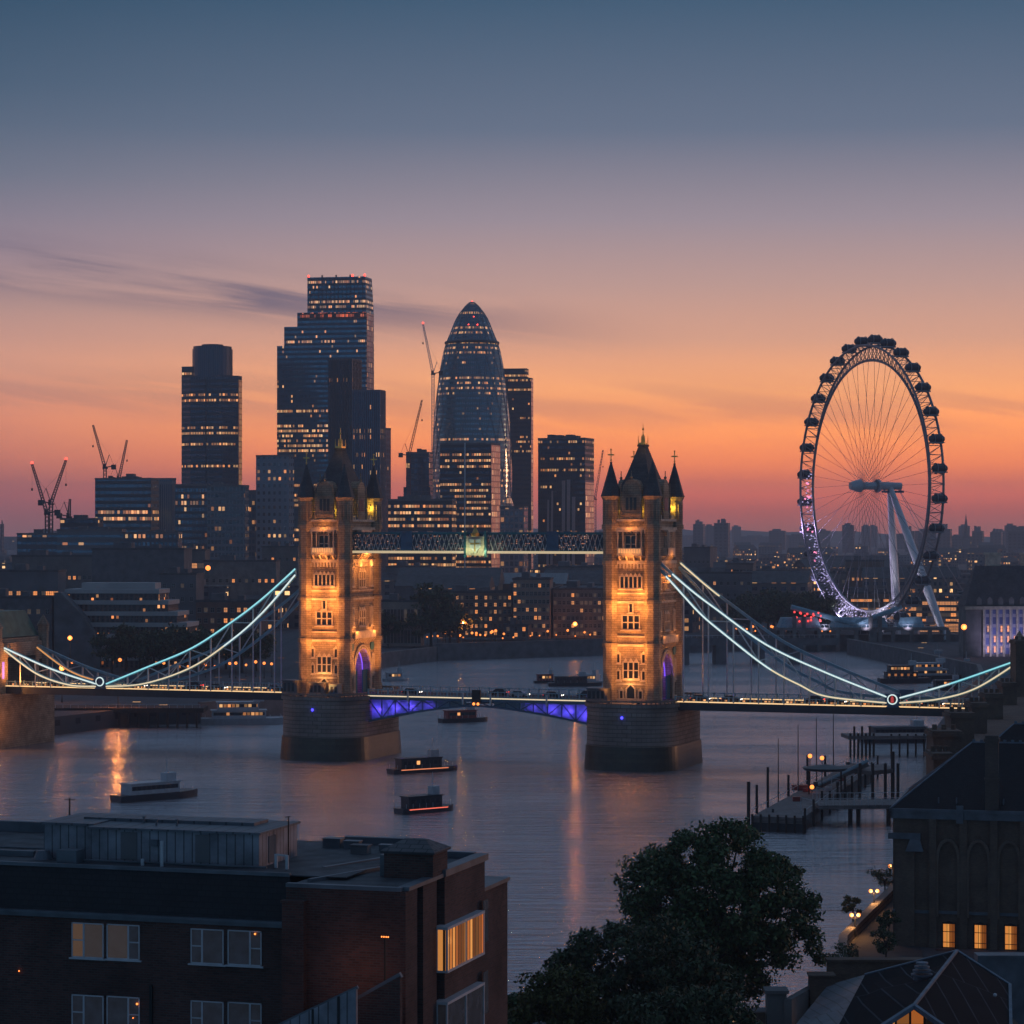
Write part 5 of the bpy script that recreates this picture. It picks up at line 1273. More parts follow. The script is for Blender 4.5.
# ================================================================== TREES
def crown_pts(rnd, n, rx, ry, rz, nc, cr_):
    cs = []
    for i in range(nc):
        while True:
            p = Vector((rnd.uniform(-1,1), rnd.uniform(-1,1), rnd.uniform(-1,1)))
            if .35 < p.length < 1.0: break
        k = rnd.uniform(.6, 1.25); cs.append((p.x*rx, p.y*ry, p.z*rz, cr_*k))
    return cs
def leaf_mesh(name, seed, cs, per, ls, m, flat=.7):
    """per leaf-sized faces in every clump"""
    rg = np.random.default_rng(seed); n = len(cs)*per
    C_ = np.repeat(np.array([c[:3] for c in cs]), per, 0); Rr = np.repeat(np.array([c[3] for c in cs]), per)
    d_ = rg.normal(size=(n, 3)); d_ /= np.linalg.norm(d_, axis=1)[:, None]
    rad = Rr*(.35 + .65*rg.random(n)**.5)*(1+.15*rg.normal(size=n)); pos = C_ + d_*rad[:, None]*np.array([1, 1, flat])
    a = rg.normal(size=(n, 3)); a /= np.linalg.norm(a, axis=1)[:, None]; b_ = np.cross(a, d_ + .3*rg.normal(size=(n, 3))); b_ /= (np.linalg.norm(b_, axis=1)[:, None]+1e-6)
    s = ls*(.6+.8*rg.random(n))[:, None]
    v = np.stack([pos-a*s, pos-b_*s*.55, pos+a*s, pos+b_*s*.55], 1).reshape(-1, 3)
    me = bpy.data.meshes.new(name); me.vertices.add(n*4); me.vertices.foreach_set('co', v.astype(np.float32).ravel())
    me.loops.add(n*4); me.loops.foreach_set('vertex_index', np.arange(n*4, dtype=np.int32)); me.polygons.add(n)
    me.polygons.foreach_set('loop_start', np.arange(0, n*4, 4, dtype=np.int32))
    try: me.polygons.foreach_set('loop_total', np.full(n, 4, dtype=np.int32))
    except Exception: pass
    me.update(calc_edges=True); me.materials.append(m); return me
def tree_parts(seed, rx, ry, rz, zc, nc, cr_, per, ls, m, tr_, extra=None):
    rnd = random.Random(seed); cs = crown_pts(rnd, 0, rx, ry, rz, nc, cr_)
    if extra: cs += extra
    me = leaf_mesh('crown', seed, cs, per, ls, m)
    mb = MB(); mb.bar((0,0,-zc), (0,0,-rz*.35), tr_, tr_*.6, 8)
    for c in cs[::max(1, len(cs)//26)]:
        k = rnd.uniform(.3, .6); j = (c[0]*.15, c[1]*.15, -rz*.55 + (c[2]+rz*.5)*.25)
        mb.bar((0,0,-rz*.75), j, tr_*.5, tr_*.32, 6); mb.bar(j, c[:3], tr_*.32, tr_*.08, 5)
    return me, mb.mesh('trunk', M['bark'])
def plant_tree(loc, parts, label, cat='tree', name='broadleaf_tree', group=None, rz=0, s=1):
    o = empty(name, loc, rz, label, cat, group); link('crown', parts[0], o); link('trunk', parts[1], o)
    o.scale = (s, s, s); return o
fart = [tree_parts(100+i, 7, 6, 5.2, 9, 34, 2.3, 60, .55, M['leaf3'], .5) for i in range(4)]
def far_trees(spots, label, group):
    r_ = random.Random(len(spots)*7+1); o0 = {}
    for (px, yc, Y, s) in spots:
        k = r_.randrange(4); z = 4.6 + 9*s
        plant_tree((px2x(px, Y), Y, z), fart[k], label, group=group, rz=r_.uniform(0, 6), s=s)
far_trees([(x, 0, 1050 + (i % 3)*8, 1.0+.15*(i % 3)) for i, x in enumerate((388, 396, 405, 414, 450, 458))], 'dark rounded tree in the riverside clump right of the left bridge tower', 'riverside trees right of the left bridge tower')
plant_tree((px2x(431, 1055), 1055, 4.6+15), tree_parts(120, 11, 8, 10, 15, 60, 3.0, 80, .6, M['leaf3'], .7), 'largest dark tree of the riverside clump, standing above the others')
far_trees([(x, 0, 862+(i % 3)*12, .95+.1*(i % 2)) for i, x in enumerate((112, 126, 140, 154, 168, 182, 196, 212, 226, 242, 256))], 'dark tree in the row behind the left suspension chain', 'trees behind the left suspension chain')
far_trees([(x, 0, 1175+(i % 4)*22, 1.1+.12*(i % 3)) for i, x in enumerate((738, 748, 758, 768, 778, 788, 798, 808, 816, 828, 840, 774, 756, 792))], 'dark tree in the long riverside row between the right tower and the wheel', 'riverside tree row by the wheel')

# ================================================================== LAMPS
lampb = MB().bar((0,0,0), (0,0,5), .12, .08, 6).ng(0, 0, .3, 0, .8, 8, .15); lpm = lampb.mesh('lamp_post', M['lamppost'])
glm = MB().ball((0,0,5.4), .55, 10, 6).mesh('lamp_globe', M['lampglow_far'])
def far_lamps(spots, label, group):
    for (x, y, z, s) in spots:
        o = empty('street_lamp', (x, y, z), 0, label, 'street lamp', group); link('lamp_post', lpm, o); link('lamp_globe', glm, o); o.scale = (s, s, s)
rnd = random.Random(9)
far_lamps([(px2x(p, 1128)+rnd.uniform(-1.5,1.5), 1128+rnd.uniform(0,6), 4.6, rnd.uniform(.6, 1.15)) for p in range(728, 835, 6)], 'glowing orange street lamp in the line under the riverside trees by the wheel', 'street lamps by the wheel')
far_lamps([(px2x(p, 1065)+rnd.uniform(-1.5,1.5), 1063+rnd.uniform(0,9), 4.6, rnd.uniform(.55, 1.1)) for p in list(range(388, 446, 7)) + list(range(446, 512, 4))], 'glowing orange street lamp on the quay between the bridge towers', 'street lamps on the quay between the bridge towers')
far_lamps([(px2x(p, 1098)+rnd.uniform(-1.5,1.5), 1092+rnd.uniform(0,5), 4.6, rnd.uniform(.5, 1.0)) for p in range(530, 600, 9)], 'orange street lamp in front of the dark riverside blocks left of the right tower', 'street lamps left of the right tower')
far_lamps([(px2x(p, 835)+rnd.uniform(-1.5,1.5), 830+rnd.uniform(0,10), 4.6, rnd.uniform(.6, 1.1)) for p in (48, 62, 70, 118, 160, 186, 204, 212, 228, 236, 246, 252, 262, 270)], 'orange street lamp on the left bank behind the suspension chain hangers', 'street lamps behind the left suspension chain')
def lamp_one(px, py, Y, s, label, e=0, zb=4.6):
    z = py2z(py, Y); o = empty('street_lamp', (px2x(px, Y), Y, zb), 0, label, 'street lamp')
    k = (z-zb)/5.4; p_ = link('lamp_post', lpm, o); p_.scale = (1, 1, k)
    MB().ball((0,0,z-zb), s, 10, 6).build('lamp_globe', M['lampglow'], o)
    if e: pt((0, -1.5, z-zb), e*.7, (1,.30,.05), .5, o)
lamp_one(463, 623, 1062, 1.4, 'brightest orange street lamp on the far quay between the bridge towers', 6000)
lamp_one(62, 668, 715, .8, 'bright orange lamp beside the left abutment tower', 1500); lamp_one(70, 638, 760, .7, 'orange lamp high beside the dark wall right of the left abutment tower', 800)
lamp_one(118, 690, 686, 1.5, 'bright orange lamp on the wharf edge under the left span', 6000); lamp_one(10, 690, 650, 1.6, 'bright orange lamp at the water beside the left abutment', 5000, 2)
lamp_one(208, 568, 1200, 1.2, 'round white-orange lamp above the roofs left of the left bridge tower', 0); lamp_one(575, 624, 1098, 1.0, 'orange lamp low beside the right bridge tower', 2000)
lamp_one(748, 579, 1395, 1.6, 'bright lamp on the building corner right of the right bridge tower', 3000)
lamp_one(866, 619, 1180, .9, 'lone orange lamp in front of the terrace behind the wheel', 0); lamp_one(866+4, 625, 1180, .9, 'second lone orange lamp in front of the terrace behind the wheel', 0)
lamp_one(964, 627, 970, 1.1, 'orange lamp at the corner of the grand riverside hall', 900, 4)

# ================================================================== JETTY AND BOATS
jt = empty('floating_jetty', P(790, 475, 0), 0, 'long timber jetty with thin masts and lamps in the middle of the right-hand water', 'jetty')
def Pw(px, py, z):   # point on a level z seen at a pixel, relative to the jetty origin
    Y = (CAM_H - z)*F/(py - HOR); return (px2x(px, Y) - jt.location.x, Y - jt.location.y)
q = [Pw(752, 816, 2.6), Pw(803, 818, 2.6), Pw(876, 766, 2.6), Pw(850, 763, 2.6)]
MB().prism(q, 1.5, 2.6).build('deck', M['planks'], jt)
MB().prism([((x*.97), y*.97) for x, y in q], -.4, 1.5).build('pontoon', M['hull_dark'], jt)
def edge(a, b_, t_): return (a[0]+(b_[0]-a[0])*t_, a[1]+(b_[1]-a[1])*t_)
for i in range(11):
    x, y = edge(q[1], q[2], i/10); MB().bar((x+.3, y-.3, -.8), (x+.3, y-.3, 4.3+(i % 3)*.5), .22, n=8).build('pile', M['rust'], jt)
for i in range(7):
    x, y = edge(q[0], q[1], i/6); MB().bar((x, y-.4, -.8), (x, y-.4, 3.0), .2, n=8).build('pile', M['rust'], jt)
x, y = q[0]; MB().bar((x-.6, y, -.8), (x-.6, y, 8.5), .32, n=8).build('pile', M['rust'], jt)
for i, h in enumerate((5, 7.2, 11.5, 4.0, 12.5, 6.0, 12.5, 4.2, 12.8)):
    x, y = edge(q[0], q[3], .04+i*.095); MB().bar((x, y, 2.6), (x, y, 2.6+h), .12 if h > 8 else .25, .06 if h > 8 else .22, 6).build('mast', M['lamppost'], jt)
mb = MB()
for a, b_ in ((q[0], q[3]), (q[1], q[2])):
    mb.path([(*edge(a, b_, t_/12), 3.7) for t_ in range(13)], .06)
    for t_ in range(25): x, y = edge(a, b_, t_/24); mb.bar((x, y, 2.6), (x, y, 3.7), .05)
mb.build('railing', M['white_steel'], jt)
u0 = Pw(808, 768, 7.5); u1 = Pw(842, 768, 7.5)
MB().lathe([(.1, 7.0), (3.8, 7.1), (4.3, 7.6), (.2, 8.2)], 20, (u0[0]+u1[0])/2, (u0[1]+u1[1])/2).build('round_canopy', M['deckside'], jt)
for dx in (-3, 3): MB().bar(((u0[0]+u1[0])/2+dx, (u0[1]+u1[1])/2, 2.6), ((u0[0]+u1[0])/2+dx, (u0[1]+u1[1])/2, 7.2), .2).build('canopy_post', M['rust'], jt)
g0 = Pw(818, 786, 3.0); g1 = Pw(868, 762, 7.6)
for dy in (-.8, .8): MB().bar((g0[0], g0[1]+dy, 3.2), (g1[0], g1[1]+dy, 7.9), .22).build('gangway_rail', M['dim_blue'], jt)
MB().bar((g0[0], g0[1], 2.9), (g1[0], g1[1], 7.2), .6, n=4).build('gangway', M['planks'], jt)
p0 = Pw(868, 769, 6.2); p1 = Pw(890, 767, 6.2)
MB().prism([(p0[0], p0[1]-4), (p1[0], p1[1]-4), (p1[0], p1[1]+6), (p0[0]-8, p0[1]+6)], 5.4, 6.2).build('upper_platform', M['planks'], jt)
for i in range(4): MB().bar((p0[0]-2+i*2.4, p0[1]-3.6, -.8), (p0[0]-2+i*2.4, p0[1]-3.6, 7.6), .3, n=8).build('pile', M['rust'], jt)
MB().bar((p1[0], p1[1]-3.6, -.8), (p1[0], p1[1]-3.6, 9.5), .38, n=8).build('pile', M['rust'], jt)
w0 = Pw(818, 804, 3.8); w1 = Pw(922, 803, 3.8)
MB().prism([(w0[0], w0[1]-1.6), (w1[0], w1[1]-1.6), (w1[0], w1[1]+8), (w0[0], w0[1]+8)], 3.0, 3.7).build('walkway', M['planks'], jt)
mb = MB()
for yy in (-1.5, 7.9):
    mb.bar((w0[0], w0[1]+yy, 4.9), (w1[0], w1[1]+yy, 4.9), .07)
    for i in range(16): x = w0[0]+(w1[0]-w0[0])*i/15; mb.bar((x, w0[1]+yy, 3.7), (x, w0[1]+yy, 4.9), .06)
mb.build('handrail', M['white_steel'], jt)
for px_ in (848, 856, 886, 893):
    a = Pw(px_, 812, 2.0); MB().bar((a[0], w0[1]+.5, -.8), (a[0], w0[1]+.5, 3.1), .4, n=8).build('pile', M['rust'], jt)
for (pxx, pyy) in ((810, 756), (822, 758), (812, 787)):
    a = Pw(pxx, pyy, 8.5 if pyy < 770 else 3.6); z_ = py2z(pyy, a[1]+jt.location.y)
    MB().ball((a[0], a[1], z_), .42).build('lamp_globe', M['lampglow'], jt); MB().bar((a[0], a[1], 2.6), (a[0], a[1], z_-.3), .1).build('lamp_post', M['lamppost'], jt)
MB().box(*[v for v in (Pw(800, 790, 2.6)[0]-1.5, Pw(800, 790, 2.6)[0]+1.5)], Pw(800, 790, 2.6)[1]-1, Pw(800, 790, 2.6)[1]+1, 2.6, 3.6).build('storage_crate', M['boat_red'], jt)
rnd = random.Random(15)
for i in range(16):
    t_ = rnd.uniform(.05, .92); k_ = rnd.uniform(.18, .8); (xa, ya), (xb, yb) = edge(q[0], q[3], t_), edge(q[1], q[2], t_); x, y = xa+(xb-xa)*k_, ya+(yb-ya)*k_; s9 = rnd.uniform(.35, .9)
    [MB().box(x-s9, x+s9, y-s9*.6, y+s9*.6, 2.6, 2.6+s9*rnd.uniform(.8, 1.6)).box(x-s9*1.06, x+s9*1.06, y-s9*.66, y+s9*.66, 2.6+s9*.3, 2.6+s9*.4), MB().ng(x, y, s9*.5, 2.6, 2.6+s9*1.4, 10).ng(x, y, s9*.55, 2.6+s9*.6, 2.6+s9*.7, 10)][i % 2].build(['storage_crate', 'storage_drum'][i % 2], [M['white_steel'], M['hull_dark'], M['boat_red'], M['lead']][i % 4], jt)
for i in range(5):
    x, y = edge(q[1], q[2], .12+i*.19); MB().bar((x-2.2, y, 2.6), (x-2.2, y, 5.0), .09).bar((x-2.2, y, 4.9), (x-.2, y, 4.4), .07).build('davit', M['white_steel'], jt)
# pontoon and moored barge under the right span
dk = empty('mooring_pontoon', P(888, 600, 0), R(4), 'dark pile-supported mooring pontoon under the right span', 'pontoon')
MB().box(-10, 10, -4, 5, 4.0, 4.8).build('deck', M['planks'], dk)
for i in range(7): MB().bar((-9.5+i*.9, -3.6, -.8), (-9.5+i*.9, -3.6, 7.0 if i % 2 else 5.4), .26, n=8).build('pile', M['rust'], dk)
for i in range(6): MB().bar((0+i*1.9, -3.6, -.8), (i*1.9, -3.6, 5.2), .22, n=8).build('pile', M['rust'], dk)

def hull(mb, L_, B_, H_, bow=.35, mi=0):
    """boat hull along x, bow towards +x"""
    st_ = []
    n = 12
    for i in range(n+1):
        t_ = i/n; x = -L_/2 + L_*t_; k = 1 if t_ < 1-bow else math.cos((t_-(1-bow))/bow*math.pi/2)**.7
        k = max(k, .02); b_ = B_/2*k*(.88+.12*min(1, t_*5)); sheer = H_*(1+.35*max(0, t_-.6)**1.5)
        st_.append([(x, -b_, sheer), (x, -b_*.8, -.35), (x, b_*.8, -.35), (x, b_, sheer)])
    vs_ = [p for s in st_ for p in s]; fs = []
    for i in range(n):
        for k in range(3): fs.append((i*4+k, i*4+k+1, (i+1)*4+k+1, (i+1)*4+k))
        fs.append((i*4+3, i*4, (i+1)*4, (i+1)*4+3))
    fs += [(3,2,1,0), (n*4, n*4+1, n*4+2, n*4+3)]
    return mb.add(vs_, fs, mi)
def boat(name, label, px, py, L_, B_, rz, hullm, cabm, group=None, decks=1, lit=True, strip=None, cat='boat'):
    Y = CAM_H*F/(py-HOR); o = empty(name, (px2x(px, Y), Y, 0), R(rz), label, cat, group)
    H_ = B_*.28; hull(MB(), L_, B_, H_).build('hull', hullm, o)
    for k in range(decks):
        z0 = H_ + k*2.2; a, b_ = -L_*(.38-.06*k), L_*(.22-.08*k); c = MB().box(a, b_, -B_*.36, B_*.36, z0, z0+2.0).box(a-.3, b_+.3, -B_*.4, B_*.4, z0+2.0, z0+2.2)
        cb = c.build('cabin', cabm, o)
        n = max(3, int((b_-a)/1.3))
        wnd = MB()
        for s_g in (-1, 1): wnd.box(a+.4, b_-.4, s_g*B_*.36-.03, s_g*B_*.36+.03, z0+.8, z0+1.6)
        wnd.build('window_band', facade('boat_window_band', (.03,.03,.03), (.03,.03,.04), cw=1.1, fh=4, ww=.75, wh=.95, seed=L_+k, pb=.9 if lit else .1, pn=0, thr=2, es=1.3), cb)
    MB().box(L_*.08, L_*.2, -B_*.22, B_*.22, H_+2.2*decks, H_+2.2*decks+1.5).build('wheelhouse', M['hull_white'], o)
    mb = MB().bar((L_*.12, 0, H_+2.2*decks+1.5), (L_*.12, 0, H_+2.2*decks+4), .08); mb.build('mast', M['white_steel'], o)
    r_ = MB(); 
    for s_g in (-1, 1):
        for i in range(8): x = -L_*.45 + L_*.12*i; bb = B_*.46 if x < L_*.12 else B_*.3; r_.bar((x, s_g*bb, H_), (x, s_g*bb, H_+.9), .04)
    r_.build('railing', M['white_steel'], o)
    if strip: MB().box(-L_*.4, L_*.3, -B_*.5-.03, -B_*.5+.02, H_*.75, H_*.75+.16).build('light_strip', strip, o)
    return o
boat('river_boat', 'dark river boat with a white upper deck, nearest the left bank in open water', 157, 799, 19, 4.6, 42, M['hull_dark'], M['hull_white'], decks=1, lit=False)
boat('river_boat', 'dark boat with a red light line, right of the orange reflection', 426, 812, 12.5, 3.6, 38, M['hull_dark'], M['hull_dark'], lit=False, strip=emis('red_boat_strip', (1,.16,.08,1), 1.2))
boat('river_boat', 'slim dark boat just beside the left pier, with an orange light line', 424, 772, 17, 3.6, 34, M['hull_dark'], M['hull_dark'], lit=False, strip=emis('orange_boat_strip', (1,.28,.1,1), 1.0))
boat('river_boat', 'red-cabined dark boat under the centre of the bridge', 464, 722, 14, 4, 25, M['hull_dark'], M['boat_red'], lit=False)
boat('river_cruiser', 'white double-deck cruiser moored at the wharf left of the left pier', 246, 724, 24, 6, 8, M['hull_white'], M['hull_white'], decks=2, cat='boat')
boat('small_craft', 'little white boat with a tall mast, beyond the walkway near the left tower', 396, 681, 9, 3, 20, M['hull_white'], M['hull_white'], cat='boat')
boat('small_craft', 'small lit craft beyond the bridge left of the right tower', 547, 683, 9, 3, 10, M['hull_dark'], M['boat_red'], cat='boat')
boat('small_craft', 'white workboat with an antenna beside the right tower, beyond the bridge', 591, 684, 12, 4, -30, M['hull_white'], M['hull_white'], cat='boat')
boat('barge', 'long flat dark barge beyond the bridge near the right tower', 575, 686, 18, 4, 5, M['hull_dark'], M['hull_dark'], lit=False, cat='barge')
boat('moored_boat', 'red-topped moored boat, farthest of the cluster in the bend', 930, 664, 24, 6, 6, M['hull_white'], M['boat_red'], decks=1)
boat('moored_boat', 'dark double-deck boat, leftmost of the cluster in the bend', 905, 683, 18, 6, 4, M['hull_dark'], M['hull_dark'], decks=2)
boat('moored_boat', 'white moored boat in the middle of the cluster in the bend', 932, 680, 22, 6, 10, M['hull_dark'], M['hull_white'], decks=2)
boat('moored_boat', 'small amber-lit boat in front of the moored cluster', 950, 690, 14, 4, 12, M['hull_dark'], M['hull_dark'])
boat('moored_boat', 'flat black barge moored behind the pontoon under the right span', 905, 742, 22, 6, 8, M['hull_dark'], M['concrete_dark'], lit=False)
boat('moored_boat', 'white moored launch, right end of the cluster in the bend', 962, 672, 14, 4.5, 14, M['hull_white'], M['hull_white'])

# ================================================================== TRAFFIC
wh_me = MB().bar((0,-.12,0), (0,.12,0), .34, n=14).mesh('wheel', M['tyre'])
def car(name, label, x, y, m, rz=0, group=None):
    o = empty(name, BO + U*x + VV*y + Vector((0,0,14.61)), BA + rz, label, 'car', group)
    b_ = MB().frus(-2.1, 2.1, -.88, .88, .3, -2.15, 2.1, -.86, .86, .85).frus(-1.7, 1.2, -.8, .8, .85, -1.2, .5, -.66, .66, 1.45)
    bd = b_.build('body', m, o)
    MB().frus(-1.62, 1.12, -.83, .83, .92, -1.22, .56, -.70, .70, 1.36).build('window_band', M['darkglass'], bd)
    for wx in (-1.3, 1.3):
        for wy in (-.8, .8): link('wheel', wh_me, o, (wx, wy, .34))
    for wy in (-.6, .6):
        MB().box(2.1, 2.16, wy-.16, wy+.16, .55, .75).build('headlight', M['white_em'], o); MB().box(-2.2, -2.14, wy-.16, wy+.16, .6, .75).build('tail_light', M['red_em'], o)
    return o
def bus(label, x, y, rz=0):
    o = empty('double_decker_bus', BO + U*x + VV*y + Vector((0,0,14.61)), BA + rz, label, 'bus')
    bd = MB().box(-5.2, 5.2, -1.25, 1.25, .4, 4.3).box(-5.0, 5.0, -1.15, 1.15, 4.3, 4.4).build('body', M['bus_red'], o)
    for z in (1.5, 3.0):
        for s_g in (-1, 1): MB().box(-4.8, 4.8, s_g*1.25-.02, s_g*1.25+.02, z, z+.85).build('window_band', facade('bus_window_band', (.02,.02,.02), (.05,.04,.03), cw=1.2, fh=9, ww=.85, wh=1, seed=x, pb=.9, pn=0, thr=2, em=(1,.6,.3,1), es=.28), bd)
    for wx in (-3.3, 3.3):
        for wy in (-1.15, 1.15):
            w_ = link('wheel', wh_me, o, (wx, wy, .48)); w_.scale = (1.4, 1, 1.4)
    for wy in (-.9, .9): MB().box(5.2, 5.25, wy-.2, wy+.2, .8, 1.1).build('headlight', M['white_em'], o); MB().box(-5.25, -5.2, wy-.15, wy+.15, .9, 1.3).build('tail_light', M['red_em'], o)
c0 = car('car', 'silver car leading the traffic on the opening span', -28, -2.8, M['car_silver'])
dcs = car('car', 'small dark car in the traffic crossing the bridge', -20, -2.8, M['car_dark'], 0, 'dark cars crossing the bridge')
for x, y, r_ in ((-54,-2.8,0), (-35,2.6,math.pi), (-14,2.6,math.pi), (14,-2.8,0), (21,-2.8,0), (38,2.6,math.pi), (44,-2.8,0), (56,2.6,math.pi), (65,-2.8,0), (-88,-2.8,0), (-103,-2.8,0), (-112,2.6,math.pi), (-124,-2.8,0), (-138,2.6,math.pi), (-146,-2.8,0)):
    copy_tree(dcs, None, BO + U*x + VV*y + Vector((0,0,14.61)), BA + r_)
# ================================================================== FOREGROUND, LEFT: brick block of flats
FA = R(-17); FY = 118.0
FO = Vector((px2x(0, FY), FY, 0))
fu = Vector((math.cos(FA), math.sin(FA), 0)); fv = Vector((-math.sin(FA), math.cos(FA), 0))
def fp(px, py, yo):
    dr = Vector(((px-512)/F, 1.0, (HOR-py)/F)); o_ = Vector((0,0,CAM_H)) - FO
    s = (yo - o_.dot(fv))/dr.dot(fv); q = o_ + dr*s; return q.dot(fu), q.z
flat = empty('brick_apartment_block', FO, FA, 'dark red-brick block of flats with a flat roof in the left foreground', 'apartment block')
XE, ze = fp(286, 922, 0); _, zr1 = fp(150, 875+4, 0); zc = fp(150, 918, 0)[1]
XS = -22.0
zr_ = zc + 2.05
b0 = 3.9
# main wing: wall, slate band, roof
MB().box(XS, XE, 0, 13.0, b0, zc).build('wall', M['bricks'], flat)
MB().box(XS, XE, -.16, -.01, zc-.14, zc+.02).box(XS, XE, -.28, -.005, zc+.02, zc+.14).build('cornice', M['lead'], flat)
MB().frus(XS, XE, -.02, 13, zc+.14, XS, XE, .5, 12.6, zr_).build('slate_band', M['parapet_black'], flat)
rf_ = MB().box(XS, XE+2.6, .55, 12.5, zr_, zr_+.05).build('roof', M['roofing'], flat)
MB().box(XS, XE, .42, .62, zr_-.02, zr_+.14).build('parapet_coping', M['lead'], rf_)
# clad plant room on the roof
hxa, _ = fp(38, 860, 2.3); hxb, _ = fp(259, 872, 2.3)
zr2 = zr_+.05
ph = MB().box(hxa+2.7, hxb, 2.3, 6.9, zr2, zr2+1.5).box(hxa, hxa+2.65, 2.9, 6.7, zr2, zr2+1.55)
pr0 = ph.build('plant_room', M['metalclad'], flat)
MB().box(hxa+2.6, hxb+.12, 2.15, 7.05, zr2+1.5, zr2+1.6).box(hxa-.1, hxa+2.6, 2.75, 6.85, zr2+1.55, zr2+1.66).box(hxa+1.2, hxb-1.2, 4.6, 6.3, zr2+1.6, zr2+1.74).build('ribbed_roof', M['corr'], pr0)
for k, (a, w1) in enumerate(((hxa+4.2, .8), (hxa+7.9, .7))): MB().box(a, a+w1, 2.26, 2.3, zr2+.15, zr2+1.4).build('louvre_door', M['concrete_dark'], pr0)
MB().box(hxb, hxb+.04, 3.4, 4.2, zr2+.1, zr2+1.3).build('side_door', M['concrete_dark'], pr0)
MB().box(hxa+5.7, hxa+6.1, 2.05, 2.3, zr2+.85, zr2+1.1).build('vent_box', M['lead'], pr0)
rnd = random.Random(4)
for i in range(3):
    a = rnd.uniform(hxa+4, hxb-1); y = rnd.uniform(3.2, 6.0); MB().ng(a, y, .05, zr2+1.6, zr2+1.85, 8).ng(a, y, .09, zr2+1.85, zr2+1.9, 8).build('vent_pipe', M['lead'], pr0)
# small things on the roof
MB().box(hxa+1.5, hxa+2.5, 1.2, 2.0, zr2, zr2+.6).build('condenser_unit', M['lead'], rf_)
MB().ng(hxa+.2, 2.4, .45, zr2, zr2+.4, 14, .3).build('domed_vent', M['lead'], rf_)
for (a, y, h) in ((hxa+6.6, 1.5, 1.15), (hxb+.7, 2.6, .62), (hxb+1.35, 2.3, .62), (hxa+5.6, 1.6, .3)):
    MB().ng(a, y, .08, zr2, zr2+h, 8).build('flue_pipe', M['white_steel'], rf_)
MB().bar((hxb+.7,2.6,zr2+.6), (hxb+1.35,2.3,zr2+.6), .05).build('flue_bracket', M['white_steel'], rf_)
MB().bar((hxb+.5, 4.6, zr2), (hxb+.5, 4.6, zr2+2.1), .035).bar((hxb+.3,4.6,zr2+2.05), (hxb+.6,4.6,zr2+2.1), .03).build('aerial', M['lamppost'], rf_)
MB().bar((hxa-1.0, 7.5, zr2), (hxa-1.0, 7.5, zr2+2.3), .04).bar((hxa-1.4,7.5,zr2+1.1), (hxa-.5,7.5,zr2+1.1), .03).bar((hxa-1.3,7.5,zr2+2.2), (hxa-.7,7.5,zr2+2.2), .025).build('aerial', M['lamppost'], rf_)
for i in range(5): MB().box(XS+1.0+i*1.6, XS+2.1+i*1.6, 6+i*.7, 7.0+i*.7, zr2, zr2+.45).build('roof_box', M['lead'], rf_)
MB().box(XS, hxa-.6, 3.0, 3.25, zr2, zr2+.25).box(XS, hxa+1, 11.9, 12.3, zr2, zr2+.5).build('roof_kerb', M['lead'], rf_)
MB().box(hxb+.4, XE+2.2, 11.9, 12.4, zr2, zr2+.35).build('roof_kerb', M['lead'], rf_)
rnd = random.Random(21)
for i in range(9):
    a = rnd.uniform(hxb+.6, XE+1.5) if i < 3 else rnd.uniform(hxa-3, hxb); y = rnd.uniform(7.6, 11.2); s9 = rnd.uniform(.25, .6)
    MB().box(a, a+s9*1.6, y, y+s9, zr2, zr2+s9*.7).box(a-.04, a+s9*1.6+.04, y-.04, y+s9+.04, zr2+s9*.7, zr2+s9*.8).build('roof_vent', [M['lead'], M['concrete_dark']][i % 2], rf_)
for (a0, a1, y) in ((hxa+2.6, hxb+.6, 1.75), (XS+1, hxa-.5, 5.0)): MB().bar((a0, y, zr2+.12), (a1, y, zr2+.12), .05, n=6).build('conduit', M['lead'], rf_)
# paired windows of the main wing
def flatwin(px0, px1, py0, py1, split, lit_):
    """window frame at the pixel rectangle on the facade, its casement bar at a fraction, with panes"""
    x0, zt = fp(px0, py0, 0); x1, _ = fp(px1, py0, 0); _, zb_ = fp(px0, py1, 0)
    t_ = .055; xm = x0 + (x1-x0)*split
    mb = MB().box(x0, x1, -.05, .0, zt-t_, zt).box(x0, x1, -.05, .0, zb_, zb_+t_).box(x0, x0+t_, -.05, 0, zb_, zt).box(x1-t_, x1, -.05, 0, zb_, zt).box(xm-t_*.8, xm+t_*.8, -.055, 0, zb_, zt)
    a, b_ = (x0, xm) if split < .5 else (xm, x1)
    zm = zb_+(zt-zb_)*.5; mb.box(a, b_, -.045, 0, zm-t_*.5, zm+t_*.5)
    mb.box(x0-.1, x1+.1, -.12, 0, zb_-.07, zb_)
    w_ = mb.build('window', M['frame'], flat)
    wide = (xm, x1) if split < .5 else (x0, xm)
    MB().box(wide[0], wide[1], -.02, -.004, zb_, zt).build('pane', M['pane_blind'] if lit_ else M['pane_dim'], w_)
    MB().box(a, b_, -.021, -.004, zb_, zt).build('pane', M['pane_blind2'] if lit_ == 2 else M['pane_dim'], w_)
M['pane_dim'] = mat('greyish_window_pane', (.07,.08,.095), .12, var=.5, vs_=1.5, em=(1,.8,.7,1), es=.006)
M['pane_blind2'] = mat('window_pane_with_yellow_blind', (.12,.09,.07), .3, em=(1,.52,.24,1), es=.07, var=.3, vs_=1.3)
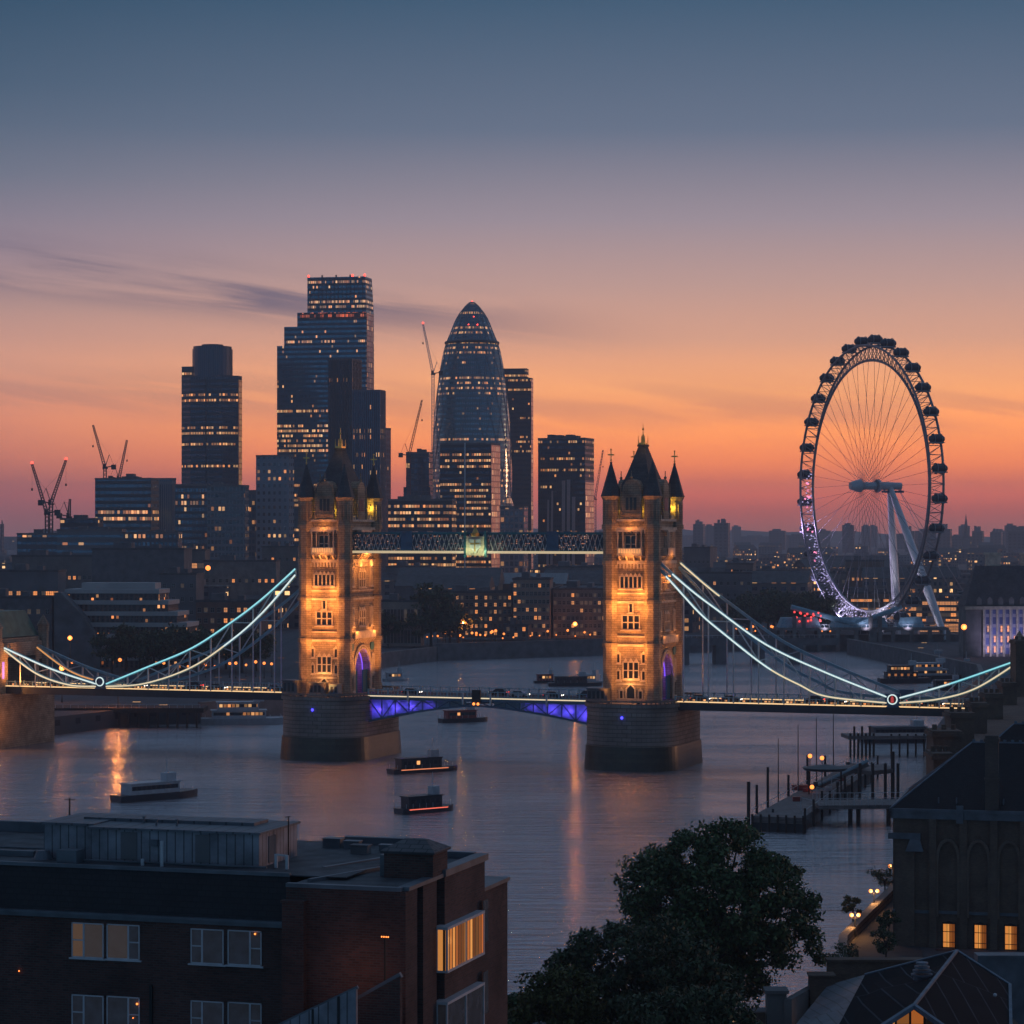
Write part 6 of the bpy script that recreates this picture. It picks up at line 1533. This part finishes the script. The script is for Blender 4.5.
for (py0, py1, ls) in ((922, 957, (2, 1, 0, 0)), (994, 1029, (0, 0, 0, 0)), (1066, 1101, (0, 0, 0, 0))):
    for (a, b_, sp2, l_, dy) in ((72, 104, .38, ls[0], 0), (107, 140, .66, ls[1], 1.5), (191, 224, .35, ls[2], 6), (228, 262, .66, ls[3], 7.5), (-34, -2, .38, 0, -5)):
        flatwin(a, b_, py0+dy, py1+dy, sp2, l_)
MB().box(fp(150, 990, 0)[0], fp(153, 990, 0)[0], -.1, 0, zc-9, fp(150, 985, 0)[1]).build('downpipe', M['lamppost'], flat)
for (pxx, pyy, r2) in ((255, 934, .045), (137, 1004, .05), (19, 971, .035), (133, 1018, .03)):
    x, z = fp(pxx, pyy, -.1); MB().ball((x, -.1, z), r2, 8, 5).build('small_lamp', M['lampglow'], flat)
# projecting wing on the right
WYo = -1.6; xw0 = fp(286, 940, WYo)[0]; xw1 = fp(400, 889, WYo)[0]; zw = fp(400, 889, WYo)[1]
dW = 14.2
def sp_at(px, py):   # point on the wing's side wall (x = xw1): distance back and height
    dr = Vector(((px-512)/F, 1.0, (HOR-py)/F)); o_ = Vector((0,0,CAM_H)) - FO
    s = (xw1 - o_.dot(fu))/dr.dot(fu); q = o_ + dr*s; return q.dot(fv), q.z
y2 = sp_at(449, 868)[0]; y1b = sp_at(437, 880)[0]; yend = sp_at(480, 858)[0]
MB().box(xw0, xw1, WYo, yend, b0, zw-.12).build('wing_wall', M['bricks'], flat)
MB().box(xw0-.05, xw0+.95, WYo-.35, WYo-.005, b0, zw-.75).box(xw0-.1, xw0+1.0, WYo-.42, WYo+.02, zw-.75, zw-.65).build('pilaster', M['bricks'], flat)
# stepped side: recessed strips and a projecting bay
MB().box(xw1, xw1+.25, WYo, WYo+1.5, b0, zw-.14).box(xw1, xw1+.25, WYo+2.3, y1b-.8, b0, zw-.14).build('side_pilaster', M['bricks'], flat)
MB().box(xw1, xw1+.36, y1b, yend-.4, b0, zw-.10).build('projecting_bay', M['bricks'], flat)
MB().box(xw0, xw1+.05, WYo-.04, WYo+.28, zw-.12, zw+.05).box(xw1-.2, xw1+.32, WYo+.28, y1b, zw-.12, zw+.05).box(xw1-.2, xw1+.42, y1b, yend, zw-.10, zw+.2).box(xw0+.5, xw1-.2, yend-.3, yend, zw-.12, zw+.25).build('parapet_coping', M['lead'], flat)
MB().box(xw0+.1, xw1-.2, WYo+.28, yend-.3, zw-.12, zw-.05).build('wing_roof', M['roofing'], flat)
MB().bar((xw0+.6, WYo+1.2, zw), (xw1-1.4, 8.8, zw+.05), .14, n=4).bar((xw0-.2, 3.4, zw), (xw1-2.4, 10.6, zw+.1), .18, n=4).build('roof_kerb', M['lead'], flat)
# penthouse stair hut
py_ = 2.0
ax, _ = fp(384, 876, py_); bx, _ = fp(433, 878, py_)
sh0 = MB().box(ax, bx, py_, py_+2.0, zw-.05, zw+1.05).build('stair_hut', M['bricks'], flat)
MB().box(ax-.12, bx+.12, py_-.15, py_+2.15, zw+1.05, zw+1.15).frus(ax-.12, bx+.12, py_-.15, py_+2.15, zw+1.15, ax+.65, bx-.65, py_+.9, py_+1.1, zw+1.6).build('hipped_roof', M['slate'], sh0)
MB().box(ax-.3, ax-.02, py_+.3, py_+1.6, zw-.05, zw+.9).build('duct', M['lead'], sh0)
# lit corner bay window and neighbours on the side wall
def sidewin(px0, px1, py0, py1, proj, m, split=.5, lab=None):
    (ya, za), (yb, _) = sp_at(px0, py0), sp_at(px1, py0); _, zb_ = sp_at(px0, py1); x = xw1+proj; t_ = .05
    mb = MB()
    for k in (ya, ya+(yb-ya)*split, yb-t_): mb.box(x, x+.05, k, k+t_, zb_, za)
    mb.box(x, x+.05, ya, yb, za-t_, za).box(x, x+.05, ya, yb, zb_, zb_+t_).box(x, x+.09, ya-.05, yb+.05, zb_-.07, zb_)
    w_ = mb.build('window', M['frame'], flat); MB().box(x+.003, x+.02, ya+.02, yb-.02, zb_+.02, za-.02).build('pane', m, w_)
    if lab: w_['label'] = lab
    return ya, yb, zb_, za
M['warm_room'] = facade('warm_curtained_room', (.4,.18,.05), (.25,.12,.05), cw=.42, fh=9, ww=.72, wh=1.0, seed=3, pb=2, pn=0, thr=2, em=(1,.33,.06,1), es=.8)
# corner window box in front of the bay
ya, za = sp_at(448, 922); yb, _ = sp_at(468, 920); _, zb_ = sp_at(448, 962)
ya = y1b-.75; yb2 = yend-1.6
wb = MB().box(xw1+.1, xw1+.75, ya, yb2, zb_-.1, zb_).box(xw1+.1, xw1+.75, ya, yb2, za, za+.12)
for (x, y) in ((xw1+.66, ya), (xw1+.66, (ya+yb2)/2), (xw1+.66, yb2-.08), (xw1+.2, ya)): wb.box(x, x+.08, y, y+.08, zb_, za)
bw_ = wb.build('corner_bay_window', M['frame'], flat); bw_['label'] = 'glowing amber corner bay window'
MB().box(xw1+.15, xw1+.68, ya+.04, yb2-.04, zb_, za).build('pane', M['warm_room'], bw_)
pt((xw1+1.6, (ya+yb2)/2, (zb_+za)/2), 3, (1,.5,.15), .2, flat)
for dz in (3.3, 6.6):
    wb = MB().box(xw1+.1, xw1+.75, ya, yb2, zb_-.1-dz, zb_-dz).box(xw1+.1, xw1+.75, ya, yb2, za-dz, za+.12-dz)
    for (x, y) in ((xw1+.66, ya), (xw1+.66, (ya+yb2)/2), (xw1+.66, yb2-.08), (xw1+.2, ya)): wb.box(x, x+.08, y, y+.08, zb_-dz, za-dz)
    b2_ = wb.build('corner_bay_window', M['frame'], flat); MB().box(xw1+.15, xw1+.68, ya+.04, yb2-.04, zb_-dz, za-dz).build('pane', M['pane_dim'], b2_)
for dz in (0, 3.3): MB().box(xw1+.56, xw1+.60, yend-1.3, yend-.6, zb_+.35-dz, za+.5-dz).build('side_window', [M['pane_dim']], flat)
# lower block at the far end
(yl, zl) = sp_at(480, 890)
MB().box(xw1-4, xw1+.05, yend, yend+4.2, b0, zl-.1).build('end_wall', M['bricks'], flat)
MB().box(xw1-4, xw1+.15, yend, yend+4.3, zl-.1, zl+.08).build('parapet_coping', M['lead'], flat)
# lamp standing in front of the wing
lx, lz = fp(385, 938, WYo-1.2)
lo_ = FO + fu*lx + fv*(WYo-1.2)
lo = empty('street_lamp', (lo_.x, lo_.y, 3.9), FA, 'lamp on a thin black post in front of the brick block wing', 'street lamp')
MB().bar((0,0,0), (0,0,lz-3.9), .05).bar((-.16,0,lz-3.9), (.16,0,lz-3.9), .03).build('lamp_post', M['lamppost'], lo)
for dx in (-.14, -.04, .06, .15): MB().ball((dx, -.02, lz-3.9+.05), .035, 6, 4).build('lamp_globe', M['lampglow'], lo)
pt((-1.4, -.9, lz-5.4), 26, (1,.34,.08), .3, lo)
# grey panelled wall and low brick wall at the bottom
gx0, gz0 = fp(288, 1024, -5.5); gx1, gz1 = fp(356, 988, -5.5)
gw = empty('panelled_wall', FO + fu*0, FA, 'pale grey panelled wall sloping up at the bottom edge in front of the brick wing', 'wall')
MB().add([(gx0-2,-5.5,b0),(gx1,-5.5,b0),(gx1,-5.5,gz1),(gx0-2,-5.5,gz0-.9),(gx0-2,-5.3,b0),(gx1,-5.3,b0),(gx1,-5.3,gz1),(gx0-2,-5.3,gz0-.9)],[(0,1,2,3),(5,4,7,6),(3,2,6,7),(1,5,6,2),(0,3,7,4)]).build('panel', M['metalclad'], gw)
MB().bar((gx0-2,-5.4,gz0-.87), (gx1+.05,-5.4,gz1+.03), .09).build('coping', M['lead'], gw)
for k in (.35, .62, .85):
    x = gx0-2+(gx1-gx0+2)*k; MB().box(x-.04, x+.04, -5.55, -5.5, b0, gz0-.9+(gz1-gz0+.9)*k).build('post', M['lamppost'], gw)
bx0, bz0 = fp(357, 1002, -3.6); bx1, bz1 = fp(400, 976, -3.6)
bwall = empty('brick_wall', FO, FA, 'low brick wall with a sloping coping at the foot of the brick wing', 'wall')
MB().add([(bx0-1,-3.6,b0),(bx1,-3.6,b0),(bx1,-3.6,bz1),(bx0-1,-3.6,bz0-.5),(bx0-1,-3.3,b0),(bx1,-3.3,b0),(bx1,-3.3,bz1),(bx0-1,-3.3,bz0-.5)],[(0,1,2,3),(5,4,7,6),(3,2,6,7),(1,5,6,2),(0,3,7,4)]).build('wall', M['bricks'], bwall)
MB().bar((bx0-1,-3.45,bz0-.47), (bx1,-3.45,bz1+.03), .16).build('coping', M['lead'], bwall)

# ================================================================== FOREGROUND TREES
def big_tree(px, yc, Y, rx, rz, seed, nc, cr_, per, ls, m, label, ry=None, extra=None, zb=3.9):
    z = py2z(yc, Y); return plant_tree((px2x(px, Y), Y, z), tree_parts(seed, rx, ry or rx*.8, rz, z-zb, nc, cr_, per, ls, m, .55, extra), label)
big_tree(716, 912, 212, 8.2, 7.1, 301, 330, 1.25, 150, .2, M['leaf'], 'large dark leafy tree rising highest in front of the river', 6.5, [(-5.8, 0, 1.2, 1.2), (-7.0, 0, -2.2, 1.0), (7.9, 0, -3.0, .9), (8.5,0,-3.9,.7), (0,0,6.8,1.0), (1.2,0,7.0,.9), (-5.2,0,2.6,.8)])
big_tree(640, 990, 178, 6.9, 4.7, 302, 200, 1.1, 150, .18, M['leaf3'], 'lower spreading dark tree left of and in front of the tallest tree', 5, [(-5,0,1,.9), (-7.6, 0, -.6, .8), (-8.3,0,-1.6,.7)])
big_tree(560, 1010, 172, 3.0, 2.6, 303, 80, .8, 130, .15, M['leaf2'], 'small yellowish tree at the bottom edge right of the brick block', 3)
big_tree(524, 1012, 200, 2.4, 1.6, 304, 40, .6, 110, .15, M['leaf'], 'small bushy tree touching the right side of the brick block', 2)
big_tree(690, 1030, 165, 5.0, 2.6, 305, 110, 1.0, 120, .16, M['leaf3'], 'dark bush-like tree cut by the bottom edge below the tallest tree', 4)
# promenade bushes
for px_, yc, Y, r2, lab in ((885, 876, 345, 2.0, 'dark bush against the arched brick building on the promenade'), (853, 905, 316, 1.3, 'small bush behind the promenade lamps by the river wall'), (846, 965, 272, 2.4, 'dark shrub at the near end of the promenade'), (886, 940, 286, 1.6, 'dark shrub at the corner of the arched brick building'), (889, 920, 296, 1.2, 'climbing shrub on the wall beside the promenade')):
    z = max(py2z(yc, Y), 4+r2*.7); plant_tree((px2x(px_, Y), Y, z), tree_parts(int(px_*3), r2, r2*.8, r2*.9, z-4, 16, r2*.35, 90, .13, M['leaf3'], .12), lab, 'bush', 'bush')

# ================================================================== FOREGROUND, RIGHT: arched brick building
AA = R(-14); AY = 300.0; AO = Vector((px2x(893, AY), AY, 4.0))
arch_b = empty('arched_brick_building', AO, AA, 'brown brick riverside building with tall blind arches and three amber windows', 'building')
zE = py2z(810, AY) - 4.0; aW = 30.0; sA = AY/F
MB().box(0, aW, 0, 26, 0, zE).build('wall', M['bricky'], arch_b)
def ax_(px):
    k = (px-512)/F; c_, s_ = math.cos(AA), math.sin(AA); return (k*AY - AO.x)/(c_ - k*s_)
mb = MB().box(-.25, aW, -.35, 0, zE-.9, zE-.1).box(-.4, aW, -.55, 0, zE-.1, zE+.25)
mb.box(-.4, -.002, -.55, 26, zE-.1, zE+.25).box(-.25, -.002, -.35, 26, zE-.9, zE-.1).build('cornice', M['lead'], arch_b)
mb = MB()
zs = py2z(858, AY)-4; zt_ = py2z(838, AY)-4
for pc in (948, 978.5, 1009, 1040):
    x = ax_(pc); r2 = 1.25
    pts = [(x-r2, -.12, 3.6), (x-r2, -.12, zs)] + [(x-r2*math.cos(math.pi*i/10), -.12, zs+(zt_-zs)*math.sin(math.pi*i/10)) for i in range(11)] + [(x+r2, -.12, 3.6)]
    mb.path([(a_, -.2, c_) for a_, b__, c_ in pts], .26, 4)
mb.build('blind_arch', brick('rubbed_arch_brick', (.20,.135,.10,1), (.25,.17,.12,1), (.13,.11,.09,1), .3, .1, .014), arch_b)
mb = MB()
for pc in (933, 963.5, 994, 1024): x = ax_(pc); mb.box(x-.42, x+.42, -.5, -.002, 0, zE-.9)
mb.box(ax_(905)-1.1, ax_(905)+1.1, -.35, -.002, 0, py2z(838, AY)-4).build('brick_pier', M['bricky'], arch_b)
MB().box(-.5, ax_(921), -.75, -.36, py2z(838, AY)-4, py2z(832, AY)-4).frus(ax_(906), ax_(924), -.9, -.36, py2z(850, AY)-4, ax_(912), ax_(919), -.6, -.36, py2z(834, AY)-4).build('carved_bracket', M['lead'], arch_b)
MB().box(-.1, aW, -.2, -.002, py2z(912, AY)-4, py2z(909, AY)-4).build('string_course', M['lead'], arch_b)
aw = []
for pc in (949, 980.5, 1011, 1042):
    x = ax_(pc); w2, h0, h1 = .66, py2z(951, AY)-4, py2z(922, AY)-4
    f2 = MB()
    f2.box(x-w2-.12, x-w2, -.1, -.003, h0-.1, h1+.2).box(x+w2, x+w2+.12, -.1, -.003, h0-.1, h1+.2).box(x-w2-.12, x+w2+.12, -.14, -.003, h0-.22, h0-.05).ext([(x-w2-.12, h1+.05), (x+w2+.12, h1+.05), (x, h1+.38)], 'y', -.1, -.003)
    for k in range(1, 3): f2.box(x-w2+k*w2*2/3-.03, x-w2+k*w2*2/3+.03, -.08, -.003, h0, h1+.05)
    for k in (.38, .74): f2.box(x-w2, x+w2, -.08, -.003, h0+(h1-h0)*k-.04, h0+(h1-h0)*k+.04)
    wo = f2.build('window', M['lamppost'], arch_b)
    MB().box(x-w2, x+w2, -.05, -.004, h0, h1).build('pane', M['amber_room'] if 'amber_room' in M else M.setdefault('amber_room', facade('amber_room', (.3,.12,.03), (.3,.14,.05), cw=.33, fh=9, ww=.97, wh=.97, seed=6, pb=2, pn=0, thr=2, em=(1,.31,.05,1), es=1.0)), wo)
# three parallel hipped roofs
def hip(x0, x1, y0, y1, z0, z1, inset):
    o_ = MB().frus(x0, x1, y0, y1, z0, x0+inset, x1-1, (y0+y1)/2-.15, (y0+y1)/2+.15, z1).build('roof', M['slate_dark'], arch_b)
    r_ = MB().bar((x0+inset, (y0+y1)/2, z1+.05), (x1-1, (y0+y1)/2, z1+.05), .16)
    for i in range(int((x1-x0-inset)/.9)): r_.box(x0+inset+i*.9, x0+inset+i*.9+.35, (y0+y1)/2-.1, (y0+y1)/2+.1, z1+.15, z1+.4)
    r_.bar((x0, y0, z0+.05), (x0+inset, (y0+y1)/2, z1+.05), .12).bar((x0, y1, z0+.05), (x0+inset, (y0+y1)/2, z1+.05), .12).build('ridge_tiles', M['ridge'], o_)
    return o_
M['slate_dark'] = brick('black_roof_slate', (.010,.011,.013,1), (.016,.017,.020,1), (.006,.006,.008,1), .5, .3, .03, .9, .4, .3, .3)
M['ridge'] = mat('blue_grey_ridge_tile', (.13,.17,.21), .6, var=.3, vs_=.8)
hip(-.2, 34, -.2, 22, zE+.25, py2z(741, 311)-4, 8.5)
hip(3.5, 36, 22.2, 44, zE+.25, py2z(722, 333)-4, 8.5)
hip(7.0, 38, 44.2, 66, zE+.25, py2z(706, 355)-4, 8.5)
MB().box(4, 34, 26.01, 66, 0, zE+.2).build('rear_wall', M['bricky'], arch_b)
def chim(px, py0, py1, Y, w_, par, m=None):
    q = Vector((px2x(px, Y), Y, 0)) - AO; q.z = 0; q = Matrix.Rotation(-AA, 3, 'Z') @ q
    z1, z0 = py2z(py0, Y)-4, py2z(py1, Y)-4-3
    return MB().box(q.x-w_/2, q.x+w_/2, q.y-w_*.4, q.y+w_*.4, z0, z1-.5).box(q.x-w_/2-.14, q.x+w_/2+.14, q.y-w_*.4-.14, q.y+w_*.4+.14, z1-.5, z1-.15).box(q.x-w_/2, q.x+w_/2, q.y-w_*.4, q.y+w_*.4, z1-.15, z1+.2).box(q.x-w_/2-.12, q.x+w_/2+.12, q.y-w_*.4-.12, q.y+w_*.4+.12, (z0+z1)/2, (z0+z1)/2+.25).build('chimney', m or M['bricky'], par)
M['stack'] = brick('chimney_brick', (.10,.075,.06,1), (.14,.10,.08,1), (.08,.07,.06,1), .3, .1, .014)
chim(992, 737, 797, 297.6, 1.5, arch_b, M['stack'])
MB().box(ax_(960)-.4, ax_(960)+.4, -.6, -.2, zE-1.3, zE+.7).build('rainwater_head', M['lead'], arch_b)
for i, px_ in enumerate((938, 956, 1003)): MB().ng(ax_(px_), .8, .09, zE+.6, zE+1.5, 8).build('vent_pipe', M['lead'], arch_b)
# long warehouse with a row of brick chimney stacks running back to the bridge
wo = empty('chimneyed_warehouse', (0, 0, 4), 0, 'long dark warehouse whose brick stacks march back towards the bridge', 'warehouse')
ST = [(931, 950, 752, 338, 'a'), (931, 959, 730, 362, 'b'), (949, 972, 712, 392, 'c'), (970, 985, 702, 430, 'd'), (984, 1001, 693, 462, 'e'), (1001, 1015, 682, 500, 'f'), (1014, 1034, 640, 528, 'g')]
MB().prism([(px2x(931,345), 345), (px2x(931,345)+26, 345), (140, 530), (px2x(1001,500), 520)], 0, 14.5).build('wall', M['bricky'], wo)
for (a, b_, yt, Y, k) in ST:
    x0, x1 = px2x(a, Y), px2x(b_, Y); z1 = py2z(yt, Y)-4
    st_ = MB().box(x0, x1, Y-2, Y+4, 0, z1-.8).box(x0-.3, x1+.3, Y-2.3, Y+4.3, z1-.8, z1-.3).box(x0-.1, x1+.1, Y-2.1, Y+4.1, z1-.3, z1)
    for i in range(3): st_.ng(x0+(x1-x0)*(i+.5)/3, Y+1, .35, z1, z1+.7, 8)
    st_.box(x0-.2, x1+.2, Y-2.2, Y+4.2, z1*.55, z1*.55+.3).build('chimney_stack', M['bricky'], wo)
lz_ = 0
# promenade lamps
for px_, py_, Y, nm in ((874, 891, 326, 'twin-globe promenade lamp farther along, nearest the arched brick building'), (855, 915, 306, 'twin-globe promenade lamp nearest the camera beside the river wall'), (893, 866, 350, 'small promenade lamp half hidden behind the bush')):
    z = py2z(py_, Y); o = empty('promenade_lamp', (px2x(px_, Y), Y, 4.15), 0, nm, 'street lamp')
    MB().bar((0,0,0), (0,0,z-4.3), .09, .06, 8).ng(0, 0, .22, 0, .6, 8, .12).bar((-.4,0,z-4.5), (.4,0,z-4.5), .04).build('lamp_post', M['lamppost'], o)
    for dx in (-.42, .42): MB().ball((dx, 0, z-4.15), .24, 10, 6).build('lamp_globe', M['lampglow'], o)
    pt((0, -.8, z-4.2), 420, (1,.45,.14), .3, o)
o = empty('bollard', P(857, 289, 4.15), 0, 'dark round-topped bollard standing at the near end of the promenade', 'bollard')
MB().ng(0, 0, .26, 0, .2, 10).ng(0, 0, .2, .2, 1.0, 10, .17).ball((0,0,1.05), .2, 10, 6).build('post', M['lamppost'], o)

# roofs in the bottom right corner
RY = 185.0; RO = Vector((px2x(905, RY), RY, 0))
hall = empty('slate_roofed_hall', RO, 0, 'low hall in the bottom right corner with a wide seamed roof and a glowing gable', 'hall')
def rq(px, py, Y): return (px2x(px, Y)-RO.x, Y-RO.y, py2z(py, Y))
A1 = rq(957, 951, 195); A0 = rq(914, 1006, 172); L0 = rq(815, 1070, 165); L1 = rq(865, 975, 192); R0 = rq(1012, 1075, 165); R1 = rq(1010, 985, 190); R2 = rq(1060, 1010, 188)
M['seam'] = brick('standing_seam_roof', (.006,.007,.009,1), (.009,.010,.013,1), (.05,.058,.07,1), 1.7, 40.0, .06, .9, .5, .3, .25)
M['seam'].node_tree.nodes['Principled BSDF'].inputs['Specular IOR Level'].default_value = .12
def lower(p, d_): return (p[0], p[1], p[2]-d_)
def sheet(q, th_=.25): n = len(q); return MB().add([*q, *[lower(p, th_) for p in q]], [tuple(range(n)), tuple(range(2*n-1, n-1, -1))] + [(i, i+n, (i+1)%n+n, (i+1)%n) for i in range(n)])
sheet([L0, A0, A1, L1]).build('roof', M['seam'], hall)
sheet([A0, R0, R1, A1]).build('roof', M['seam'], hall)
MB().bar(A0, A1, .16).bar(L1, A1, .14).bar(A1, R1, .14).bar(A0, L0, .2).bar(A0, R0, .2).bar(R1, R0, .16).build('ridge_capping', M['ridge'], hall)
# gable glazing under the front verge
g0 = lower(A0, .28); MB().add([(L0[0]+.5, A0[1]+.25, L0[2]-.5), (R0[0]-.5, A0[1]+.25, R0[2]-.5), (g0[0], A0[1]+.25, g0[2])], [(0,1,2)]).build('gable_glazing', M['warm_gable'] if 'warm_gable' in M else M.setdefault('warm_gable', facade('glowing_gable_glazing', (.04,.03,.02), (.5,.2,.06), cw=.95, fh=1.6, ww=.84, wh=.9, seed=12, pb=.75, pn=0, thr=2, em=(1,.33,.06,1), es=.8)), hall)
MB().box(RO.x*0-6, 10, 6, 12, 3.9, 15).build('wall', M['bricky'], hall)
b_ = rq(922, 975, 186); mb = MB().ng(b_[0], b_[1], .75, b_[2]-1.2, b_[2], 10, .6)
for k in range(4): mb.ng(b_[0], b_[1], .8-.12*k, b_[2]-.05+k*.28, b_[2]+.08+k*.28, 10)
mb.build('roof_cowl', M['ridge'], hall)
k_ = rq(995, 995, 183); MB().ball(k_, .14).build('roof_finial', M['white_steel'], hall)
# flat roof and parapets between the hall and the river
yd = empty('lean_to_building', RO, 0, 'dark lean-to with a pale sloping roof beside the hall in the bottom right corner', 'building')
sheet([rq(783, 1040, 178), rq(862, 1040, 170), rq(895, 966, 200), rq(828, 985, 204)]).build('roof', M['corr'], yd)
c1 = rq(828, 962, 206); c2 = rq(925, 950, 206)
MB().box(c1[0], c2[0], c1[1], c1[1]+1.0, 3.9, c1[2]).box(c1[0]-.1, c2[0], c1[1]-.15, c1[1]+1.15, c1[2], c1[2]+.2).build('wall', M['bricky'], yd)
c3 = rq(809, 975, 204); MB().box(c3[0], c3[0]+1.9, c3[1]-1, c3[1]+.6, 3.9, c3[2]).box(c3[0]-.1, c3[0]+2.0, c3[1]-1.1, c3[1]+.7, c3[2], c3[2]+.15).build('wall', M['bricky'], yd)
c4 = rq(925, 966, 198); c5 = rq(1060, 958, 198); MB().box(c4[0]+4, c5[0], c4[1], c4[1]+1.4, 3.9, c5[2]).box(c4[0]+4, c5[0], c4[1]-.1, c4[1]+1.5, c5[2], c5[2]+.2).build('wall', M['lead'], yd)
pw = empty('garden_wall', (0, 0, 0), 0, 'stone wall with a square capped pier at the foot of the tallest tree', 'wall')
a = P(776, 200, 0); z_ = py2z(990, 200); MB().box(a[0]-.75, a[0]+.75, 199.3, 200.8, 3.9, z_-.15).box(a[0]-.9, a[0]+.9, 199.1, 201, z_-.15, z_+.1).build('pier', M['concrete'], pw)
w1 = (px2x(784, 199), 199); w2 = (px2x(812, 206), 206)
MB().prism([w1, (w1[0]+.6, w1[1]), (w2[0]+.6, w2[1]), w2], 3.9, py2z(990, 203)).build('wall', M['concrete'], pw)
MB().box(px2x(738, 200), px2x(765, 200), 199.6, 200.2, 3.9, py2z(1012, 200)).build('wall', M['bricky'], pw)

# ================================================================== HAZE
hv, t = new_mat('haze'); t.nodes.remove(t.nodes['Principled BSDF'])
pv = t.nodes.new('ShaderNodeVolumePrincipled'); pv.inputs['Color'].default_value = (.82, .88, .98, 1); pv.inputs['Density'].default_value = HAZE; pv.inputs['Anisotropy'].default_value = .3
t.links.new(pv.outputs[0], t.nodes['Material Output'].inputs['Volume'])
hb_ = MB().box(-4500, 4500, -60, 12500, -1.6, 275)
tag(hb_.build('haze', hv), kind='stuff')
